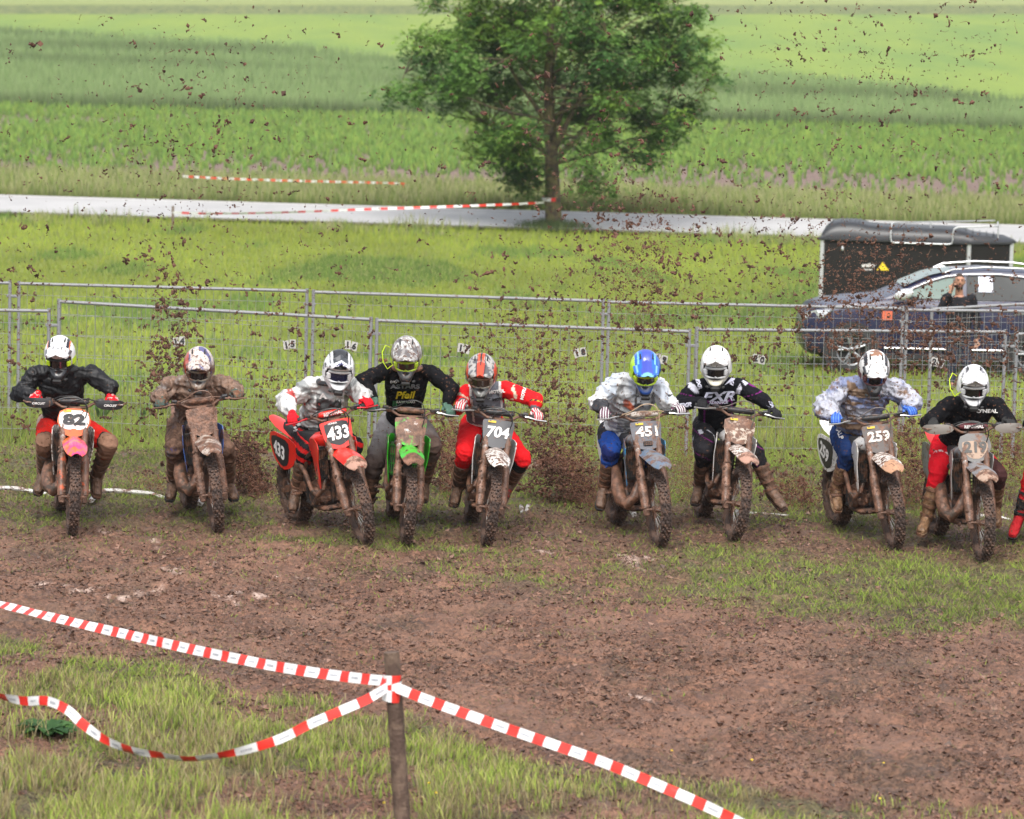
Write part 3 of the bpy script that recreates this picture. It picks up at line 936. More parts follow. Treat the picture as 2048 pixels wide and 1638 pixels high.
    PM = Matrix.Translation(pc) @ tilt @ Matrix.Rotation(math.pi / 2, 4, 'X')
    def pf(a, b, off): return tuple(PM @ Vector((a, b, -off - 1.1 * a * a)))
    bent_plate(mb, smooth_outline(po, 1), .005, pf)
    npl = mb.obj('number_plate', S['platemat'], root); fr.append(npl)
    if S.get('panel'):
        mb = MB_()
        k = S.get('panelshape', [(-.098, .095), (.098, .095), (.120, .02), (.10, -.035), (-.10, -.035), (-.120, .02)])
        def pf2(a, b, off): return tuple(PM @ Vector((a, b, .003 - off - 1.1 * a * a)))
        bent_plate(mb, smooth_outline(k, 1), .0015, pf2)
        mb.obj('number_background', S['panel'], npl)
    if S.get('num'):
        vs, fs = text_geo(S['num'], S.get('numh', .104), .06 if len(S['num']) < 3 else .035, S.get('numshear', 0), 1)
        kx = .205 / (max(q.x for q in vs) - min(q.x for q in vs)); vs = [Vector((q.x * kx, q.y, 0)) for q in vs]
        me = bpy.data.meshes.new('number'); M_ = PM @ Matrix.Translation((0, S.get('numy', .028), .0))
        me.from_pydata([tuple(M_ @ Vector((v.x, v.y, .0085 - 1.1 * v.x * v.x))) for v in vs], [], fs)
        me.materials.append(S['nummat']); link('number', me, npl)
    if S.get('sticker', True):
        mb = MB_(); mb.box(PM @ Vector((-.062, .106, .004)), (.07, .004, .019), tilt.to_3x3())
        mb.obj('sticker', YEL_M, npl)
    if S.get('toptext'):
        text_obj('lettering', S['toptext'], .017, PM @ Matrix.Translation((-.03, .103, .004)), S['white'], npl, .03)
    if S.get('lamp'):
        mb = MB_(); mb.box(PM @ Vector((0, -.075, .002)), (.085, .02, .045), tilt.to_3x3(), ch=.006); mb.obj('headlamp_vent', DARK2_M, npl)
        mb = MB_()
        for q in range(5): mb.tube([PM @ Vector((-.036 + q * .018, -.094, .014)), PM @ Vector((-.036 + q * .018, -.056, .014))], .0018, 4)
        for q in range(3): mb.tube([PM @ Vector((-.04, -.088 + q * .013, .014)), PM @ Vector((.04, -.088 + q * .013, .014))], .0018, 4)
        mb.obj('vent_mesh', ALU_M, npl)
    # --- front fender
    mb = MB_()
    st_ = [(.44, .075, .835, .020), (.30, .095, .845, .030), (.12, .105, .842, .035), (-.04, .108, .835, .038), (-.17, .100, .815, .036), (-.26, .082, .790, .030), (-.315, .050, .765, .018)]
    rings = []
    for y, w_, z, dr in st_:
        up_ = [(w_ * q, y + .02 * q * q, z + .014 * (1 - abs(q)) - dr * q * q) for q in (-1, -.72, -.4, -.12, .12, .4, .72, 1)]
        dn = [(p[0] * .98, p[1], p[2] - .005) for p in reversed(up_)]
        rings.append(up_ + dn)
    mb.loft(rings)
    ff = mb.obj('front_fender', S['fendermat'], root); fr.append(ff)
    if S.get('fendertip'):
        mb = MB_(); rings = []
        for y, w_, z, dr in [(-.12, .085, .8285, .032), (-.17, .101, .8165, .036), (-.26, .084, .7915, .030), (-.318, .051, .7665, .018)]:
            up_ = [(w_ * q, y + .02 * q * q, z + .014 * (1 - abs(q)) - dr * q * q) for q in (-1, -.72, -.4, -.12, .12, .4, .72, 1)]
            rings.append(up_ + [(p[0] * .99, p[1], p[2] - .008) for p in reversed(up_)])
        mb.loft(rings); mb.obj('fender_tip', S['fendertip'], ff)
    for o in fr:
        if o is not fw: o.matrix_basis = steer
    # --- frame
    mb = MB_()
    mb.tube([(0, .47, 1.02), (0, .43, .86)], .034, 12)
    mb.tube([(0, .46, .86), (0, .55, .60), (0, .60, .33)], .023, 8)
    for sx in (-1, 1):
        mb.tube([(sx * .02, .46, .93), (sx * .08, .62, .84), (sx * .10, .90, .70), (sx * .09, .99, .45), (sx * .07, .98, .30)], .022, 8)
        mb.tube([(0, .60, .33), (sx * .08, .68, .27), (sx * .09, .98, .29)], .017, 8)
        mb.tube([(sx * .06, .82, .76), (sx * .075, 1.1, .84), (sx * .06, 1.42, .86)], .012, 6)
        mb.tube([(sx * .08, .98, .50), (sx * .075, 1.15, .66), (sx * .06, 1.35, .84)], .011, 6)
    mb.obj('frame', S.get('framemat', mat('muddy_frame', (.05, .048, .048), mud=.45, rough=.4, metal=.5)), root)
    mb = MB_()
    mb.box((0, .74, .40), (.20, .30, .22), ch=.04)
    mb.box((-.0, .70, .585), (.13, .15, .20), Matrix.Rotation(-.15, 3, 'X'), ch=.02)
    for q in range(5): mb.box((0, .70, .52 + q * .032), (.165, .18, .010), Matrix.Rotation(-.15, 3, 'X'))
    mb.lathe([(-.04, .07), (-.005, .085), (.03, .085)], (-.105, .72, .37), 'x', 18)
    mb.lathe([(-.04, .085), (.0, .09), (.04, .06)], (.105, .78, .38), 'x', 18)
    mb.lathe([(-.03, .05), (.0, .055), (.03, .04)], (.115, .66, .40), 'x', 14)
    mb.box((0, .73, .27), (.22, .34, .05), ch=.02)
    for q in range(12):
        rs = random.Random(q + 5)
        mb.ell((rs.uniform(-.10, .10), rs.uniform(.57, .75), rs.uniform(.26, .42)), (rs.uniform(.02, .05), rs.uniform(.02, .04), rs.uniform(.02, .045)), 8, 6)
    link('engine', shared('engine', lambda: mb.mesh('engine', ENGINE_M, 35)), root)
    # radiators with fins
    for sx in (-1, 1):
        mb = MB_(); mb.box((sx * .105, .535, .70), (.105, .035, .30), ch=.008)
        ra = link('radiator', shared(('rad', sx), lambda: mb.mesh('radiator', mat('radiator_core', (.03, .03, .03), mud=.5, rough=.6), 35)), root)
        mb = MB_()
        for q in range(6): mb.box((sx * .105 - .045 + q * .018, .508, .70), (.004, .018, .30))
        for q in range(4): mb.box((sx * .105, .505, .575 + q * .083), (.105, .012, .006))
        link('radiator_guard', shared(('radg', sx), lambda: mb.mesh('radiator_guard', mat('guard_fins', S.get('fincol', (.02, .02, .02)), mud=.5, rough=.5), 35)) if 'fincol' not in S else mb.mesh('radiator_guard', mat('fins_' + S['key'], S['fincol'], mud=.3), 35), ra)
    # shrouds
    for sx in (-1, 1):
        mb = MB_()
        so = smooth_outline([(.36, .90), (.52, .93), (.74, .90), (.80, .80), (.66, .70), (.56, .52), (.50, .46), (.46, .52), (.43, .68)], 1)
        def sf(a, b, off, sx=sx):
            wx_ = .100 + .085 * max(0, min(1, (.72 - a) / .32)) ** .8 * (1 - .35 * max(0, (.72 - b) / .3))
            return (sx * (wx_ + off), a, b)
        bent_plate(mb, so, .006, sf)
        mb.obj('shroud', S.get('shroudmat', P1), root)
    # tank and seat
    mb = MB_(); rings = []
    for y, w_, zt, zb in ((.44, .05, .945, .86), (.54, .10, .965, .80), (.70, .10, .955, .80), (.84, .075, .925, .80)):
        rings.append([(w_ * c, y, (zt + zb) / 2 + (zt - zb) / 2 * s_) for c, s_ in [(math.cos(t) * 1.0, math.sin(t)) for t in np.linspace(0, 2 * math.pi, 14, endpoint=False)]])
    mb.loft(rings); mb.obj('tank', P2, root)
    mb = MB_(); rings = []
    for y, w_, zt, zb in ((.60, .045, .955, .90), (.80, .07, .925, .84), (1.05, .085, .915, .83), (1.30, .08, .935, .86), (1.47, .06, .955, .90)):
        rings.append([(-w_, y, zb), (w_, y, zb), (w_ * .98, y, zt - .03), (w_ * .8, y, zt), (-w_ * .8, y, zt), (-w_ * .98, y, zt - .03)])
    mb.loft(rings); mb.obj('seat', mat('seat_cover', (.02, .02, .022), mud=.25, rough=.7), root)
    # rear fender
    mb = MB_(); rings = []
    for y, w_, z, dr in ((1.20, .09, .86, .03), (1.40, .095, .90, .03), (1.60, .085, .935, .03), (1.78, .06, .965, .02), (1.86, .035, .975, .01)):
        up_ = [(w_ * q, y, z - dr * q * q) for q in (-1, -.6, -.2, .2, .6, 1)]
        rings.append(up_ + [(p[0] * .98, p[1], p[2] - .005) for p in reversed(up_)])
    mb.loft(rings); mb.obj('rear_fender', P1, root)
    # side plates
    for sx in (-1, 1):
        mb = MB_()
        so = smooth_outline([(.95, .80), (1.12, .87), (1.52, .90), (1.60, .80), (1.50, .64), (1.30, .55), (1.12, .58), (.98, .68)], 1)
        def sf2(a, b, off, sx=sx): return (sx * ((.145 if S.get('sidepanel') else .125) + .022 * math.sin((a - .93) * 4.2) + off), a, b)
        bent_plate(mb, so, .006, sf2)
        sp_ = mb.obj('side_plate', S['sidemat'], root)
        if S.get('sidepanel') and sx < 0:
            mb = MB_(); so2 = smooth_outline([(1.10, .80), (1.20, .85), (1.50, .86), (1.54, .79), (1.45, .66), (1.30, .58), (1.16, .61)], 1)
            def sf3(a, b, off): return (-(.145 + .022 * math.sin((a - .93) * 4.2) + .008 + off), a, b)
            bent_plate(mb, so2, .001, sf3); mb.obj('number_background', S['sidepanel'], sp_)
        if S.get('sidenum') and sx < 0:
            vs, fs = text_geo(S['sidenum'], .135, .04, 0, 1.0)
            me = bpy.data.meshes.new('number')
            R_ = Matrix.Rotation(S.get('siderot', -.25), 3, 'Z')
            vv_ = []
            for v in vs:
                q = R_ @ v
                a, b = 1.34 - q.x, .735 + q.y
                vv_.append((-(.145 + .022 * math.sin((a - .93) * 4.2) + .0115), a, b))
            me.from_pydata(vv_, [], fs); me.materials.append(S['sidenummat']); link('number', me, sp_)
    # exhaust
    mb = MB_()
    if S.get('twostroke'):
        mb.tube([(-.01, .60, .60), (-.04, .52, .50), (-.09, .47, .40), (-.15, .50, .33), (-.185, .58, .36), (-.19, .68, .46), (-.165, .80, .56), (-.14, .95, .66), (-.13, 1.1, .70)],
                [.026, .032, .044, .055, .063, .062, .048, .030, .022], 14)
    else:
        mb.tube([(-.02, .62, .62), (-.07, .54, .58), (-.12, .52, .46), (-.15, .58, .40), (-.155, .70, .44), (-.14, .85, .58), (-.13, 1.1, .70)], .021, 12)
    ex = mb.obj('exhaust_pipe', S.get('pipemat', PIPE_M), root)
    mb = MB_(); mb.tube([(-.115, 1.08, .69), (-.10, 1.12, .71), (-.085, 1.45, .80), (-.085, 1.52, .81)], [.03, .045, .045, .028], 14)
    mb.obj('silencer', ALU_M, ex)
    # swingarm, shock, chain, pegs
    mb = MB_()
    for sx in (-1, 1):
        mb.loft([[(sx * .10 + dx_, y, z + dz_) for dx_, dz_ in ((-.014, -h_), (.014, -h_), (.014, h_), (-.014, h_))] for y, z, h_ in ((.97, .43, .045), (1.2, .40, .04), (1.47, .335, .028), (1.54, .32, .02))])
    mb.box((0, 1.0, .42), (.20, .05, .07), ch=.015)
    mb.tube([(0, 1.06, .44), (0, .93, .80)], .035, 12)
    mb.lathe([(-.003, .105), (.003, .105), (.003, .08), (-.003, .08)], (.075, REAR_Y, REAR_Z), 'x', 30, closed=True)
    mb.tube([(.075, .90, .42), (.075, 1.47, .44)], .007, 5); mb.tube([(.075, .90, .37), (.075, 1.47, .23)], .007, 5)
    mb.lathe([(-.002, .11), (.002, .11), (.002, .08), (-.002, .08)], (-.075, REAR_Y, REAR_Z), 'x', 30, closed=True)
    link('swingarm', shared('swing', lambda: mb.mesh('swingarm', mat('swing_alloy', (.12, .10, .09), mud=.6, rough=.4, metal=.6), 35)), root)
    for sx in (-1, 1):
        mb = MB_(); mb.box((sx * .185, .98, .375), (.10, .045, .022), ch=.005)
        for q in range(4): mb.box((sx * (.15 + q * .023), .98, .390), (.006, .045, .014))
        link('footpeg', shared(('peg', sx), lambda: mb.mesh('footpeg', ALU_M, 35)), root)
    # rear wheel
    rw = link('rear_wheel', shared('hubr', lambda: hub_mesh(.07, .032)), root)
    rw.location = (0, REAR_Y, REAR_Z)
    link('tyre', shared('tyr', lambda: tyre_mesh(REAR_Z, .056, 5)), rw)
    link('rim', shared('rimr', lambda: rim_mesh(.238)), rw)
    link('spokes', shared('spr', lambda: spokes_mesh(.228, .07, .032)), rw)
    # clods of mud clinging to fork, pipe and skid plate
    rs = random.Random(S['key'] + 'm')
    mb = MB_()
    for i in range(int(S.get('lumps', 26) * 3.2)):
        w_ = rs.random()
        if w_ < .45: p = F0 + SDIR * rs.uniform(0, .5) + Vector((rs.choice((-1, 1)) * rs.uniform(.065, .135), -.036, 0)); p = steer @ p
        elif w_ < .8: p = Vector((rs.uniform(-.12, .12), rs.uniform(.54, .66), rs.uniform(.25, .5)))
        else: p = steer @ Vector((rs.uniform(-.06, .06), rs.uniform(-.05, .25), .82 + rs.uniform(0, .01)))
        r_ = rs.uniform(.004, .008 + .014 * rs.random())
        mb.ell(p, (r_, r_ * rs.uniform(.5, 1), r_ * rs.uniform(.6, 1.5)), 6, 4)
    mb.obj('stuck_mud', MUD_M, root, kind='stuff')
    # place it
    c = ground_at(*S['front'])
    if S.get('push'): c = W(S['front'][0], S['front'][1], c.y)
    c.z = float(prof(c.y)) - .012
    lean = S.get('lean', 0)
    best = None
    for yd in np.arange(-45, 46, .5):
        y_ = math.radians(yd)
        M = Matrix.Translation(c) @ Matrix.Rotation(y_, 4, 'Z')
        q = M @ Vector((0, REAR_Y, 0))
        uu, _ = UV(*[np.array(t) for t in q])
        e = abs(float(uu) - S['rear_u'])
        if best is None or e < best[0]: best = (e, y_)
    M = Matrix.Translation(c) @ Matrix.Rotation(best[1], 4, 'Z') @ Matrix.Rotation(math.radians(lean), 4, 'Y')
    root.matrix_basis = M
    S['M'] = M; S['steerM'] = steer; S['c'] = c; S['yaw'] = best[1]
    return root
# ================================================================== RIDERS
def remesh(mb, voxel, smooth_it=4, factor=.5):
    me = bpy.data.meshes.new('tmp')
    me.from_pydata(mb.V, [], mb.F); me.update()
    o = bpy.data.objects.new('tmp', me); COL.objects.link(o)
    m = o.modifiers.new('r', 'REMESH'); m.mode = 'VOXEL'; m.voxel_size = voxel
    if smooth_it:
        s = o.modifiers.new('s', 'SMOOTH'); s.iterations = smooth_it; s.factor = factor
    dg = bpy.context.evaluated_depsgraph_get()
    me2 = bpy.data.meshes.new_from_object(o.evaluated_get(dg))
    n_ = len(me2.vertices)
    V = np.empty(n_ * 3, np.float32); me2.vertices.foreach_get('co', V); V = V.reshape(-1, 3)
    Nn = np.empty(n_ * 3, np.float32); me2.vertices.foreach_get('normal', Nn); Nn = Nn.reshape(-1, 3)
    nl = len(me2.loops); lp = np.empty(nl, np.int32); me2.loops.foreach_get('vertex_index', lp)
    st = np.empty(len(me2.polygons), np.int32); me2.polygons.foreach_get('loop_start', st)
    bpy.data.objects.remove(o); bpy.data.meshes.remove(me); bpy.data.meshes.remove(me2)
    return V, Nn, lp, st
def n3(P, s, seed=0):
    """cheap smooth 3D noise from three 2D slices"""
    x, y, z = P[:, 0] * s, P[:, 1] * s, P[:, 2] * s
    return (vnoise(x + z * .37, y - z * .61, seed) + vnoise(y + x * .41, z + x * .29, seed + 5) + vnoise(z - y * .33, x + y * .53, seed + 9)) / 3
def wrinkle(V, Nn, amp, s=9, seed=0):
    amp *= 1.45
    wv = V + .10 * np.stack([n3(V, 3.1, seed + 20), n3(V, 3.3, seed + 21), n3(V, 2.9, seed + 22)], -1)
    a = n3(wv * np.array([1, 1, 1.6]), s, seed)
    b = 1 - np.abs(n3(wv * np.array([2.0, 1.6, .8]), s * 1.5, seed + 3) - .5) * 9
    c = 1 - np.abs(n3(wv * np.array([.8, 1.6, 2.2]), s * 1.5, seed + 7) - .5) * 9
    return V + Nn * (amp * ((a - .5) * 2.4 + .75 * np.clip(b, -.5, 1) + .75 * np.clip(c, -.5, 1)))[:, None]
def ring_ell(c, ax, ay, rx, ry, n=16):
    return [tuple(c + ax * (math.cos(t) * rx) + ay * (math.sin(t) * ry)) for t in np.linspace(0, 2 * math.pi, n, endpoint=False)]
def capsule(mb, a, b, ra, rb, n=12):
    a, b = Vector(a), Vector(b)
    mb.tube([a, a.lerp(b, .33), a.lerp(b, .66), b], [ra, ra + (rb - ra) * .33, ra + (rb - ra) * .66, rb], n)
    mb.ell(a, (ra,) * 3, 12, 8); mb.ell(b, (rb,) * 3, 12, 8)
def garment(name, mb, voxel, mat_, root, colfn, amp=.0, ws=9, seed=0, sm=4, **k):
    V, Nn, lp, st = remesh(mb, voxel, sm)
    if amp: V = wrinkle(V, Nn, amp, ws, seed)
    loc = np.array(root.matrix_basis.translation)
    C = colfn(V) if callable(colfn) else np.tile(np.array(colfn), (len(V), 1))
    me = np_mesh(name, V - loc, lp, st, [mat_], col=C, smooth=True)
    o = link(name, me, root, **k)
    o['_v'] = 0
    del o['_v']
    return o, (V, lp, st)
def bvh_of(geo):
    V, lp, st = geo
    ends = np.append(st[1:], len(lp))
    return BVHTree.FromPolygons([tuple(v) for v in V.tolist()], [tuple(lp[a:b].tolist()) for a, b in zip(st, ends)])
def decal(name, txt, u, v, hpx, geo, mat_, root, parent, rot=0, shear=0, bold=.03, sx=1.0, spacing=1.0, shape=None, off=.013):
    """letters laid on cloth: each point is carried on to the surface below it"""
    bv = geo if isinstance(geo, BVHTree) else bvh_of(geo)
    if shape is None: vs, fs = text_geo(txt, hpx, bold, shear, sx, spacing)
    else: vs, fs = [Vector((a, b, 0)) for a, b in shape[0]], shape[1]
    ca, sa = math.cos(rot), math.sin(rot)
    loc = root.matrix_basis.translation
    org = Vector((0, 0, CAM_H)); out = []
    for q in vs:
        a, b = q.x * ca - q.y * sa, q.x * sa + q.y * ca
        p = W(u + a, v - b, 30.0)
        d = (p - org).normalized()
        hit = bv.ray_cast(org, d)
        if hit[0] is None:
            hit = bv.find_nearest(W(u + a, v - b, out[-1][1] if out else 31.9 if not out else 31.9))
            out.append(tuple(Vector(hit[0]) - d * off)); continue
        out.append(tuple(hit[0] - d * off))
    me = bpy.data.meshes.new(name)
    me.from_pydata([tuple(Vector(o_) - loc) for o_ in out], [], fs)
    me.materials.append(mat_)
    return link(name, me, parent)

def hand_geo():
    """gloved hand closed round a grip along x, fingers in front (-y), little finger outwards (+x)"""
    mb = MB_()
    for i, (x, ln) in enumerate(((-.034, 1.0), (-.012, 1.08), (.011, 1.02), (.032, .88))):
        r0 = .0125 if i < 3 else .011
        pts = [(x, .030, .034), (x, .002, .040 + .002 * ln), (x, -.027 * ln, .026), (x, -.036 * ln, .002), (x, -.026, -.020), (x * .95, -.008, -.027)]
        mb.tube(pts, [r0 * 1.12, r0 * 1.15, r0 * 1.12, r0 * 1.08, r0, r0 * .8], 9)
        mb.ell(pts[1], (r0 * 1.2,) * 3, 8, 6); mb.ell(pts[3], (r0 * 1.12,) * 3, 8, 6)
    mb.loft([[(-.045 , .02, .018), (.043, .02, .018), (.043, .02, .046), (-.045, .02, .048)], [(-.046, .06, .010), (.042, .06, .012), (.040, .06, .046), (-.044, .06, .048)], [(-.034, .10, .012), (.030, .10, .014), (.030, .10, .048), (-.034, .10, .048)]])
    mb.tube([(-.035, .075, .022), (-.052, .045, .008), (-.050, .018, -.012), (-.040, -.004, -.022)], [.016, .015, .013, .011], 9)
    mb.tube([(0, .085, .030), (0, .135, .036)], [.034, .036], 14)
    return remesh(mb, .0052, 3)
HAND = hand_geo()

def helmet_geo(nu=88, nv=60):
    """shell facing -y: crown, chin bar, recessed eye port; returns V, faces, port mask"""
    V = []; port = []
    for j in range(nv + 1):
        ph = -math.pi / 2 * .93 + (math.pi / 2 * .93 + math.pi / 2) * j / nv
        for i in range(nu):
            th = 2 * math.pi * i / nu
            x, y, z = math.cos(ph) * math.sin(th), -math.cos(ph) * math.cos(th), math.sin(ph)
            r = 1.0
            rx, ry, rz = .128, .150, .142
            fr_ = max(0, min(1, (-y - .05) / .6)); fr_ = fr_ * fr_ * (3 - 2 * fr_)
            zl = math.exp(-((z + .55) / .30) ** 2)
            chin = fr_ * zl
            side = 1 - .48 * chin * min(1, abs(x) * 1.2)
            px, py, pz = x * rx * side, y * ry * (1 + .62 * chin), z * rz * (1 + .30 * chin)
            if z < -.5: px *= 1 - .25 * (-.5 - z)
            inp = (-y > .28) and (-.34 + .10 * x * x < z < .26) and abs(x) < .80
            e = 0
            if -y > .2:
                e = max(0, min(1, (z + .34) / .06)) * max(0, min(1, (.27 - z) / .06)) * max(0, min(1, (.84 - abs(x)) / .08))
            k = 1 - .20 * e
            if z > .25 and -y > -.2: pz += .006
            V.append((px * (1 - .03 * e), py * k, pz)); port.append(1.0 if e > .5 else 0.0)
    F = []
    for j in range(nv):
        for i in range(nu):
            k = (i + 1) % nu
            F.append((j * nu + i, j * nu + k, (j + 1) * nu + k, (j + 1) * nu + i))
    F.append(tuple(reversed(range(nu))))
    return np.array(V), F, np.array(port)
HELM = helmet_geo()
def paint_mat(name, speck=.3, mud=.0, gloss=.28, tint=MUD_L, coat=.4):
    m = cloth_mat(name, mud=mud, speck=speck, gloss=gloss, tint=tint, scale=14)
    b = m.node_tree.nodes['Principled BSDF']; b.inputs['Coat Weight'].default_value = coat
    for nd in m.node_tree.nodes:
        if nd.type == 'BUMP': nd.inputs['Strength'].default_value = .06
    return m
LENS = {}
def lens_mat(name, col, rough=.12):
    if name not in LENS: LENS[name] = plain(name, col, rough, coat=.6, bmp=0)
    return LENS[name]
def make_helmet(S, root, c, pitch, yaw, roll):
    H = S['helmet']
    loc = root.matrix_basis.translation
    M = Matrix.Translation(Vector(c) - loc) @ Matrix.Rotation(yaw, 4, 'Z') @ Matrix.Rotation(roll, 4, 'Y') @ Matrix.Rotation(pitch, 4, 'X') @ Matrix.Diagonal((1.11, 1.15, 1.31, 1))
    V, F, port = HELM
    C = H['paint'](V); C = np.where(port[:, None] > .5, np.array([[.012, .012, .014]]), C)
    mo = (np.abs(V[:, 0]) < .058) & (V[:, 2] < -.068) & (V[:, 2] > -.118) & (V[:, 1] < -.1)
    C = np.where(mo[:, None], np.array([[.02, .02, .022]]), C)
    lp = [i for f in F for i in f]; st = np.cumsum([0] + [len(f) for f in F[:-1]])
    pm = paint_mat('helmet_paint_' + S['key'], H.get('speck', .3), H.get('mud', 0), tint=H.get('tint', MUD_L))
    me = np_mesh('helmet', V, lp, st, [pm], col=C, smooth=True)
    h = link('helmet', me, root); h.matrix_basis = M
    # peak
    nx_, ny_ = 19, 12
    P = []; 
    for s_ in np.linspace(0, 1, ny_):
        w_ = .108 - .016 * s_ - .02 * max(0, s_ - .8) * 5
        for t in np.linspace(-1, 1, nx_):
            x = t * w_; y = -.055 - .158 * s_ + .035 * t * t * s_ - (.02 * (1 - t * t))
            z = .128 - .012 * s_ - (.062 - .018 * s_) * t * t + .016 * max(0, 1 - abs(t) * 3.2) * (1 - .3 * s_) + (.0 if s_ < .5 else 0)
            P.append((x, y, z))
    P = np.array(P); T = P.copy(); T[:, 2] -= .005
    AV = np.concatenate([P, T]); n_ = len(P); fs = []
    for j in range(ny_ - 1):
        for i in range(nx_ - 1):
            a = j * nx_ + i
            fs.append((a + nx_, a + nx_ + 1, a + 1, a)); fs.append((n_ + a, n_ + a + 1, n_ + a + nx_ + 1, n_ + a + nx_))
    edge_ = [j * nx_ for j in range(ny_)] + [(ny_ - 1) * nx_ + i for i in range(1, nx_)] + [j * nx_ + nx_ - 1 for j in range(ny_ - 2, -1, -1)]
    for a, b in zip(edge_[:-1], edge_[1:]): fs.append((a, b, n_ + b, n_ + a))
    C2 = H.get('peak', H['paint'])(AV)
    lp = [i for f in fs for i in f]; st = np.cumsum([0] + [len(f) for f in fs[:-1]])
    me = np_mesh('peak', AV, lp, st, [pm], col=C2, smooth=True); me.set_sharp_from_angle(angle=.7)
    link('peak', me, h)
    # goggles
    mb = MB_()
    def gp(t, v_, out):  # t -1..1 across, v_ -1..1 up
        a = t * 1.02
        x = .104 * math.sin(a * .98); y = -.150 * math.cos(a * .80) * (1 + out)
        return (x * (1 + out * .4), y + .012, -.008 + v_ * (.036 - .006 * t * t) - (.008 if abs(t) < .12 and v_ < 0 else 0) * -1)
    loopf = [(t, 1) for t in np.linspace(-.92, .92, 15)] + [(t, -1) for t in np.linspace(.92, -.92, 15)]
    pts = [gp(t, v_, .0) for t, v_ in loopf]; pts.append(pts[0])
    mb.tube(pts, .0085, 7, caps=False)
    go = mb.obj('goggle_frame', H['frame'], h, 50)
    mb = MB_(); rows = []
    for v_ in (-.95, -.4, .2, .95): rows.append([gp(t, v_, .01) for t in np.linspace(-.92, .92, 15)])
    mb.loft(rows, closed=False, caps=False); mb.obj('goggle_lens', H['lens'], go, 80)
    mb = MB_(); rows = []
    for zz in (-.026, .022):
        row = []
        for a in np.linspace(math.radians(58), math.radians(302), 30):
            row.append((.131 * math.sin(a), -.153 * math.cos(a), zz - .006 + .006 * math.cos(a)))
        rows.append(row)
    mb.loft(rows, closed=False, caps=False)
    mb.obj('goggle_strap', H.get('strap', H['frame']), h, 80)
    for sx in (-1, 1):
        q = gp(sx * .90, 0, .03)
        mb = MB_(); mb.box(q, (.040, .016, .040), Matrix.Rotation(sx * .75, 3, 'Z'), ch=.005)
        mb.obj('goggle_outrigger', H.get('strap', H['frame']), go)
    # mouth vent on the chin bar
    mb = MB_()
    mb.box((0, -.230, -.090), (.070, .02, .032), Matrix.Rotation(.25, 3, 'X'), ch=.006)
    for sx in (-1, 1): mb.box((sx * .066, -.20, -.086), (.030, .02, .018), Matrix.Rotation(sx * .75, 3, 'Z'), ch=.005)
    mb.obj('chin_vent', H.get('vent', DARK2_M), h)
    mb = MB_()
    for sx in (-1, 1):
        mb = MB_(); mb.box((sx * .05, -.02, .1335), (.014, .06, .008), Matrix.Rotation(sx * .35, 3, 'Y'), ch=.003)
        mb.obj('crown_vent', H.get('cvent', DARK2_M), h)
    if H.get('rolloff'):
        mb = MB_()
        mb.tube([(-.105, -.09, -.02), (-.15, -.11, -.045), (-.185, -.09, .0), (-.195, -.04, .05), (-.17, .0, .085), (-.135, .01, .06)], .004, 6)
        mb.obj('drink_tube', H['rolloff'], h, 60)
    return h

def boot(S, root, knee, ankle, toe, sx, label=None):
    knee, ankle, toe = Vector(knee), Vector(ankle), Vector(toe)
    B = S['boot']
    sh = (knee - ankle).normalized(); fd = (toe - ankle); fd = (fd - sh * fd.dot(sh) * .35).normalized()
    if S.get('nofoot'): fd = (toe - ankle).normalized()
    lat = fd.cross(sh).normalized()
    up_ = lat.cross(fd).normalized()
    if up_.dot(sh) < 0: up_ = -up_
    top = ankle.lerp(knee, .70)
    mb = MB_()
    pts = [ankle - sh * .02, ankle + sh * .05, ankle.lerp(top, .5), top]
    mb.tube(pts, [.056, .055, .066, .074], 14)
    mb.ell(ankle, (.060,) * 3)
    rings = []
    heel = ankle - up_ * .055 - fd * .055
    for t, w_, h_ in ((-.015, .034, .035), (.0, .042, .05), (.07, .047, .058), (.14, .047, .046), (.20, .048, .036), (.26, .044, .030), (.295, .030, .022)):
        c = heel + fd * t + up_ * (h_ - .012)
        rings.append(ring_ell(c, lat, up_, w_, h_, 12))
    mb.loft(rings)
    loc = root.matrix_basis.translation
    def cf(P):
        return B['paint'](P, ankle, knee) if 'paint' in B else np.tile(np.array(B['col']), (len(P), 1))
    o, geo = garment('boot', mb, .0085, B['mat'], root, cf, .003, 14, sx + 7, 3, **({'label': label} if label else {}))
    mb = MB_(); rings = []
    for t, w_ in ((-.02, .030), (.0, .044), (.08, .046), (.16, .050), (.22, .052), (.27, .046), (.305, .028)):
        c = heel + fd * t - up_ * .012 - loc
        rings.append([tuple(c - lat * w_ - up_ * .014), tuple(c + lat * w_ - up_ * .014), tuple(c + lat * w_ + up_ * .010), tuple(c - lat * w_ + up_ * .010)])
    mb.loft(rings); mb.obj('sole', B.get('sole', DARK_M), o)
    for q in (.10, .38, .62, .9):
        c = ankle.lerp(top, q) - loc; r_ = .061 + .014 * q
        mb = MB_()
        ax = lat; ay = sh.cross(lat).normalized()
        ring_o = [ring_ell(c + sh * dz, ax, ay, r_ + .004, r_ + .004, 14) for dz in (-.011, .011)]
        mb.loft(ring_o)
        mb.box(c - ay * 0 + ax * (sx * (r_ + .008)), (.016, .03, .028), ch=.004)
        mb.obj('boot_strap', B.get('strap', B['mat2']), o)
    return o

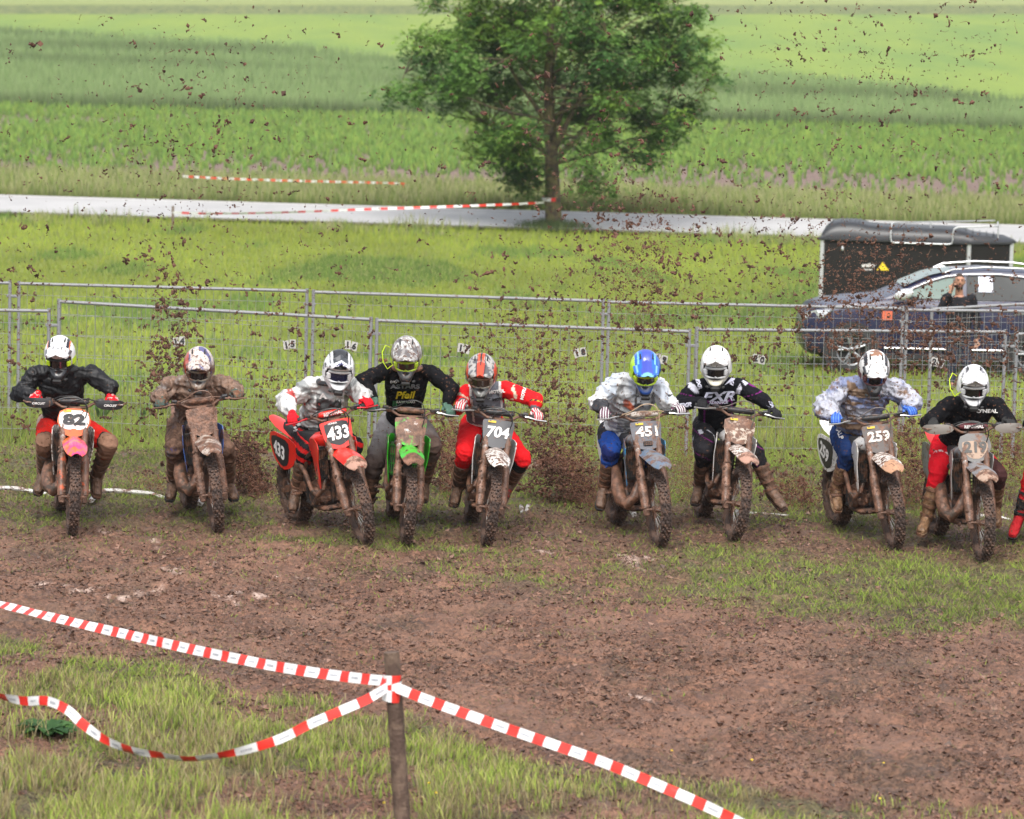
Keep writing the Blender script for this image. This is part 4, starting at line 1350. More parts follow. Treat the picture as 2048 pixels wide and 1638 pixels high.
def make_person(S):
    """rider seated on the bike; joints come from the pose table in photo pixels plus a depth"""
    J = {}
    Z0 = S['c'].y
    for k, (u, v, d) in S['pose'].items(): J[k] = W(u, v + (7 if k in ('SL', 'SR') else 5 if k == 'head' else 0), Z0 + d)
    BM = S['M'] @ S['steerM']
    base = W(S['pose']['hips'][0], S['pose']['hips'][1], Z0 + S['pose']['hips'][2])
    root = empty('person', S['plabel'], 'person', loc=(base.x, base.y, float(prof(base.y))), group=None)
    root.matrix_basis = Matrix.Translation(root.location)
    loc = root.matrix_basis.translation
    # hands on the grips
    wr = {}
    for sd, sx in (('L', -1), ('R', 1)):
        gx = sx * .352
        gl = Vector((gx, .471, 1.148)); ax = Vector((sx * .12, .033, .004)).normalized()
        g = BM @ gl; axw = (BM.to_3x3() @ ax).normalized()
        el = J['E' + sd]
        back = (el - g); back = (back - axw * back.dot(axw))
        yv = Vector((0, 1, .12)); yv = (yv - axw * yv.dot(axw)).normalized()
        bk = (yv * .75 + back.normalized() * .25); bk = (bk - axw * bk.dot(axw)).normalized()
        zv = (axw.cross(bk) if sx > 0 else bk.cross(axw)).normalized()
        if zv.z < 0: zv = -zv
        HM = Matrix((axw, bk, zv)).transposed()
        V, Nn, lp, st = HAND
        VW = (np.array(HM) @ V.T).T + np.array(g)
        wr[sd] = Vector((np.array(HM) @ np.array([0, .115, .036])) + np.array(g))
        G = S['glove']
        C = G['paint'](V) if 'paint' in G else np.tile(np.array(G['col']), (len(V), 1))
        det = np.linalg.det(np.array(HM))
        if det < 0:
            lp2 = lp.copy(); e = np.append(st[1:], len(lp))
            for a, b in zip(st, e): lp2[a:b] = lp[a:b][::-1]
        else: lp2 = lp
        me = np_mesh('glove', VW - np.array(loc), lp2, st, [G['mat']], col=C, smooth=True)
        link('glove', me, root)
    SL, SR, hips, EL, ER = J['SL'], J['SR'], J['hips'], J['EL'], J['ER']
    mid = (SL + SR) / 2
    lat = (SR - SL).normalized(); spine = (mid - hips).normalized()
    dep = spine.cross(lat).normalized()
    if dep.y < 0: dep = -dep
    hipL, hipR = hips + Vector((-.095, .02, 0)), hips + Vector((.095, .02, 0))
    head = J['head']
    # ---- the body itself, one skin under the clothes
    def torso(mb, grow, low=-.10):
        rings = []
        halfw = (SR - SL).length / 2
        for t, w_, d_ in ((low, .150, .115), (.05, .155, .120), (.25, .150, .118), (.45, .155, .122), (.68, .175, .130), (.86, halfw * .86, .120), (.98, halfw * .80, .095), (1.08, halfw * .45, .075), (1.16, .075, .065)):
            c = hips.lerp(mid, t)
            la = Vector((1, 0, 0)).lerp(lat, max(0, min(1, t))).normalized()
            rings.append(ring_ell(c - dep * .01, la, dep, w_ + grow, d_ + grow, 18))
        mb.loft(rings)
    mb = MB_()
    torso(mb, -.02)
    nk = mid + spine * .05
    capsule(mb, nk, head + Vector((0, .02, -.05)), .055, .06)
    mb.ell(head + Vector((0, .02, -.02)), (.075, .09, .10))
    for sd in ('L', 'R'):
        capsule(mb, J['S' + sd], J['E' + sd], .048, .040); capsule(mb, J['E' + sd], wr[sd], .040, .026)
        hp = hipL if sd == 'L' else hipR
        capsule(mb, hp, J['K' + sd], .075, .052); capsule(mb, J['K' + sd], J['A' + sd], .046, .030)
    garment('body', mb, .018, SKIN_M, root, (.45, .26, .19), 0)
    # ---- jersey
    mb = MB_()
    gj = S.get('loose', .012)
    torso(mb, gj, S.get('hem', -.02))
    for sd in ('L', 'R'):
        sh_ = J['S' + sd]
        e_, w_ = J['E' + sd], wr[sd]
        mb.ell(sh_, (.068 + gj * .8,) * 3)
        capsule(mb, mid + spine * .035 + Vector((0, .03, .0)), sh_.lerp(mid, .15) + spine * .012, .068, .060 + gj * .6)
        bulge = sh_.lerp(e_, .5)
        mb.tube([sh_, bulge, e_], [.066 + gj, .062 + gj, .055 + gj], 14); mb.ell(e_, (.058 + gj,) * 3)
        mb.tube([e_, e_.lerp(w_, .5), w_.lerp(e_, .10)], [.056 + gj, .052 + gj, .038 + gj * .5], 14)
        mb.ell(w_.lerp(e_, .10), (.037 + gj * .5,) * 3, 10, 6)
    pn = S['jersey']
    seg = dict(SL=SL, SR=SR, EL=EL, ER=ER, WL=wr['L'], WR=wr['R'], hips=hips, mid=mid, lat=lat, head=head)
    jo, jgeo = garment('jersey', mb, .0105, pn['mat'], root, lambda P: pn['paint'](P, seg), pn.get('amp', .006), pn.get('ws', 8), hash(S['key']) % 50 if False else len(S['key']) + int(S['pose']['head'][0]) % 50, pn.get('sm', 3))
    # ---- trousers
    mb = MB_()
    gp_ = S.get('ploose', .006)
    mb.ell(hips + Vector((0, .02, .02)), (.165 + gp_, .135 + gp_, .12))
    for sd in ('L', 'R'):
        hp = hipL if sd == 'L' else hipR
        k_, a_ = J['K' + sd], J['A' + sd]
        mb.tube([hp, hp.lerp(k_, .4), hp.lerp(k_, .8), k_], [.110 + gp_, .104 + gp_, .088 + gp_, .078 + gp_], 16)
        mb.ell(hp, (.108 + gp_,) * 3); mb.ell(k_, (.080 + gp_,) * 3)
        sh_ = (k_ - a_).normalized()
        mb.tube([k_, k_.lerp(a_, .22), k_.lerp(a_, .42)], [.076 + gp_, .072 + gp_, .062], 14)
    pp = S['pants']
    segp = dict(hips=hips, hL=hipL, hR=hipR, KL=J['KL'], KR=J['KR'], AL=J['AL'], AR=J['AR'])
    po, pgeo = garment('trousers', mb, .0105, pp['mat'], root, lambda P: pp['paint'](P, segp), pp.get('amp', .005), 8, 4, 3)
    for sd, sx in (('L', -1), ('R', 1)):
        boot(S, root, J['K' + sd], J['A' + sd], J['T' + sd], sx)
    # ---- helmet and neck collar
    make_helmet(S, root, head, math.radians(S['helmet'].get('pitch', 28) + 3), math.radians(S['helmet'].get('yaw', 0)), math.radians(S['helmet'].get('roll', 0)))
    if S.get('collar'):
        mb = MB_(); c = mid + spine * .07 - loc + Vector((0, -.02, .0))
        pts = [tuple(c + lat * (.12 * math.cos(t)) + Vector((0, .11 * math.sin(t), .012 * math.sin(t)))) for t in np.linspace(0, 2 * math.pi, 25)]
        mb.tube(pts, .024, 8, caps=False); mb.obj('neck_brace', S['collar'], root)
    S['root'] = root; S['jgeo'] = jgeo; S['pgeo'] = pgeo; S['jo'] = jo; S['po'] = po; S['J'] = J
    return root
def segd(P, a, b):
    a, b = np.array(a), np.array(b)
    d = b - a; t = np.clip(((P - a) @ d) / (d @ d), 0, 1)
    return np.linalg.norm(P - (a + t[:, None] * d), axis=1), t
SKIN_M = cloth_mat('skin', rough=.5)
# ------------------------------------------------------------------ colours and cloth patterns
WHITE_P = mat('white_plastic', (.72, .70, .68), mud=.28, speck=.35, rough=.3, coat=.2)
WHITE_MUD = mat('white_plastic_muddy', (.66, .62, .58), mud=.40, speck=.8, rough=.4, scale=17)
ORANGE = mat('orange_plastic', (.75, .10, .012), mud=.30, speck=.3, rough=.35)
RED_P = mat('red_plastic', (.68, .022, .012), mud=.18, speck=.15, rough=.3, coat=.2)
GREEN_P = mat('green_plastic', (.04, .42, .02), mud=.32, speck=.3, rough=.35)
BLUE_P = mat('blue_plastic', (.03, .10, .42), mud=.6, speck=.4, rough=.35)
BLACK_P = mat('black_plastic', (.02, .02, .022), mud=.2, speck=.35, rough=.4)
GREY_P = mat('grey_plastic', (.20, .20, .21), mud=.42, speck=.4, rough=.4)
PINK_P = mat('pink_orange_plastic', (.80, .06, .22), mud=.12, rough=.3, base2=(.85, .16, .03), s2=5, coat=.3)
MUDDY_P = mat('mud_coated_plastic', (.20, .108, .072), mud=.6, rough=.5, base2=(.10, .052, .034), s2=14, bmp=1.0)
TAN_GUARD = mat('muddy_guard', (.25, .13, .085), mud=.5, speck=.45, rough=.42, base2=(.11, .055, .034), s2=14, bmp=.5)
BLK_PRINT = plain('black_print', (.018, .018, .02), .4, bmp=0)
BLK_PRINT_M = mat('black_print_muddy', (.02, .02, .022), mud=.12, speck=.35, rough=.5)
WHT_PRINT = mat('white_print', (.72, .70, .68), speck=.25, rough=.5)
WHT_PRINT_M = mat('white_print_muddy', (.66, .6, .55), mud=.2, speck=.55, rough=.5)
GREY_PRINT = plain('grey_print', (.10, .10, .105), .6, bmp=0)
LILAC_PRINT = plain('pale_lilac_print', (.55, .55, .66), .5, bmp=0)
PURPLE_PRINT = plain('purple_print', (.22, .02, .22), .5, bmp=0)
YEL_PRINT = plain('yellow_print', (.72, .52, .02), .5, bmp=0)
GREEN_PRINT = plain('green_print', (.05, .32, .12), .5, bmp=0)
RED_PRINT = plain('red_print', (.62, .02, .02), .5, bmp=0)
NUM219 = mat('dull_number_print', (.09, .085, .08), mud=.15, rough=.6)
CLOTH_CLEAN = cloth_mat('cloth', speck=.10)
CLOTH_SP = cloth_mat('cloth_splashed', speck=.30, mud=.1)
CLOTH_MUD = cloth_mat('cloth_muddy', mud=.42, speck=.4, tint=(.15, .09, .062))
CLOTH_CAKED = cloth_mat('cloth_caked', mud=.68, speck=.5, tint=(.20, .118, .082))
RAIN_SP = cloth_mat('rain_jacket', mud=.04, speck=.34, gloss=.38)
RAIN_MUD = cloth_mat('rain_jacket_muddy', mud=.35, speck=.4, gloss=.45, tint=(.22, .13, .085))
RAIN_CAKED = cloth_mat('rain_jacket_caked', mud=.62, speck=.4, gloss=.5, tint=(.22, .135, .095))
BOOT_MUD = mat('x_boot', (.1, .06, .04), mud=.6)
BOOTC = cloth_mat('boot_leather', mud=.62, speck=.5, tint=(.15, .085, .055), gloss=.5)
BOOTC2 = cloth_mat('boot_pale', mud=.62, speck=.6, tint=(.24, .135, .072), gloss=.5)
GLV = cloth_mat('glove_cloth', speck=.12)
STRAP_M = mat('boot_strap_muddy', (.12, .09, .07), mud=.7, rough=.5)
STRAP_L = mat('boot_strap_pale', (.30, .20, .12), mud=.6, rough=.5)

def A(*c): return np.array(c, float)
def full(P, c): return np.tile(A(*c), (len(P), 1))
def put(C, m, c):
    C[m] = A(*c); return C
def arms(P, s):
    out = {}
    for k in ('L', 'R'):
        d1, t1 = segd(P, s['S' + k], s['E' + k]); d2, t2 = segd(P, s['E' + k], s['W' + k])
        up = d1 <= d2
        out[k] = (np.minimum(d1, d2), np.where(up, t1, 1 + t2))
    right = out['R'][0] < out['L'][0]
    d = np.minimum(out['L'][0], out['R'][0]); t = np.where(right, out['R'][1], out['L'][1])
    lat = (P - np.array(s['mid'])) @ np.array(s['lat'])
    half = np.array(s['SR'] - s['SL']) @ np.array(s['lat']) / 2
    isarm = (np.abs(lat) > half * .78) & (d < .14)
    isarm |= (t > .55) & (d < .10)
    sp = np.array(s['mid'] - s['hips']); L_ = np.linalg.norm(sp)
    h = ((P - np.array(s['hips'])) @ sp) / L_ / L_
    return isarm, t, lat / half, h, right
def legs(P, s):
    res = []
    for k in ('L', 'R'):
        d1, t1 = segd(P, s['h' + k], s['K' + k]); d2, t2 = segd(P, s['K' + k], s['A' + k])
        up = d1 <= d2
        res.append((np.minimum(d1, d2), np.where(up, t1, 1 + t2)))
    r = res[1][0] < res[0][0]
    return np.where(r, res[1][1], res[0][1]), r
def stripes(P, s, seed, th=.5): return n3(P, s, seed) > th

def j_black(P, s): return full(P, (.006, .006, .0075))
def j_mud(P, s):
    C = full(P, (.14, .12, .115)); put(C, stripes(P, 7, 3, .55), (.30, .27, .25)); return C
def j_rain_red(P, s):
    C = full(P, (.50, .50, .49)); arm, t, lat, h, r = arms(P, s)
    C[n3(P, 5, 2) > .57] = A(.40, .41, .41)
    fr = (~arm) & (np.abs(lat + .05) < .62) & (h < .95)
    put(C, fr, (.055, .058, .06)); put(C, fr & (n3(P, 14, 5) > .60), (.18, .18, .18))
    put(C, fr & (np.abs(h - .55) < .11) & (n3(P, 10, 8) > .46), (.36, .035, .03))
    put(C, (~arm) & (np.abs(lat + .66) < .16) & (h > .72) & (n3(P, 12, 18) > .47), (.45, .08, .07))
    put(C, arm & (np.abs(t - .62) < .24) & (n3(P, 11, 9) > .5), (.42, .06, .055))
    put(C, arm & (np.abs(t - .25) < .15) & (n3(P, 9, 19) > .52), (.25, .26, .26))
    return C
def j_red_grey(P, s):
    arm, t, lat, h, r = arms(P, s)
    C = full(P, (.135, .14, .16))
    q = h - .10 * lat
    put(C, (~arm) & (q < .42), (.62, .60, .58)); put(C, (~arm) & (q < .36), (.60, .012, .016)); put(C, (~arm) & (q < .16), (.12, .12, .14))
    put(C, arm, (.62, .012, .016))
    put(C, (np.abs(np.abs(lat) - .80) < .055) & (h > .4), (.64, .62, .60))
    put(C, arm & (t > .25) & (t < .48) & stripes(P, 26, 4, .52), (.62, .50, .38))
    put(C, arm & (t > 1.32) & (t < 1.48), (.035, .03, .03)); put(C, arm & (t > 1.36) & (t < 1.44) & stripes(P, 40, 8), (.60, .42, .04))
    put(C, arm & (t > 1.85), (.10, .10, .11))
    return C
def j_rain_grey(P, s):
    arm, t, lat, h, r = arms(P, s)
    C = full(P, (.43, .44, .46)); put(C, n3(P, 6, 12) > .55, (.34, .37, .42)); put(C, arm, (.56, .56, .56))
    put(C, arm & (n3(P, 8, 14) > .58), (.42, .46, .52))
    put(C, (~arm) & (np.abs(lat + .02) < .035), (.05, .05, .055))
    put(C, (~arm) & (h < .78) & (np.abs(lat) < .75) & (n3(P, 7, 3) > .42), (.27, .28, .29))
    put(C, arm & r & (t > .85) & (t < 1.5) & (n3(P, 6, 6) > .45), (.025, .025, .03)); put(C, arm & (~r) & (t > 1.35), (.03, .03, .035))
    put(C, (~arm) & (h > .72) & (h < .86) & (np.abs(lat + .3) < .25) & (n3(P, 14, 5) > .48), (.50, .13, .07))
    return C
def j_fxr(P, s):
    arm, t, lat, h, r = arms(P, s)
    C = full(P, (.007, .007, .010)); pr = (.17, .015, .15)
    box = np.maximum(np.abs(lat) / .64, np.abs(h - .45) / .42)
    put(C, (~arm) & (np.abs(box - 1) < .05), pr)
    put(C, arm & (np.abs(t - .55 - .25 * np.sin((P[:, 2]) * 40)) < .035), pr)
    put(C, arm & (t > .06) & (t < .26) & (n3(P, 18, 3) > .47) & (P[:, 2] > np.array(s['mid'])[2] - .06), (.50, .50, .58))
    return C
def j_rain_blue(P, s):
    C = full(P, (.17, .20, .33)); a = n3(P * A(1, 1, 2), 7, 21)
    a = a + .12 * (n3(P * A(1, 1, 2.4), 26, 23) - .5)
    C = C * (1 - sstep(.45, .60, a))[:, None] + A(.37, .38, .44) * sstep(.45, .60, a)[:, None]
    arm, t, lat, h, r = arms(P, s)
    put(C, (~arm) & (n3(P * A(1, 1, 2.2), 9, 33) > .60), (.20, .13, .085))
    return C
def p_plain(c, c2=None, th=.6, seed=3):
    def f(P, s):
        C = full(P, c)
        if c2: put(C, stripes(P, 9, seed, th), c2)
        return C
    return f
def p_r1(P, s):
    t, r = legs(P, s); C = full(P, (.02, .02, .022)); inner = n3(P, 5, 3) > .55
    put(C, (t > .22) & (t < .90), (.58, .018, .012)); put(C, (t < .22) & (n3(P, 8, 2) > .45), (.38, .28, .24)); put(C, (t > .35) & inner, (.02, .02, .022))
    put(C, t > .93, (.24, .135, .09)); put(C, (t > 1.3), (.26, .045, .03)); return C
def p_r3(P, s):
    t, r = legs(P, s); C = full(P, (.016, .016, .018)); m = np.sin(P[:, 2] * 60 + P[:, 0] * 35 + n3(P, 6, 1) * 7) > .25
    put(C, m & (t > .4), (.52, .014, .014)); put(C, (t > .55) & (t < .72) & (n3(P, 14, 4) > .5), (.55, .55, .53)); put(C, (t < .25), (.40, .012, .012)); put(C, (t > .12) & (t < .35) & ~r, (.02, .02, .02)); return C
def p_r6(P, s):
    t, r = legs(P, s); C = full(P, (.018, .065, .30)); put(C, t < .42, (.02, .02, .025)); put(C, (t > .30) & (t < .5) & (n3(P, 12, 2) > .56), (.02, .02, .02)); put(C, (t > .6) & (n3(P, 6, 5) > .56), (.015, .025, .12)); return C
def p_r7(P, s):
    t, r = legs(P, s); C = full(P, (.016, .015, .018)); put(C, np.abs(np.sin(P[:, 2] * 18 + P[:, 0] * 9)) < .06, (.16, .015, .13)); put(C, (np.abs(t - .62) < .07) & (n3(P, 22, 2) > .53), (.5, .5, .55)); return C
def p_r9(P, s):
    t, r = legs(P, s); C = full(P, (.56, .008, .018)); put(C, (np.abs(t - .55) < .035) & (n3(P, 70, 2) > .52), (.6, .45, .45)); put(C, r & (t > .75) & (n3(P, 8, 2) > .4), (.05, .02, .02)); return C
def p_red(P, s):
    C = full(P, (.60, .010, .014)); t, r = legs(P, s); put(C, (t > 1.0) & r & (n3(P, 5, 3) > .5), (.02, .02, .02)); return C
def p_grey(P, s):
    t, r = legs(P, s); C = full(P, (.20, .195, .20)); k = sstep(.35, 1.0, t + (n3(P, 6, 3) - .5) * 1.1)
    k = np.where(r, np.maximum(k, .6), k * .9)
    return C * (1 - k)[:, None] + A(.085, .055, .045) * k[:, None]

# helmets: V in helmet space (x right, -y front, z up)
def band_(v, a, b, w=.0): return (v > a) & (v < b)
def h1(V):
    x, y, z = V.T; C = full(V, (.74, .74, .74)); ax = np.abs(x)
    put(C, band_(ax - .028 * (z - .05) / .1, .045, .072) & (z > .03) & (y > -.16), (.02, .02, .03)); put(C, band_(ax, .086, .093) & (z > .03), (.75, .16, .03))
    put(C, z < -.035, (.03, .03, .033)); put(C, (z < -.10) & (ax > .06), (.09, .09, .09)); return C
def h1p(V):
    x, y, z = V.T; C = full(V, (.76, .76, .76)); ax = np.abs(x)
    put(C, band_(ax, .030, .036) & band_(y, -.14, -.10), (.02, .02, .03)); put(C, (ax < .012) & band_(y, -.085, -.06), (.02, .02, .03)); put(C, (ax < .022) & band_(y, -.20, -.13) & (n3(V, 130, 3) > .52), (.03, .03, .04)); put(C, (ax > .088), (.02, .02, .03)); return C
def h2(V):
    x, y, z = V.T; C = full(V, (.10, .10, .22)); put(C, (n3(V, 30, 5) > .50), (.55, .48, .44)); put(C, (x < -.08) & (y < .03), (.42, .07, .04)); put(C, (x < -.085) & (z < -.03), (.06, .25, .19)); put(C, (z < -.05), (.26, .19, .14)); return C
def h3(V):
    x, y, z = V.T; C = full(V, (.74, .74, .75)); ax = np.abs(x)
    put(C, (ax < .062 - .1 * np.clip(-y - .05, 0, 1)) & (z > .055), (.03, .032, .036)); put(C, band_(ax, .078, .088) & (z > .0), (.03, .03, .035)); put(C, (ax > .10) & (n3(V, 60, 3) > .56), (.03, .03, .035)); return C
def h3p(V):
    x, y, z = V.T; C = full(V, (.76, .76, .77)); ax = np.abs(x)
    put(C, (ax < .062) & (y > -.165), (.03, .032, .036)); put(C, (ax < .055) & (y > -.15) & (np.sin(x * 480) > .55) & (y < -.08), (.15, .15, .15)); put(C, band_(ax, .078, .087), (.03, .03, .035)); put(C, (ax < .05) & (y < -.19) & (n3(V, 120, 7) > .54), (.03, .03, .1)); return C
def h4(V):
    x, y, z = V.T; C = full(V, (.30, .28, .27)); ax = np.abs(x); put(C, n3(V, 34, 4) > .56, (.13, .12, .12)); put(C, (n3(V, 60, 9) > .60), (.55, .55, .53)); put(C, z < -.06, (.24, .13, .07)); put(C, (z < -.05) & (ax < .06), (.05, .05, .05)); return C
def h5(V):
    x, y, z = V.T; C = full(V, (.10, .10, .11)); ax = np.abs(x)
    put(C, (n3(V, 50, 4) > .50), (.40, .38, .36)); put(C, ax < .026, (.70, .07, .03)); put(C, (ax < .009) & (z > .06) & (y > -.12), (.03, .03, .03)); put(C, band_(ax, .030, .036), (.03, .03, .035)); put(C, (ax > .105) & (z > .0), (.66, .07, .03)); put(C, (z < -.04), (.13, .13, .12)); put(C, (z < -.06) & (n3(V, 50, 14) > .56), (.4, .39, .36)); return C
def h6(V):
    x, y, z = V.T; C = full(V, (.02, .12, .50)); ax = np.abs(x)
    put(C, (ax < .04) & (z > .02), (.055, .08, .40)); put(C, band_(ax, .062, .075) & (z > .02), (.20, .50, .75)); put(C, (x < -.095) & (z > -.06), (.45, .75, .04)); put(C, (z < -.05), (.01, .05, .22)); return C
def h6p(V):
    x, y, z = V.T; C = full(V, (.02, .13, .55)); ax = np.abs(x); put(C, ax < .045, (.055, .08, .42)); put(C, band_(ax, .075, .085), (.25, .55, .78)); put(C, (ax < .05) & (y < -.195), (.20, .50, .75)); return C
def h7(V):
    x, y, z = V.T; C = full(V, (.74, .73, .72)); ax = np.abs(x); put(C, (z < -.05), (.66, .62, .50)); put(C, (ax > .11) & (z < -.0) & (y > -.03), (.05, .06, .13)); return C
def h8(V):
    x, y, z = V.T; C = full(V, (.68, .67, .66)); ax = np.abs(x); q = ax - .2 * np.clip(z, -1, .05)
    put(C, band_(ax, .070, .098) & (z > -.02), (.02, .02, .025)); put(C, (ax < .05) & (y > -.02) & (z > .1) & (n3(V, 40, 2) > .45), (.25, .13, .08)); put(C, (z < -.045), (.02, .02, .022)); return C
def h8p(V):
    x, y, z = V.T; C = full(V, (.74, .74, .73)); ax = np.abs(x); put(C, band_(ax - .3 * np.clip(-.08 - y, -.05, .1), .045, .056), (.05, .05, .055)); put(C, ax > .085, (.02, .02, .025)); return C
def h9(V):
    x, y, z = V.T; C = full(V, (.76, .76, .77)); ax = np.abs(x)
    put(C, band_(ax, .045, .070) & band_(y, -.06, .0) & (z > .08), (.12, .12, .13)); put(C, (n3(V, 70, 4) > .63), (.25, .25, .27)); return C
NEON = plain('neon_yellow', (.52, .75, .02), .4, bmp=0)
NEON_D = mat('neon_frame_muddy', (.45, .62, .03), mud=.3, rough=.4)
BLKF = plain('goggle_black', (.015, .015, .017), .4, bmp=0)
WHTF = mat('goggle_white', (.66, .66, .66), speck=.2, rough=.4)
GRYF = mat('goggle_muddy', (.25, .22, .17), mud=.5, rough=.5)
LDK = lens_mat('lens_dark', (.012, .010, .012))
LBL = lens_mat('lens_blue', (.006, .010, .04))
LBR = lens_mat('lens_brown', (.05, .028, .022), .2)
TUBE_Y = plain('yellow_tube', (.55, .72, .02), .4, bmp=0)
REDG = lambda V: np.where((n3(V, 60, 3) > .60)[:, None], A(.45, .30, .28), A(.56, .010, .018))
def stripe_glove(c1, c2):
    return lambda V: np.where((np.sin(V[:, 0] * 270) > .2)[:, None], A(*c1), A(*c2))
CB = [[(-.20, .41, 1.16), (-.12, .36, 1.20), (.02, .30, 1.205), (.11, .28, 1.13), (.10, .31, 1.02)], [(.20, .41, 1.16), (.10, .37, 1.185), (-.04, .36, 1.15), (-.06, .43, 1.03)], [(-.18, .41, 1.15), (-.06, .40, 1.19), (.08, .38, 1.17), (.12, .40, 1.06)]]
CB_HI = [[(-.22, .41, 1.155), (-.13, .36, 1.19), (-.02, .31, 1.255), (.08, .29, 1.235), (.115, .29, 1.13), (.10, .31, 1.02)], [(.20, .41, 1.16), (.12, .37, 1.18), (.02, .38, 1.16), (-.04, .43, 1.05)], [(-.18, .41, 1.15), (-.06, .40, 1.18), (.08, .38, 1.165), (.12, .40, 1.06)]]
SQ = [(-.118, .125), (.118, .125), (.128, .10), (.112, -.055), (.062, -.125), (-.062, -.125), (-.112, -.055), (-.128, .10)]
def D(d): return math.radians(d)
def pose(head, SL, SR, EL, ER, hips, KL, KR, AL, AR, TL, TR, dh=.50):
    q = lambda p, d: (p[0], p[1], p[2] if len(p) > 2 else d)
    return dict(head=q(head, dh), SL=q(SL, .74), SR=q(SR, .74), EL=q(EL, .66), ER=q(ER, .66), hips=q(hips, 1.12), KL=q(KL, .62), KR=q(KR, .62), AL=q(AL, .98), AR=q(AR, .98), TL=q(TL, .74), TR=q(TR, .74))

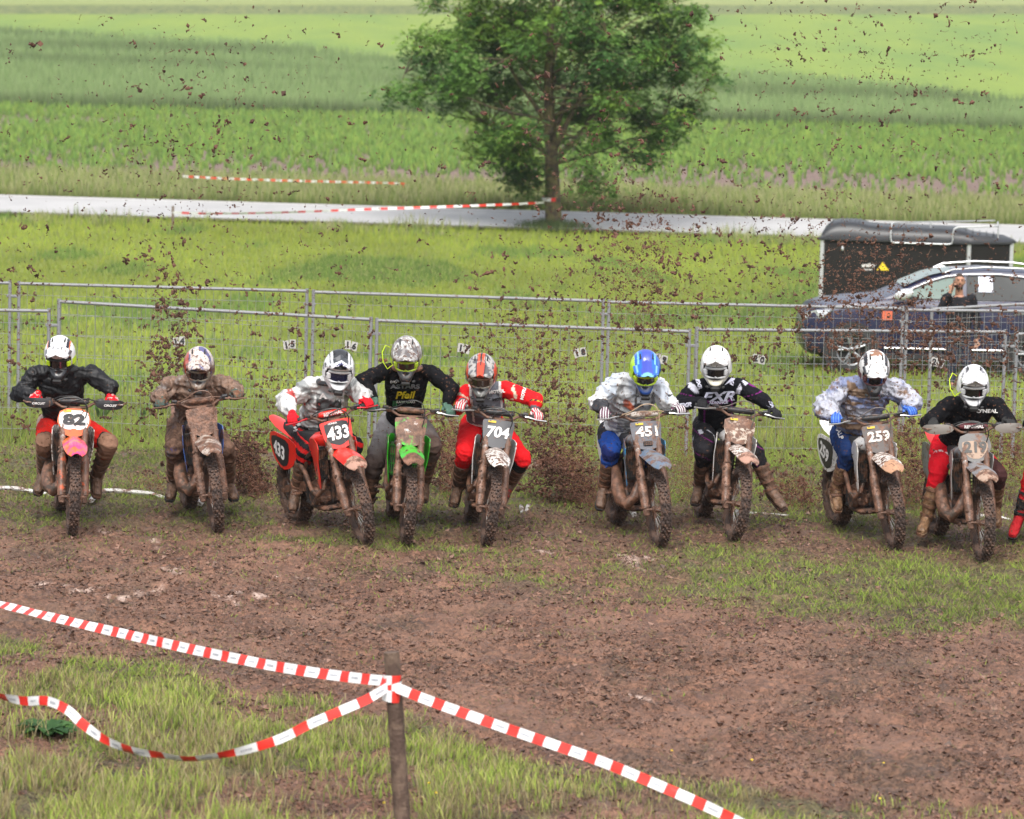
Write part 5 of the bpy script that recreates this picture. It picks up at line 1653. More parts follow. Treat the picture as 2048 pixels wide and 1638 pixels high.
RIDERS = [
 dict(key='rider82', front=(143, 1068), rear_u=122, lean=2, steer=D(-1), mat1=ORANGE, mat2=WHITE_P, guardmat=mat('orange_guard', (.50, .08, .02), mud=.62, speck=.4), platemat=mat('orange_plate', (.62, .11, .025), mud=.38, speck=.3), panel=WHITE_P, panelshape=[(-.122, .112), (.122, .112), (.140, .02), (.105, -.062), (-.105, -.062), (-.140, .02)], num='82', numsx=1.05, nummat=BLK_PRINT_M, fendermat=PINK_P, sidemat=WHITE_P, shroudmat=WHITE_MUD, padmat=BLACK_P, handguards=True, hgmat=BLACK_P, hgtext='CIRCUIT', white=WHT_PRINT, cables=CB, twostroke=True, seatmud=.2,
  blabel='orange and white dirt bike with number 82, pink fender and black handguards', plabel='rider in a plain black jacket and red gloves on the bike numbered 82',
  pose=pose((120, 706), (72, 743), (179, 741), (38, 788), (222, 776), (122, 848), (90, 884), (218, 886), (87, 945), (193, 953), (75, 975), (199, 978)),
  helmet=dict(paint=h1, peak=h1p, pitch=22, frame=BLKF, strap=NEON, lens=LDK, speck=.35), loose=.015, jersey=dict(mat=cloth_mat('rain_black', speck=.12, gloss=.5), paint=j_black, amp=.009), pants=dict(mat=CLOTH_SP, paint=p_r1), glove=dict(mat=GLV, paint=REDG), boot=dict(mat=BOOTC, mat2=STRAP_M, col=(.10, .09, .09)), collar=DARK2_M),
 dict(key='mudrider', front=(434, 1062), rear_u=378, lean=-5, steer=D(-4), mat1=BLUE_P, mat2=MUDDY_P, guardmat=MUDDY_P, forkmat=MUDDY_P, platemat=MUDDY_P, plateshape=SQ, fendermat=mat('mud_fender', (.42, .36, .31), mud=.55, speck=.6), sidemat=MUDDY_P, shroudmat=mat('blue_shroud_mud', (.06, .14, .42), mud=.45), padmat=MUDDY_P, levermat=MUD_M, cablemat=mat('muddy_cable', (.16, .09, .06)), sticker=False, white=WHT_PRINT, cables=CB_HI, twostroke=True, lumps=90, barmud=.95,
  blabel='blue dirt bike whose number plate, fork and handlebar are completely caked in brown mud', plabel='rider in a mud covered suit and purple helmet on the mud caked bike',
  pose=pose((398, 727), (343, 764), (452, 762), (318, 796), (470, 780), (380, 852), (350, 895), (452, 898), (347, 962), (458, 966), (340, 982), (466, 979)),
  helmet=dict(paint=h2, pitch=26, frame=GRYF, lens=LDK, speck=.5, mud=.35, yaw=2), loose=.018, jersey=dict(mat=RAIN_CAKED, paint=j_mud, amp=.013, ws=10), pants=dict(mat=CLOTH_CAKED, paint=p_plain((.10, .09, .11), (.02, .05, .25), .62), amp=.007), glove=dict(mat=cloth_mat('glove_muddy', mud=.5, speck=.4), col=(.05, .08, .07)), boot=dict(mat=BOOTC, mat2=STRAP_M, col=(.12, .08, .06))),
 dict(key='rider433', front=(727, 1089), rear_u=598, lean=-7, steer=D(-10), mat1=RED_P, mat2=RED_P, guardmat=TAN_GUARD, platemat=RED_P, plateshape=SQ, panel=BLK_PRINT_M, panelshape=[(-.105, .115), (.105, .115), (.112, .05), (.098, -.06), (.02, -.10), (-.02, -.10), (-.098, -.06), (-.112, .05)], num='433', nummat=WHT_PRINT, numy=.012, numshear=.12, numh=.122, toptext='HONDA', sticker=False, fendermat=RED_P, fendertip=mat('dusty_tip', (.42, .24, .18), mud=.45, speck=.3), sidemat=RED_P, sidepanel=BLK_PRINT, sidenum='433', sidenummat=WHT_PRINT, padmat=RED_P, padtext='RENTHAL', padtextmat=WHT_PRINT, white=WHT_PRINT, cables=CB, levermat=mat('red_lever', (.45, .02, .03), mud=.1, metal=.6),
  blabel='red dirt bike with white number 433 on a black front plate', plabel='rider in a translucent white rain jacket and red gloves on bike 433',
  pose=pose((677, 735), (620, 766), (700, 766), (570, 803), (728, 792), (628, 862), (612, 900, .75), (710, 892, .85), (594, 975, .98), (680, 965, 1.15), (588, 1005, .86), (688, 985, 1.0)),
  helmet=dict(paint=h3, peak=h3p, pitch=14, yaw=7, roll=4, frame=WHTF, lens=LBL, speck=.1), loose=.021, jersey=dict(mat=cloth_mat('clear_rain', speck=.10, gloss=.32), paint=j_rain_red, amp=.012), pants=dict(mat=CLOTH_SP, paint=p_r3), glove=dict(mat=GLV, col=(.56, .012, .02)), boot=dict(mat=BOOTC, mat2=STRAP_M, col=(.10, .08, .07)), collar=BLACK_P),
 dict(key='ridergreen', front=(811, 1086), rear_u=786, lean=3, steer=D(0), mat1=GREEN_P, mat2=GREEN_P, guardmat=TAN_GUARD, platemat=mat('green_plate', (.05, .40, .02), mud=.62, speck=.3), plateshape=SQ, panel=mat('mud_spattered_white', (.62, .58, .55), mud=.62, speck=.75, scale=14), fendermat=GREEN_P, fendertip=TAN_GUARD, sidemat=GREEN_P, padmat=MUDDY_P, barmud=.9, fincol=(.03, .25, .02), white=WHT_PRINT, cables=CB_HI, sticker=False, lumps=40,
  blabel='green dirt bike with a mud spattered white number plate', plabel='rider in a black jersey lettered Pfeil and grey trousers',
  pose=pose((813, 706), (767, 737), (861, 738), (722, 762), (905, 778), (806, 842, 1.25), (748, 928, 1.0), (864, 892), (738, 1000, 1.1), (849, 962), (738, 1024, .98), (850, 985)),
  helmet=dict(paint=h4, pitch=30, frame=NEON_D, lens=LBR, speck=.55, mud=.2, rolloff=TUBE_Y), loose=.010, jersey=dict(mat=CLOTH_SP, paint=j_black, amp=.005), pants=dict(mat=CLOTH_SP, paint=p_grey, amp=.007), ploose=.010, glove=dict(mat=GLV, col=(.07, .13, .10)), boot=dict(mat=BOOTC, mat2=STRAP_M, col=(.05, .04, .035)), collar=mat('muddy_brace', (.25, .12, .06), mud=.5)),
 dict(key='rider704', front=(971, 1089), rear_u=941, lean=7, steer=D(-1), mat1=WHITE_P, mat2=BLACK_P, guardmat=TAN_GUARD, platemat=mat('dark_plate', (.075, .075, .08), mud=.22, speck=.3), plateshape=SQ, num='704', nummat=WHT_PRINT, numshear=.12, numy=.015, fendermat=WHITE_MUD, sidemat=WHITE_P, padmat=BLACK_P, white=WHT_PRINT, cables=CB, toptext=None, lumps=30,
  blabel='white and black dirt bike with number 704 on a dark grey plate', plabel='rider in red and grey kit with red striped helmet on bike 704',
  pose=pose((963, 741), (934, 779), (1008, 772), (917, 815), (1072, 800), (966, 852), (930, 906), (1044, 918), (917, 972), (1021, 965), (910, 994), (1010, 990)),
  helmet=dict(paint=h5, pitch=26, yaw=-2, frame=GRYF, lens=LBR, speck=.3, strap=GRYF), jersey=dict(mat=CLOTH_CLEAN, paint=j_red_grey, amp=.004), pants=dict(mat=CLOTH_CLEAN, paint=p_red), glove=dict(mat=GLV, paint=stripe_glove((.42, .01, .03), (.55, .5, .48))), boot=dict(mat=BOOTC, mat2=STRAP_M, paint=lambda P, a, k: np.where((n3(P, 9, 3) > .5)[:, None], A(.30, .02, .015), A(.06, .04, .035)))),
 dict(key='rider451', front=(1318, 1092), rear_u=1232, lean=-3, steer=D(-2), mat1=WHITE_P, mat2=GREY_P, guardmat=TAN_GUARD, platemat=mat('slate_plate', (.10, .10, .115), mud=.38, speck=.35), plateshape=SQ, num='451', nummat=WHT_PRINT_M, numy=.035, numh=.095, lamp=True, fendermat=mat('blue_grey_fender', (.17, .17, .18), mud=.42, speck=.45, base2=(.10, .15, .22), s2=5), sidemat=WHITE_P, shroudmat=mat('grey_blue_shroud', (.14, .15, .17), mud=.4, base2=(.03, .25, .5), s2=5), padmat=mat('pale_pad', (.5, .45, .40), mud=.4, speck=.4), white=WHT_PRINT, cables=CB_HI, cablemat=mat('sandy_cable', (.35, .25, .16)), twostroke=True, pipemat=mat('brown_pipe', (.14, .09, .065), mud=.7, rough=.4), lumps=34,
  blabel='grey and blue dirt bike numbered 451 with a vent below the number', plabel='rider in a grey white rain jacket, blue helmet and blue trousers',
  pose=pose((1290, 733), (1232, 758), (1318, 766), (1192, 806), (1332, 802), (1240, 866), (1222, 905, .8), (1300, 905, .8), (1208, 972, .98), (1290, 970, 1.15), (1203, 1000, .86), (1296, 990, 1.0)),
  helmet=dict(paint=h6, peak=h6p, pitch=34, yaw=3, frame=NEON, lens=LDK, speck=.12, strap=NEON), loose=.019, jersey=dict(mat=RAIN_SP, paint=j_rain_grey, amp=.010), pants=dict(mat=CLOTH_SP, paint=p_r6), glove=dict(mat=GLV, paint=stripe_glove((.5, .5, .5), (.10, .03, .06))), boot=dict(mat=BOOTC, mat2=STRAP_M, col=(.14, .09, .06))),
 dict(key='riderfxr', front=(1464, 1080), rear_u=1402, lean=6, steer=D(2), mat1=WHITE_P, mat2=WHITE_P, guardmat=TAN_GUARD, platemat=mat('spattered_plate', (.46, .38, .31), mud=.55, speck=.75, scale=13), plateshape=[(-.125, .125), (.125, .125), (.130, .0), (.06, -.115), (-.06, -.115), (-.130, .0)], fendermat=WHITE_MUD, fendertip=mat('dusty_tip', (.42, .24, .18), mud=.45, speck=.3), sidemat=WHITE_P, padmat=BLACK_P, white=WHT_PRINT, cables=CB_HI, cablemat=mat('grey_cable', (.12, .10, .09)), sticker=True, lumps=36,
  blabel='white dirt bike with a mud splashed blank number plate', plabel='rider in black FXR kit and white helmet with one leg out',
  pose=pose((1432, 726), (1392, 768), (1478, 764), (1352, 812), (1526, 800), (1430, 852), (1408, 902), (1510, 905, .75), (1399, 970), (1543, 982, .75), (1392, 992), (1572, 1022, .55)),
  helmet=dict(paint=h7, pitch=16, yaw=-4, frame=WHTF, lens=LDK, speck=.4, strap=WHTF), jersey=dict(mat=CLOTH_CLEAN, paint=j_fxr, amp=.004), pants=dict(mat=CLOTH_SP, paint=p_r7), glove=dict(mat=GLV, col=(.02, .02, .022)), boot=dict(mat=BOOTC, mat2=STRAP_M, col=(.12, .08, .06)), deep=1),
 dict(key='rider259', front=(1787, 1097), rear_u=1678, lean=-3, steer=D(-8), mat1=WHITE_P, mat2=WHITE_P, guardmat=TAN_GUARD, platemat=mat('dark_dusty_plate', (.10, .085, .08), mud=.42, speck=.45), plateshape=SQ, num='259', nummat=WHT_PRINT_M, numy=.02, numh=.10, fendermat=WHITE_MUD, fendertip=mat('dusty_tip2', (.45, .25, .15), mud=.3, speck=.4), sidemat=WHITE_P, sidepanel=BLK_PRINT, sidenum='259', sidenummat=WHT_PRINT, siderot=-.35, padmat=BLACK_P, white=WHT_PRINT, cables=CB_HI, cablemat=mat('grey_cable', (.12, .10, .09)), lumps=34,
  blabel='white dirt bike with number 259 on front and side plates', plabel='rider in a crumpled blue and white rain jacket and blue gloves',
  pose=pose((1748, 733), (1682, 770), (1786, 768), (1646, 815), (1824, 806), (1705, 868), (1695, 910, .8), (1770, 905, .8), (1672, 978, .98), (1755, 970, 1.15), (1680, 1018, .78), (1762, 990, 1.0)),
  helmet=dict(paint=h8, peak=h8p, pitch=36, yaw=2, frame=mat('goggle_redmud', (.12, .03, .03), mud=.3), lens=LDK, speck=.4), loose=.024, jersey=dict(mat=RAIN_MUD, paint=j_rain_blue, amp=.015, ws=10), pants=dict(mat=CLOTH_SP, paint=p_plain((.014, .035, .12), (.02, .05, .17), .6)), glove=dict(mat=GLV, paint=stripe_glove((.02, .08, .45), (.10, .20, .50))), boot=dict(mat=BOOTC2, mat2=STRAP_L, sole=STRAP_L, col=(.25, .15, .08))),
 dict(key='rider219', front=(1963, 1120), rear_u=1872, lean=0, steer=D(-4), mat1=RED_P, mat2=GREY_P, guardmat=TAN_GUARD, platemat=mat('grey_dusty_plate', (.15, .145, .14), mud=.42, speck=.25), panel=mat('tan_panel', (.36, .25, .18), mud=.4), panelshape=[(-.108, .062), (.108, .062), (.120, .02), (.10, -.035), (.045, -.10), (-.045, -.10), (-.10, -.035), (-.120, .02)], num='219', nummat=NUM219, numy=.005, fendermat=GREY_P, fendertip=mat('tan_tip', (.40, .28, .21), mud=.5), sidemat=GREY_P, shroudmat=mat('grey_shroud', (.3, .29, .28), mud=.3), padmat=mat('maroon_pad', (.10, .015, .02), rough=.6), padtext='RENTHAL', padtextmat=WHT_PRINT, handguards=True, hgmat=mat('grey_handguard', (.20, .18, .16), mud=.3, speck=.3), white=WHT_PRINT, cables=CB, twostroke=True, sticker=False, lumps=34,
  blabel='grey dirt bike numbered 219 with pale grey handguards and red shrouds', plabel='rider in a black ONEAL sweater and plain red trousers',
  pose=pose((1946, 765), (1900, 804), (1992, 804), (1856, 846), (2018, 846), (1908, 892), (1876, 945, .8), (1996, 948), (1853, 1035, .85), (1990, 1010), (1838, 1072, .55), (1995, 1035)),
  helmet=dict(paint=h9, pitch=16, yaw=-3, frame=WHTF, lens=LDK, speck=.06, rolloff=TUBE_Y), jersey=dict(mat=CLOTH_SP, paint=j_black, amp=.005), loose=.016, pants=dict(mat=CLOTH_CLEAN, paint=p_r9), glove=dict(mat=GLV, col=(.03, .03, .03)), boot=dict(mat=BOOTC2, mat2=STRAP_L, sole=STRAP_L, col=(.30, .19, .11))),
 dict(key='rideredge', front=(2150, 1118), rear_u=2090, lean=0, steer=D(0), mat1=RED_P, mat2=BLACK_P, guardmat=TAN_GUARD, platemat=BLACK_P, fendermat=RED_P, sidemat=RED_P, padmat=BLACK_P, white=WHT_PRINT, cables=CB, lumps=10, sticker=False,
  blabel='red dirt bike almost wholly beyond the right edge', plabel='rider at the right edge of whom only a red and black boot shows',
  pose=pose((2140, 765), (2095, 804), (2188, 804), (2060, 848), (2215, 848), (2112, 890), (2062, 960, .8), (2190, 948), (2040, 1030, .85), (2180, 1010), (2022, 1078, .70), (2185, 1035)),
  helmet=dict(paint=h9, pitch=16, frame=WHTF, lens=LDK, speck=.1), jersey=dict(mat=CLOTH_SP, paint=j_black, amp=.005), pants=dict(mat=CLOTH_CLEAN, paint=p_red), glove=dict(mat=GLV, col=(.03, .03, .03)), boot=dict(mat=cloth_mat('boot_redblack', mud=.15, speck=.4), mat2=BLACK_P, paint=lambda P, a, k: np.where(((P[:, 2] < np.array(a)[2] + .0) | (n3(P, 14, 3) > .55))[:, None], A(.42, .02, .025), A(.03, .03, .03)))),
]
for S in RIDERS:
    make_bike(S)
    make_person(S)
RK = {S['key']: S for S in RIDERS}
def dec(key, name, txt, u, v, h, m, on='j', **k):
    S = RK[key]
    if ('b' + on) not in S: S['b' + on] = bvh_of(S[on + 'geo'])
    decal(name, txt, u, v, h, S['b' + on], m, S['root'], S[on + 'o'], **k)
dec('ridergreen', 'lettering', 'Pfeil', 811, 790, 15, YEL_PRINT, rot=.03, shear=.25, bold=.03, sx=1.15)
dec('ridergreen', 'lettering', 'KAWASAKI', 811, 804, 5, WHT_PRINT, bold=.02, sx=1.1)
dec('ridergreen', 'lettering', 'ASTARS', 810, 773, 9, GREY_PRINT, bold=.05, sx=1.5)
dec('ridergreen', 'emblem', '', 790, 808, 1, GREEN_PRINT, shape=([(-5, -4), (-3, -6), (-2.4, 6), (-4, 6), (-1, -6), (.6, -5), (1, 6), (-.6, 6), (2.2, -5), (4, -3), (4.4, 6), (2.8, 6)], [(0, 1, 2, 3), (4, 5, 6, 7), (8, 9, 10, 11)]))
dec('ridergreen', 'lettering', 'EVO', 787, 764, 5, WHT_PRINT, bold=.02)
dec('riderfxr', 'lettering', 'FXR', 1437, 793, 19, LILAC_PRINT, rot=.05, shear=.35, bold=.035, sx=1.45)
dec('riderfxr', 'lettering', 'ADVANCE', 1437, 805, 6, LILAC_PRINT, rot=.05, shear=.2, bold=.06, sx=1.1)
dec('riderfxr', 'lettering', 'FXR', 1370, 810, 9, LILAC_PRINT, rot=.12, shear=.3, bold=.07, sx=1.3)
dec('riderfxr', 'lettering', 'FXR', 1398, 768, 8, LILAC_PRINT, rot=-1.25, shear=.2, bold=.07, sx=1.2)
dec('riderfxr', 'lettering', 'FXR', 1465, 760, 8, LILAC_PRINT, rot=1.35, shear=.2, bold=.07, sx=1.2)
dec('riderfxr', 'lettering', 'FXR', 1546, 812, 9, LILAC_PRINT, rot=-1.15, shear=.2, bold=.07, sx=1.2)
dec('rider704', 'lettering', 'MOTUL', 994, 783, 7, WHT_PRINT, rot=.10, bold=.06, sx=1.1)
dec('rider704', 'lettering', 'MOTUL', 1047, 785, 7, WHT_PRINT, rot=-.9 + 2.2, bold=.06, sx=1.0)
dec('rider704', 'lettering', 'MOTUL', 1000, 798, 6, BLK_PRINT, rot=.10, bold=.06, sx=1.2)
sqv, sqf = [], []
for a in range(6):
    for b_ in range(3):
        if (a + b_) % 2 == 0:
            o_ = len(sqv); x_, y_ = a * 4 - 12, b_ * 4 - 6
            sqv += [(x_, y_ + x_ * -.1), (x_ + 4, y_ + (x_ + 4) * -.1), (x_ + 4, y_ + 4 + (x_ + 4) * -.1), (x_, y_ + 4 + x_ * -.1)]; sqf.append((o_, o_ + 1, o_ + 2, o_ + 3))
dec('rider704', 'check_print', '', 967, 815, 1, BLK_PRINT, shape=(sqv, sqf))
dec('rider704', 'lettering', 'SHOEI', 1000, 820, 6, WHT_PRINT, rot=.15, bold=.04)
dec('rider219', 'lettering', 'O\'NEAL', 1974, 822, 8, WHT_PRINT, bold=.04, sx=1.25)
dec('rider451', 'lettering', 'SER', 1278, 811, 8, GREY_PRINT, bold=.05, sx=1.2, shear=.15)
dec('rider451', 'lettering', '62', 1252, 804, 8, mat('dull_red_print', (.25, .10, .08)), bold=.05, sx=1.2, rot=-.1)
dec('rider433', 'lettering', 'A', 646, 792, 12, WHT_PRINT, bold=.05, sx=1.3)
dec('rider259', 'lettering', 'ALP', 1680, 868, 9, WHT_PRINT, on='p', bold=.03, rot=-1.2)
dec('rider433', 'lettering', 'S', 590, 858, 10, WHT_PRINT, on='p', bold=.06, rot=.4, sx=1.4)
# ================================================================== TREE
def build_tree():
    rs = random.Random(21)
    b0 = ground_at(1108, 462); b0.y = 88.0 if abs(b0.y - 88) > 3 else b0.y
    base = W(1108, 460, b0.y); base.z = float(prof(b0.y)) - .05
    root = empty('ash_tree', 'single broad ash tree with dense green crown standing beside the wet road', 'tree', loc=base)
    bark = mat('tree_bark', (.085, .065, .045), rough=.9, base2=(.16, .14, .06), s2=5, bmp=1.0)
    s = 1 / 80.0
    def T(u, v, dy=0): return Vector(((u - 1108) * s, dy, (462 - v) * s))
    mb = MB_()
    trunk = [T(1110, 470), T(1107, 440), T(1104, 400), T(1101, 340), T(1098, 290), T(1094, 240), T(1091, 190, .1), T(1089, 130, .1), T(1090, 60, .05), T(1094, -20), T(1092, -100), T(1096, -190), T(1094, -260)]
    rad = [.30, .23, .205, .19, .165, .145, .13, .115, .095, .075, .055, .035, .015]
    rings = []
    mb.tube(trunk, rad, 14)
    mb.obj('trunk', bark, root)
    def crown_r(z, side):
        """half width of the crown at height z, on the left (-1) or right (1)"""
        v = 462 - z * 80
        l_ = np.interp(v, [-330, -250, -150, -60, 0, 60, 110, 150, 200, 250, 290, 330, 365, 385], [10, 120, 220, 300, 300, 300, 320, 350, 345, 280, 200, 95, 75, 30])
        r_ = np.interp(v, [-330, -250, -150, -60, 0, 60, 110, 150, 200, 250, 290, 330, 365, 385], [10, 120, 220, 280, 290, 320, 345, 350, 330, 275, 230, 190, 165, 90])
        return (l_ if side < 0 else r_) * s
    mains = []
    bm = MB_()
    def limb(p0, ang, dz, ln, r0):
        d = Vector((math.cos(ang), math.sin(ang), 0))
        pts = []; k = 7
        for i in range(k + 1):
            t = i / k
            w_ = d * (ln * t) + Vector((0, 0, dz * (t ** 1.15)))
            w_ += Vector((rs.uniform(-.06, .06), rs.uniform(-.06, .06), rs.uniform(-.05, .05))) * (i > 0)
            pts.append(p0 + w_)
        bm.tube(pts, [r0 * (1 - .82 * i / k) for i in range(k + 1)], 7)
        mains.append(pts); return pts
    # the clear forks seen in the photo
    limb(T(1102, 320), .15, 3.0, 2.2, .085); limb(T(1101, 300), -.2, 3.6, 1.5, .08); limb(T(1100, 310), math.pi - .2, 2.6, 2.3, .075)
    limb(T(1096, 260), .3, 3.3, 1.2, .075); limb(T(1096, 250), math.pi + .2, 3.0, 1.9, .07)
    for i in range(30):
        z = 1.75 + 6.2 * (i / 30) ** .9
        p = Vector((-.05 - .02 * z, 0, z))
        a = i * 2.399 + rs.uniform(-.3, .3)
        sd = math.copysign(1, math.cos(a)); R_ = crown_r(min(z + .8, 9), sd) * rs.uniform(.75, .98)
        R_ *= (1 if abs(math.cos(a)) > .3 else .9)
        limb(p, a, rs.uniform(.3, 1.6) + (.6 if z > 3 else 0) - (.5 if z < 2.2 else 0), R_ * rs.uniform(.8, 1), .055 * (1 - z / 12))
    # leaf clusters
    cl = []
    tries = 0
    while len(cl) < 600 and tries < 60000:
        tries += 1
        z = rs.uniform(.95, 10.0); a = rs.uniform(0, 2 * math.pi)
        sd = math.copysign(1, math.cos(a)); R_ = crown_r(z, sd)
        q = rs.random() ** .42
        x, y = math.cos(a) * R_ * q, math.sin(a) * R_ * q * .95
        if fbm(np.array([x * .95 + 20 + y * .5]), np.array([z * .95 + y * .4]), 301, 3)[0] < .43 + .05 * (q < .6): continue
        if z < 2.3 and (abs(x) < .45 or rs.random() < .5): continue
        if z < 4.6 and abs(x) < .5 and y < .3: continue
        cl.append((Vector((x - .07, y, z)), rs.uniform(.22, .44)))
    allp = [p for m_ in mains for p in m_[2:]] 
    ap = np.array([tuple(p) for p in allp])
    for c, r_ in cl:
        dd = ap - np.array(c); dist = np.linalg.norm(dd, axis=1) + np.maximum(0, ap[:, 2] - c.z) * 1.5
        j = Vector(ap[int(np.argmin(dist))])
        if (j - c).length > 2.2: continue
        mid_ = j.lerp(c, .5) + Vector((0, 0, -.06 + rs.uniform(-.08, .08)))
        bm.tube([j, mid_, c], [.020, .013, .006], 4, caps=False)
    bm.obj('branches', bark, root, kind='stuff')
    # pinnate leaves
    Vs, Cs = [], []
    for c, r_ in cl:
        k = int(46 * (r_ / .33) ** 2)
        P = RNG.normal(size=(k, 3)) * r_ * .52 * np.array([1.15, 1.15, .8]) + np.array(c)
        cc = np.array(rs.choice([(.085, .185, .038), (.11, .23, .040), (.15, .275, .045), (.065, .15, .038), (.20, .33, .05), (.125, .24, .05)]))
        az = RNG.uniform(0, 2 * np.pi, k); dr = RNG.uniform(-.9, .15, k)
        D_ = np.stack([np.cos(az) * np.cos(dr), np.sin(az) * np.cos(dr), np.sin(dr)], -1)
        S_ = np.stack([-np.sin(az), np.cos(az), np.zeros(k)], -1)
        ln = RNG.uniform(.14, .24, k)
        for m_ in range(7):
            t = (m_ + .3) / 6.5 if m_ < 6 else 1.0
            sg = (1 if m_ % 2 else -1) if m_ < 6 else 0
            t0 = (m_ // 2 * 2 + 1) / 6.5 if m_ < 6 else .9
            o_ = P + D_ * (ln * t0)[:, None]
            ld = D_ * (.55 if m_ < 6 else 1) + S_ * sg * .8 + RNG.normal(size=(k, 3)) * .12 + np.array([0, 0, -.12])
            ld /= np.linalg.norm(ld, axis=1)[:, None]
            L_ = RNG.uniform(.085, .13, k)[:, None]
            wd = np.cross(ld, RNG.normal(size=(k, 3)) * .4 + np.array([0, 0, 1.])); wd /= np.linalg.norm(wd, axis=1)[:, None] + 1e-9
            wd *= RNG.uniform(.018, .028, k)[:, None]
            m2 = o_ + ld * L_ * .45
            Vs.append(np.stack([o_, m2 + wd, o_ + ld * L_, m2 - wd], 1).reshape(-1, 3))
            Cs.append(np.repeat(cc * (RNG.uniform(.75, 1.3, (k, 1))), 4, axis=0))
    V = np.concatenate(Vs); C = np.concatenate(Cs)
    n_ = len(V) // 4
    me = np_mesh('crown', V, np.arange(n_ * 4), np.arange(n_) * 4, [leaf_mat('ash_leaves', .35, .55)], col=C)
    link('crown', me, root, kind='stuff')
    # rough grass round the foot
    X = RNG.normal(0, .75, 2600); Y = RNG.normal(-.5, .5, 2600)
    ok = (X ** 2 / 2.2 + Y ** 2) < 2.6; X, Y = X[ok] + base.x, Y[ok] + base.y
    k = len(X)
    blades('verge_grass', X, Y, prof(Y) - .02, RNG.uniform(.15, .42, k) * np.exp(-((X - base.x) / 1.5) ** 2), np.full(k, .022), RNG.uniform(.02, .15, k), pick([(.06, .11, .035), (.09, .14, .045), (.12, .15, .06)], k), 2)
    return root, base
TREE, TREE_BASE = build_tree()

# ================================================================== FENCES
GALV = mat('galvanised_tube', (.22, .225, .23), mud=.15, speck=.35, rough=.5, metal=.2)
WIRE = mat('galvanised_wire', (.27, .275, .27), speck=.3, rough=.5, metal=.3)
CONC = mat('concrete_block', (.30, .28, .25), mud=.4, rough=.9)
def fence_panel(uL, vL, uR, vR, Z, label, dz=0.0, ZR=None, bottom=None):
    a, b = W(uL, vL, Z), W(uR, vR, ZR or Z)
    gL, gR = float(prof(a.y)), float(prof(b.y))
    root = empty('mesh_fence', label, 'fence', loc=((a.x + b.x) / 2, (a.y + b.y) / 2, min(gL, gR)), group='mobile mesh fence panels behind the riders')
    o = root.location
    A_, B_ = a - o, b - o
    hA = A_.z - (gL - o.z) - .0; hB = B_.z - (gR - o.z) - .0
    lowA, lowB = A_ - Vector((0, 0, hA)), B_ - Vector((0, 0, hB))
    r_ = .021
    for p, q in ((A_, lowA), (B_, lowB)):
        mb = MB_(); mb.tube([p + Vector((0, 0, .03)), q - Vector((0, 0, .08))], r_, 10)
        mb.obj('post', GALV, root)
        mb = MB_(); mb.box(q - Vector((0, 0, .06)), (.22, .60, .12), ch=.02); mb.obj('fence_foot', CONC, root)
    mb = MB_(); mb.tube([A_, B_], r_ * .95, 10); mb.obj('top_rail', GALV, root)
    mb = MB_(); mb.tube([lowA - Vector((0, 0, .02)), lowB - Vector((0, 0, .02))], r_ * .9, 8); mb.obj('bottom_rail', GALV, root)
    mb = MB_(); mb.box(B_ + Vector((.035, 0, -.16)), (.15, .03, .035), ch=.006); mb.box(B_ + Vector((.035, -.02, -.16)), (.03, .03, .02)); mb.obj('clamp', GALV, root)
    mb = MB_()
    n_ = 34; w_ = .0029
    for i in range(1, n_):
        t = i / n_; p, q = A_.lerp(B_, t), lowA.lerp(lowB, t)
        bow = .02 * math.sin(i * 1.7 + uL)
        mb.tube([p, p.lerp(q, .5) + Vector((0, bow * .3, 0)), q], w_, 3, caps=False)
    for j in range(1, 9):
        h_ = .02 + .24 * (j - 1) + .12
        if h_ > min(hA, hB): break
        mb.tube([A_ - Vector((0, 0, h_)), A_.lerp(B_, .5) - Vector((0, -.004, h_)), B_ - Vector((0, 0, h_))], w_ * 1.1, 3, caps=False)
    mb.obj('wire_mesh', WIRE, root, kind='stuff')
    return root
ZB, ZF = 43.0, 39.6
fence_panel(-560, 556, 20, 566, ZB, 'rear row mesh fence panel cut by the left edge')
fence_panel(38, 567, 614, 582, ZB, 'rear row mesh fence panel behind riders 82 and 433')
fence_panel(627, 584, 1207, 602, ZB, 'rear row mesh fence panel behind the black jersey and red kit riders')
fence_panel(1218, 604, 1806, 617, ZB, 'rear row mesh fence panel behind the FXR rider, ending at the car door')
fence_panel(1814, 620, 2400, 626, ZB, 'rear row mesh fence panel in front of the dark blue car')
fence_panel(1864, 618, 2380, 590, 45.5, 'rearmost tilted mesh fence panel close to the man on the phone')
fence_panel(-520, 612, 98, 622, ZF, 'front row mesh fence panel cut by the left edge')
fence_panel(118, 603, 742, 639, ZF, 'front row mesh fence panel behind the mud covered rider')
fence_panel(754, 641, 1379, 663, ZF, 'front row mesh fence panel behind the riders 704 and green')
fence_panel(1394, 659, 2011, 664, ZF, 'front row mesh fence panel behind the rider numbered 259')
fence_panel(2034, 668, 2650, 676, ZF, 'front row mesh fence panel cut by the right edge')
CARD = mat('white_card', (.42, .41, .39), speck=.25, rough=.7)
TAGL = dict(zip('14 15 16 17 18 19 20 21 22'.split(), ('above the left shoulder of the mud covered rider', 'left of the fence posts behind rider 433', 'just above the helmet of rider 433', 'between the grey and the red striped helmets', 'left of the paired posts before the blue helmet', 'half hidden by the blue helmet', 'right of the plain white helmet of the FXR rider', 'hidden behind the black and white helmet', 'tilted, up and left of the rightmost helmet')))
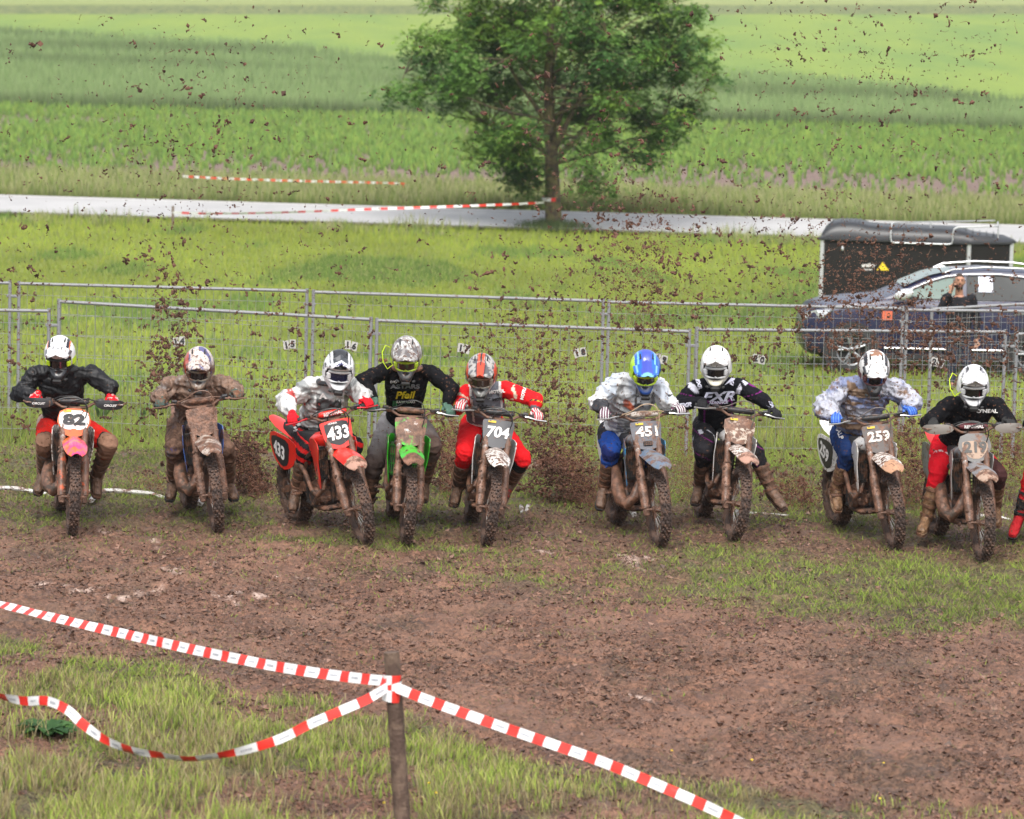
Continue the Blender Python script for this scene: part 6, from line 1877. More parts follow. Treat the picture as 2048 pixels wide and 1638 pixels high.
for num, u, v, rot in (('14', 358, 683, -.12), ('15', 579, 689, -.1), ('16', 702, 691, .1), ('17', 928, 697, .2), ('18', 1160, 705, -.25), ('19', 1322, 718, .1), ('20', 1518, 718, .08), ('22', 1875, 725, .22)):
    p = W(u, v, ZF - .035)
    root = empty('number_tag', 'white number tag ' + TAGL[num], 'sign', loc=p, group='start number tags on the fence')
    for k, ch_ in enumerate(num):
        R_ = Matrix.Rotation(rot + (.1 if k else -.08), 4, 'Y')
        M = Matrix.Translation(((k - .5) * .073, -.004 * k, -(k - .5) * .015 * (1 if rot > 0 else -1))) @ R_
        mb = MB_(); mb.add([(x, y, z) for x in (-.034, .034) for y in (-.002, .002) for z in (-.05, .05)], [(0, 1, 3, 2), (4, 6, 7, 5), (0, 4, 5, 1), (2, 3, 7, 6), (0, 2, 6, 4), (1, 5, 7, 3)], 0, M)
        cd = mb.obj('card', CARD, root, 0)
        text_obj('digit', ch_, .075, M @ Matrix.Translation((0, -.0035, 0)) @ Matrix.Rotation(math.pi / 2, 4, 'X'), BLK_PRINT, cd, .05)
# bollard like post behind the tag 22 and the dark post behind the blue helmet
p = ground_at(1270, 838)
mb = MB_(); mb.tube([(0, 0, -.1), (.01, 0, .9)], [.025, .022], 8)
o = mb.obj('stake', mat('dark_stake', (.05, .04, .035), rough=.8), None, label='dark thin stake just behind the blue helmet', cat='stake'); o.location = W(1256, 845, 41.2) ; o.location.z = float(prof(41.2))

# ================================================================== START GATES
WTUBE = mat('white_tube', (.50, .49, .46), mud=.42, speck=.5, rough=.4)
for i in range(-1, 11):
    uc = 198 + (i - 1) * 212 + (6 if i > 4 else 0)
    uL, uR = uc + 7, uc + 205
    v0 = 1003
    vv = v0 + (.6 if i % 2 else -.6)
    c = ground_at((uL + uR) / 2, vv + 2)
    sunk = {-1: -.0, 0: .0, 1: .0, 2: -.10, 3: -.11, 4: -.10, 5: -.08, 6: -.10, 7: -.08, 8: -.10, 9: -.04}.get(i, -.09)
    root_z = float(prof(c.y)) + .028 + sunk + .02
    a, b = W(uL, vv, 33.55), W(uR, vv, 33.55)
    mb = MB_()
    x0, x1 = a.x - c.x, b.x - c.x
    zj = random.uniform(-.006, .006)
    mb.tube([(x0 - .03, -.62, -.012 - sunk * .8), (x0 - .015, -.25, -sunk * .8), (x0, -.08, .004 - sunk * .5), (x0 + .03, -.02, .006), (x0 + .10, 0, .006), (x0 + (x1 - x0) * .22, 0, .002), (x0 + (x1 - x0) * (.32 if i == 0 else .48), 0, -.014), (x0 + (x1 - x0) * .74, 0, -.09), (x1 - .10, 0, -.03), (x1 - .03, -.02, .0), (x1, -.08, -.002 - sunk * .5), (x1 + .015, -.25, -.004 - sunk * .8), (x1 + .03, -.62, -.016 - sunk * .8)], .021, 8)
    lab = ['leftmost start gate bar cut by the left edge', 'white start gate bar behind the front wheel of bike 82', 'white start gate bar right of bike 82, before the mud caked bike', 'white start gate bar between the mud caked bike and the red bike', 'white start gate bar behind the red and green bikes', 'white start gate bar between the green bike and bike 704', 'white start gate bar right of the red kit rider, with paired bent ends', 'white start gate bar behind the blue helmet rider', 'white start gate bar behind the FXR rider', 'white start gate bar left of the rear wheel of bike 259', 'white start gate bar behind the rightmost full rider', 'white start gate bar beyond the right edge'][i + 1]
    o = mb.obj('start_gate', WTUBE, None, label=lab, cat='start gate', group='white tube start gates along the start line')
    o.location = (c.x, 33.55, root_z)

# ================================================================== STAKES AND TAPES
TW = mat('tape_white', (.74, .74, .74), rough=.4, bmp=0)
TR = mat('tape_red', (.72, .035, .025), rough=.4, bmp=0)
TXTG = mat('tape_print', (.35, .36, .4), rough=.5, bmp=0)
def tape(pts, width, red, white, label, twist=None, sag=None, group=None, seg=.03, z_on_ground=False, print_=False):
    """striped ribbon following points; twist(t) tips it from upright"""
    pts = [Vector(p) for p in pts]
    sp = []
    for i in range(len(pts) - 1):
        p0, p1, p2, p3 = pts[max(i - 1, 0)], pts[i], pts[i + 1], pts[min(i + 2, len(pts) - 1)]
        for k in range(12):
            f = k / 12
            sp.append(.5 * ((2 * p1) + (-p0 + p2) * f + (2 * p0 - 5 * p1 + 4 * p2 - p3) * f * f + (-p0 + 3 * p1 - 3 * p2 + p3) * f ** 3))
    sp.append(pts[-1])
    L_ = [0]
    for a, b in zip(sp[:-1], sp[1:]): L_.append(L_[-1] + (b - a).length)
    tot = L_[-1]
    cuts = []; s_ = 0; col = 0
    while s_ < tot:
        e = min(s_ + (red if col else white), tot)
        k = max(1, int((e - s_) / seg))
        for q in range(k): cuts.append((s_ + (e - s_) * q / k, col))
        s_ = e; col = 1 - col
    cuts.append((tot, 0))
    def at(s_):
        j = min(max(np.searchsorted(L_, s_) - 1, 0), len(sp) - 2)
        f = (s_ - L_[j]) / max(L_[j + 1] - L_[j], 1e-6)
        return sp[j].lerp(sp[j + 1], f), (sp[j + 1] - sp[j]).normalized()
    o = pts[0].copy()
    mb = MB_(); V = []
    for s_, _c in cuts:
        p, t = at(s_)
        side = Vector((0, 0, 1)) - t * t.z
        side.normalize(); nrm = t.cross(side).normalized()
        a = (twist(s_ / tot) if twist else .0) + .12 * math.sin(s_ * 9)
        w_ = (side * math.cos(a) + nrm * math.sin(a)) * width / 2
        cup = nrm * .004
        for off in (nrm * .0004, nrm * -.0004):
            V += [tuple(p + w_ - o + off), tuple(p - o + cup * math.sin(s_ * 13) + off), tuple(p - w_ - o + off)]
    F = []; Mi = []
    for i in range(len(cuts) - 1):
        a = i * 6; c_ = cuts[i][1]
        for q in (0, 1):
            F.append((a + q, a + q + 1, a + 7 + q, a + 6 + q)); Mi.append(c_)
            F.append((a + 3 + q + 1, a + 3 + q, a + 9 + q, a + 9 + q + 1)); Mi.append(c_)
        F += [(a, a + 6, a + 9, a + 3), (a + 2, a + 5, a + 11, a + 8)]; Mi += [c_, c_]
    mb.V, mb.F, mb.M = V, F, Mi
    ob = mb.obj('barrier_tape', [TW, TR], None, 60, label=label, cat='barrier tape')
    ob.location = o
    if print_:
        s_ = white / 2
        pm = MB_()
        while s_ < tot - .05:
            p, t = at(s_)
            side = (Vector((0, 0, 1)) - t * t.z).normalized(); nrm = t.cross(side).normalized()
            a = (twist(s_ / tot) if twist else 0) + .12 * math.sin(s_ * 9)
            w_ = side * math.cos(a) + nrm * math.sin(a)
            n2 = t.cross(w_).normalized()
            if n2.y > 0: n2 = -n2
            for q in range(5):
                c = p - o + n2 * .004 + t * (q - 2) * .014
                pm.add([tuple(c - t * .005 - w_ * .006), tuple(c + t * .005 - w_ * .006), tuple(c + t * .005 + w_ * .006), tuple(c - t * .005 + w_ * .006)], [(0, 1, 2, 3)])
            s_ += white + red
        pm.obj('printed_line', TXTG, ob, kind='stuff')
    return ob
PZN = 20.3
wood = mat('weathered_stake', (.075, .045, .032), rough=.85, base2=(.13, .085, .06), s2=7, bmp=.8)
top, low = W(783, 1304, PZN), W(806, 1660, PZN)
low = top + (low - top).normalized() * 1.35
mb = MB_(); n_ = 9
mb.tube([tuple((low - top) * (1 - t)) for t in np.linspace(0, 1, n_)], [.052, .050, .050, .049, .049, .048, .048, .048, .046], 14)
st = mb.obj('wooden_stake', wood, None, 50, label='round wooden stake in the foreground wrapped with red and white tape', cat='stake'); st.location = top
w0, w1 = W(784, 1350, PZN), W(787, 1398, PZN)
def wrap(h0, tilt, c_off, name='tape_wrap'):
    c = W(784, h0, PZN); pts = []
    mb = MB_(); V = []; F = []; Mi = []
    k = 28
    for i in range(k + 1):
        a = 2 * math.pi * i / k
        r_ = .054 + c_off
        x, y = r_ * math.cos(a), r_ * math.sin(a)
        for z in (-.034, .034): V.append((c.x - top.x + x, c.y - top.y + y, c.z - top.z + z + tilt * x))
    for i in range(k): F.append((i * 2, i * 2 + 2, i * 2 + 3, i * 2 + 1)); Mi.append(1 if (i // 7 + (h0 // 13)) % 2 else 0)
    mb.V, mb.F, mb.M = V, F, Mi
    return mb.obj(name, [TW, TR], st, 60)
wrap(1360, .0, 0); wrap(1377, .25, .002); wrap(1390, -.12, .004)
tape([W(-60, 1190, 24.6), W(0, 1208, 24.0), W(120, 1238, 23.2), W(250, 1268, 22.5), W(400, 1302, 21.7), W(560, 1334, 21.0), W(680, 1352, 20.6), W(772, 1362, 20.25)], .062, .080, .120, 'upper taut red and white tape from the left edge to the stake', twist=lambda t: -.35 - 1.0 * max(0, .5 - t) * 2, print_=True)
tape([W(775, 1374, 20.25), W(735, 1398, 20.15), W(690, 1418, 20.05), W(620, 1448, 19.9), W(560, 1478, 19.8), W(490, 1500, 19.75), W(430, 1512, 19.75), W(375, 1518, 19.8), W(320, 1510, 19.9), W(270, 1502, 20.0), W(215, 1482, 20.2), W(165, 1448, 20.4), W(135, 1420, 20.5), W(95, 1402, 20.7), W(50, 1402, 20.9), W(0, 1393, 21.1), W(-60, 1380, 21.4)], .055, .10, .13, 'slack red and white tape sagging into the grass on the left', twist=lambda t: -.2 + .6 * math.sin(t * 11 + .4), print_=True)
tape([W(795, 1376, 20.25), W(850, 1398, 20.1), W(960, 1438, 19.85), W(1080, 1480, 19.6), W(1200, 1522, 19.35), W(1330, 1576, 19.1), W(1450, 1630, 18.9), W(1560, 1690, 18.7)], .058, .078, .105, 'red and white tape running from the stake down to the lower right', twist=lambda t: -.5 + .2 * t, print_=True)
# far side tapes
fstake = mat('far_stake', (.16, .12, .09), rough=.9)
def far_stake(u, vt, vb, Z, label):
    a = W(u, vt, Z); zb = float(prof(Z)) - .1
    mb = MB_(); mb.tube([(0, 0, zb - a.z), (0, 0, 0)], [.035, .032], 8)
    o = mb.obj('stake', fstake, None, label=label, cat='stake'); o.location = a
    return a
s1 = far_stake(346, 412, 462, 87.0, 'grey stake standing on the near verge in front of the road')
s2 = far_stake(366, 347, 372, 101.5, 'stake beyond the road holding the left end of the far tape')
s3 = far_stake(806, 366, 384, 101.5, 'stake beyond the road holding the right end of the far tape')
tape([s1 + Vector((0, -.05, -.16)), W(430, 427, 87.1), W(560, 425, 87.3), W(720, 419, 87.5), W(900, 413, 87.8), W(1010, 409, 87.7), W(1088, 405, 87.6)], .055, .19, .22, 'thin red and white tape across the road from stake to tree trunk', twist=lambda t: .2 + .5 * math.sin(t * 7), seg=.1)
tape([s2 + Vector((0, -.05, -.08)), W(450, 357, 101.2), W(560, 361, 101.2), W(680, 364, 101.2), s3 + Vector((0, -.05, -.02)), s3 + Vector((.02, -.06, -.12))], .06, .17, .17, 'far red and white tape at the edge of the maize field', seg=.1)
mb = MB_(); V = []; k = 20
for i in range(k + 1):
    a = 2 * math.pi * i / k
    for z in (-.045, .045): V.append((.225 * math.cos(a), .225 * math.sin(a), z + .03 * math.sin(a)))
mb.V = V; mb.F = [(i * 2, i * 2 + 2, i * 2 + 3, i * 2 + 1) for i in range(k)]; mb.M = [1 if (i // 5) % 2 else 0 for i in range(k)]
o = mb.obj('barrier_tape', [TW, TR], None, 60, label='loop of red and white tape tied round the tree trunk', cat='barrier tape'); q = W(1103, 404, 88.0); o.location = (q.x, TREE_BASE.y, q.z)

# ================================================================== CAR
def build_car():
    o0 = W(1603, 745, 54.0)
    root = empty('parked_car', 'dark blue sport utility car parked behind the fence, facing left', 'car', loc=(o0.x, 54.9, float(prof(54.5)) + .0))
    paint = plain('car_paint_blue', (.014, .016, .048), .32, coat=.15, bmp=0)
    dark = plain('car_black_plastic', (.02, .02, .022), .55, bmp=0)
    chrome = plain('car_chrome', (.55, .55, .56), .2, 1.0, bmp=0)
    glass = plain('car_glass', (.022, .026, .027), .15, spec=.25, bmp=0)
    glass2 = plain('car_glass_daylit', (.12, .17, .15), .12, spec=.3, bmp=0)  # daylight showing through the cabin is put into this lighter green colour
    lampm = plain('headlamp_glass', (.5, .52, .55), .1, coat=1, bmp=0)
    K = 1.02
    # lower body: (x, z_low, z_top, half width, shoulder z)
    st_ = [(.0, .42, .72, .60), (.06, .30, .86, .78), (.16, .26, .97, .86), (.35, .24, 1.03, .90), (.75, .24, 1.09, .925), (1.15, .24, 1.13, .93), (1.35, .24, 1.15, .93), (2.2, .24, 1.13, .935), (3.2, .25, 1.15, .935), (4.0, .27, 1.18, .92), (4.45, .32, 1.17, .88), (4.66, .40, 1.10, .80), (4.72, .50, .95, .72)]
    rings = []
    for x, zl, zt, hw_ in st_:
        m_ = (zl + zt) / 2
        prof_ = [(-.80, zl), (-.95, zl + .05), (-.995, zl + .16), (-1.0, m_), (-1.005, zt - .16), (-.985, zt - .06), (-.93, zt), (-.5, zt + .025), (0, zt + .035), (.5, zt + .025), (.93, zt), (.985, zt - .06), (1.005, zt - .16), (1.0, m_), (.995, zl + .16), (.95, zl + .05), (.80, zl)]
        rings.append([(x, a * hw_, z) for a, z in prof_])
    mb = MB_(); mb.loft(rings)
    body = mb.obj('body', paint, root, 40)
    # cabin
    cs = [(x_, a_, a_ + (b_ - a_) * .86, c_, d_) for x_, a_, b_, c_, d_ in [(1.22, 1.13, 1.14, .80, .80), (1.55, 1.12, 1.34, .82, .72), (1.95, 1.12, 1.55, .83, .655), (2.3, 1.12, 1.655, .83, .63), (2.8, 1.12, 1.70, .835, .62), (3.4, 1.13, 1.68, .835, .62), (3.9, 1.14, 1.62, .82, .61), (4.35, 1.15, 1.45, .80, .63), (4.60, 1.14, 1.18, .77, .70)]]
    rings = []
    for x, zb, zt, wb, wt in cs:
        rings.append([(x, -wb, zb), (x, -(wb + wt) / 2 - .01, (zb + zt) / 2), (x, -wt, zt - .03 * min(1, (zt - zb) * 4)), (x, -wt * .8, zt), (x, 0, zt + .02), (x, wt * .8, zt), (x, wt, zt - .03 * min(1, (zt - zb) * 4)), (x, (wb + wt) / 2 + .01, (zb + zt) / 2), (x, wb, zb)])
    mb = MB_(); mb.loft(rings); mb.obj('cabin', paint, body, 40)
    xs = [c[0] for c in cs]
    q_ = lambda z: 1.13 + (z - 1.13) * .86 if z > 1.13 else z
    def side_y(x, z):
        zb = np.interp(x, xs, [c[1] for c in cs]); zt = np.interp(x, xs, [c[2] for c in cs]); wb = np.interp(x, xs, [c[3] for c in cs]); wt = np.interp(x, xs, [c[4] for c in cs])
        t = max(0, min(1, (z - zb) / max(zt - zb, .01)))
        return -(wb + (wt - wb) * t) - .014 - .012 * math.sin(math.pi * t)
    def pane(pts, name, m_, off=0):
        pts = [(x, q_(z)) for x, z in pts]
        mb = MB_()
        n_ = len(pts)
        ins = [(x, side_y(x, z) - off, z) for x, z in pts]
        back = [(x, side_y(x, z) + .03, z) for x, z in pts]
        mb.add(ins + back, [tuple(range(n_)), tuple(reversed(range(n_, 2 * n_)))] + [(i, n_ + i, n_ + (i + 1) % n_, (i + 1) % n_) for i in range(n_)])
        return mb.obj(name, m_, root, 0)
    front = [(1.42, 1.165), (2.42, 1.16), (2.40, 1.57), (2.2, 1.545), (1.95, 1.46), (1.7, 1.335), (1.52, 1.235)]
    rear = [(2.52, 1.16), (3.45, 1.175), (3.43, 1.56), (3.0, 1.605), (2.52, 1.585)]
    quart = [(3.55, 1.18), (4.15, 1.25), (4.0, 1.42), (3.54, 1.545)]
    for pts, nm_ in ((front, 'front_window'), (rear, 'rear_window'), (quart, 'quarter_window')):
        p = pane(pts, nm_, glass2 if nm_ == 'front_window' else glass)
        mb = MB_(); mb.tube([(x, side_y(x, q_(z)) - .008, q_(z)) for x, z in pts + pts[:1]], .011, 5)
        mb.obj('window_trim', dark, p, 40)
    mb = MB_()
    line = [(1.40, 1.155), (1.52, 1.25), (1.7, 1.355), (1.95, 1.485), (2.2, 1.572), (2.5, 1.612), (3.0, 1.628), (3.45, 1.585), (3.9, 1.50), (4.18, 1.36), (4.22, 1.27), (3.5, 1.155), (2.5, 1.138), (1.40, 1.14)]
    mb.tube([(x, side_y(x, q_(z)) - .012, q_(z)) for x, z in line], .008, 6); mb.obj('chrome_strip', chrome, root, 40)
    mb = MB_(); mb.tube([(x, y, q_(z)) for x, y, z in [(2.15, -.66, 1.62), (2.3, -.645, 1.69), (2.8, -.63, 1.745), (3.4, -.63, 1.735), (4.0, -.63, 1.65), (4.1, -.63, 1.60)]], .012, 8)
    mb.obj('roof_rail', chrome, root)
    mb = MB_(); mb.tube([(x, y, q_(z)) for x, y, z in [(2.15, .66, 1.62), (2.3, .645, 1.70), (2.8, .63, 1.755), (3.4, .63, 1.745), (4.0, .63, 1.66)]], .016, 8)
    mb.obj('roof_rail', chrome, root)
    # windscreen and rear glass follow the cabin loft
    mb = MB_(); rings = []
    for x, zb, zt, wb, wt in cs[1:4]: rings.append([(x - .012, wt * .86 * q, zt + .018 + .012 * (1 - q * q)) for q in (-1, -.5, 0, .5, 1)])
    mb.loft(rings, closed=False, caps=False); mb.obj('windscreen', glass2, root, 60)
    # paper in the rear window
    pp = [(2.69, 1.31), (2.91, 1.31), (2.91, 1.58), (2.69, 1.58)]
    paper = pane(pp, 'paper_notice', plain('white_paper', (.62, .64, .74), .8, bmp=0), .012)
    pm = MB_()
    rs = random.Random(5)
    for q in range(6):
        z = 1.34 + q * .038; x0 = 2.71 + rs.uniform(0, .04)
        z = q_(z); pm.add([(x0, side_y(x0, z) - .016, z), (x0 + rs.uniform(.08, .16), side_y(x0 + .1, z) - .016, z), (x0 + .1, side_y(x0 + .1, z + .008) - .016, z + .010), (x0, side_y(x0, z + .008) - .016, z + .010)], [(0, 1, 2, 3)])
    pm.obj('faint_print', plain('faint_print', (.42, .44, .5), .8, bmp=0), paper, 0)
    # mirror
    mb = MB_(); mb.ell((1.52, -1.02, 1.235), (.155, .06, .085), 14, 10, rot=Matrix.Rotation(-.30, 3, 'Y')); mb.obj('mirror_cap', plain('mirror_silver', (.55, .56, .57), .25, .2, bmp=0), root, 50)
    mb = MB_(); mb.box((1.66, -.98, 1.17), (.12, .12, .08), ch=.02); mb.obj('mirror_foot', dark, root)
    # door lines, handles, sills
    mb = MB_()
    for x, z0, z1 in ((1.38, .42, 1.13), (2.47, .36, 1.14), (3.50, .62, 1.16)):
        mb.box((x, -.937, (z0 + z1) / 2), (.010, .010, z1 - z0))
    mb.obj('door_gaps', dark, root, 0, kind='stuff')
    for x in (2.28, 3.32):
        mb = MB_(); mb.box((x, -.958, .98), (.20, .025, .03), ch=.008); mb.obj('door_handle', chrome, root)
    mb = MB_(); mb.tube([(1.25, -.945, .40), (3.1, -.945, .40)], .014, 6); mb.obj('sill_strip', chrome, root)
    mb = MB_(); mb.box((2.15, -.90, .27), (2.2, .12, .10), ch=.02); mb.obj('sill', dark, root)
    mb = MB_(); mb.add([(.02, -.70, .80), (.30, -.905, .84), (.42, -.912, .96), (.20, -.86, .955), (.06, -.74, .90)], [(0, 1, 2, 3, 4)], 0, Matrix.Translation((-.01, -.012, 0))); mb.obj('headlamp', lampm, root, 0)
    mb = MB_(); mb.tube([(.03, -.73, .81), (.30, -.92, .85), (.44, -.93, .965)], .010, 6); mb.obj('lamp_trim', chrome, root)
    for dz in (.0, .11):
        mb = MB_(); mb.box((.02, 0, .62 + dz), (.04, 1.1, .045), ch=.01); mb.obj('grille_bar', chrome if dz else dark, root)
    # orange clearance sticker on the wing seen through the fence
    mb = MB_(); mb.box((1.28, -.955, .90), (.16, .006, .14)); mb.obj('orange_panel', plain('faded_orange', (.55, .12, .06), .6, bmp=0), root, 0)
    # wheels
    tyre = plain('car_tyre', (.022, .022, .022), .85, bmp=.2); alloy = plain('car_alloy', (.22, .23, .24), .35, .6, bmp=0)
    for wx in (.75, 3.52):
        for sy in (-1, 1):
            mb = MB_(); mb.lathe([(sy * .0, .43), (sy * .015, .43), (sy * .015, .36), (sy * 0, .36)], (wx, sy * .925, .36), 'y', 30, closed=True); mb.obj('arch_trim', dark, root)
            mb = MB_(); mb.lathe([(0, .395), (sy * .008, .395)], (wx, sy * .926, .38), 'y', 28); mb.obj('wheel_well', plain('wheel_well', (.008, .008, .008), .9, bmp=0), root)
            w = empty('wheel_hub', None, None); bpy.data.objects.remove(w)
            mb = MB_(); mb.lathe([(-.10, .235), (-.11, .30), (-.08, .355), (.08, .355), (.11, .30), (.10, .235)], (0, 0, 0), 'y', 36, closed=True)
            t = mb.obj('wheel', tyre, root); t.location = (wx, sy * .87, .355)
            mb = MB_(); mb.lathe([(-.09, .235), (-.075, .215), (.075, .215), (.09, .235)], (0, 0, 0), 'y', 36, closed=True)
            for k in range(5):
                a = k * 2 * math.pi / 5 + .5
                for da in (-.13, .13):
                    mb.tube([(.04 * math.cos(a), sy * .085, .04 * math.sin(a)), (.225 * math.cos(a + da), sy * .10, .225 * math.sin(a + da))], [.022, .016], 6)
            mb.ell((0, sy * .09, 0), (.055, .03, .055), 12, 8)
            mb.obj('rim', alloy, t, 40)
    return root
build_car()

# ================================================================== TRAILER
def build_trailer():
    Z = 66.0
    a = W(1645, 478, Z)
    g = float(prof(Z))
    root = empty('box_trailer', 'black box trailer with ribbed lid and silver corner posts behind the car', 'trailer', loc=(a.x, Z, g))
    root.rotation_euler = (0, 0, math.radians(-7))
    h_ = a.z - g
    blk = mat('trailer_panel', (.012, .011, .010), rough=.6, spec=.2, speck=.0)
    lidm = mat('trailer_lid', (.026, .027, .030), rough=.4)
    alu = mat('trailer_alu', (.50, .51, .52), rough=.4, metal=.5, speck=.2)
    L_, D_, nx_ = 2.72, 1.55, .80
    plan = [(0, 0), (L_, 0), (L_ + nx_, .42), (L_ + nx_, 1.13), (L_, D_), (0, D_)]
    names = ['side_panel', 'nose_panel', 'nose_panel', 'nose_panel', 'side_panel', 'rear_panel']
    for i in range(6):
        p, q = Vector((*plan[i], 0)), Vector((*plan[(i + 1) % 6], 0))
        d = (q - p); ln = d.length; ang = math.atan2(d.y, d.x); c = (p + q) / 2
        mb = MB_(); mb.box((c.x, c.y, .35 + (h_ - .35) / 2), (ln - .03, .03, h_ - .35), Matrix.Rotation(ang, 3, 'Z')); mb.obj(names[i], blk, root, 0)
        mb = MB_(); mb.box((p.x, p.y, .33 + (h_ - .33) / 2), (.075, .075, h_ - .33), Matrix.Rotation(ang, 3, 'Z'), ch=.01); mb.obj('corner_post', alu, root)
        mb = MB_(); mb.box((c.x, c.y, .33), (ln, .06, .07), Matrix.Rotation(ang, 3, 'Z'), ch=.01); mb.obj('base_rail', alu, root)
    # lid: loft over the depth
    top_ = [(-.05, 0), (-.02, .10), (.04, .24), (.14, .35), (.28, .40), (.52, .41), (.68, .395), (.85, .34), (1.05, .315), (1.6, .31), (2.2, .305), (2.45, .30), (2.62, .27), (2.8, .20), (3.05, .17), (3.35, .15), (3.55, .05), (3.6, 0)]
    rings = []
    for y, f, in_ in ((-.04, .05, 0), (-.03, .35, 0), (.02, .72, .01), (.10, .93, .02), (.22, 1.0, .04), (.75, 1.04, .05), (1.33, 1.0, .04), (1.45, .93, .02), (1.53, .72, .01), (1.58, .35, 0), (1.59, .05, 0)):
        ring = []
        for x, z in top_:
            xx = x
            if x > L_: 
                lim = np.interp(y, [-.04, .42, 1.13, 1.59], [L_ + .05, 3.6, 3.6, L_ + .05]); xx = L_ + (x - L_) * (lim - L_) / (3.6 - L_)
            ring.append((xx, y, h_ + z * f * .74 + .03))
        ring += [(ring[-1][0], y, h_ - .01), (-.05, y, h_ - .01)]
        rings.append(ring)
    mb = MB_(); mb.loft(rings); lid = mb.obj('lid', lidm, root, 30)
    mb = MB_()
    mb.box((1.34, -.055, h_ + .01), (2.86, .03, .05), ch=.008); mb.box((3.12, .165, h_ + .01), (.92, .03, .05), Matrix.Rotation(math.atan2(.42, nx_), 3, 'Z'), ch=.008)
    mb.obj('lid_rim', lidm, lid)
    for k in range(7):
        x = .16 + k * .085
        mb = MB_(); mb.tube([(x - .04, .16, h_ + .285 + (.015 if k > 1 else -.01)), (x, .3, h_ + .333 + (.004 if k > 1 else -.02)), (x, 1.25, h_ + .333 + (.004 if k > 1 else -.02))], .012, 5); mb.obj('lid_rib', lidm, lid)
    for k in range(5):
        x = 2.66 + k * .13; z = h_ + .76 * np.interp(x, [t[0] for t in top_], [t[1] for t in top_]) + .035
        mb = MB_(); mb.tube([(x, .28, z), (x, 1.2, z + .01)], .011, 5); mb.obj('lid_rib', lidm, lid)
    # rack
    mb = MB_()
    z0, z1 = h_ - .02, h_ + .35
    xa, xb = 1.27, 2.42
    def rr(pts, r_=.014): mb.tube(pts, r_, 8)
    rr([(xa + .06, -.10, z0), (xb - .06, -.10, z0), (xb - .015, -.10, z0 + .02), (xb, -.10, z0 + .08), (xb, -.10, z1 - .16), (xb + .02, -.10, z1 - .08), (xb + .08, -.09, z1 - .05), (3.18, .05, z1 - .02), (3.24, .15, z1 - .02), (3.26, 1.35, z1)])
    rr([(xa + .06, -.10, z0), (xa + .015, -.10, z0 + .02), (xa, -.10, z0 + .08), (xa, -.10, z1 - .06), (xa + .02, -.08, z1 - .01), (xa + .08, .0, z1 + .0), (3.2, 1.4, z1 + .02)])
    rr([(2.0, .3, z1 - .12), (2.0, .3, z1)]); rr([(3.26, .3, h_ + .1), (3.26, .3, z1)])
    mb.obj('roof_rack', alu, root)
    mb = MB_(); mb.box((.38, -.03, h_ - .11), (.03, .03, .12), ch=.006); mb.ell((.38, -.04, h_ - .17), (.03, .03, .04), 8, 6); mb.obj('lid_latch', alu, root)
    # small logo
    M = Matrix.Translation((.88, -.020, h_ - .56 + .10)) @ Matrix.Rotation(math.pi / 2, 4, 'X')
    text_obj('lettering', 'amilter', .075, M, WHT_PRINT, root, .04, .2, .9)
    text_obj('lettering', 'TRAILERS', .03, Matrix.Translation((.86, -.020, h_ - .545)) @ Matrix.Rotation(math.pi / 2, 4, 'X'), WHT_PRINT, root, .02)
    mb = MB_(); mb.prism([(-.11, -.06), (.12, -.06), (.0, .10)], .004, Matrix.Translation((1.14, -.020, h_ - .49)) @ Matrix.Rotation(math.pi / 2, 4, 'X')); mb.obj('yellow_triangle', YEL_PRINT, root, 0)
    # wheels and drawbar
    for y in (.05, D_ - .05):
        mb = MB_(); mb.lathe([(-.08, .17), (-.09, .25), (-.06, .30), (.06, .30), (.09, .25), (.08, .17)], (0, 0, 0), 'y', 28, closed=True); w = mb.obj('wheel', DARK2_M, root); w.location = (1.45, y - .03, .30)
        mb = MB_(); mb.lathe([(-.06, .17), (-.03, .05), (.03, .05), (.06, .17)], (0, 0, 0), 'y', 20, closed=True); mb.obj('rim', alu, w)
    mb = MB_(); mb.tube([(3.5, .78, .40), (4.6, .78, .42)], .04, 8); mb.ell((4.62, .78, .42), (.07, .05, .05)); mb.obj('drawbar', alu, root)
    return root
build_trailer()

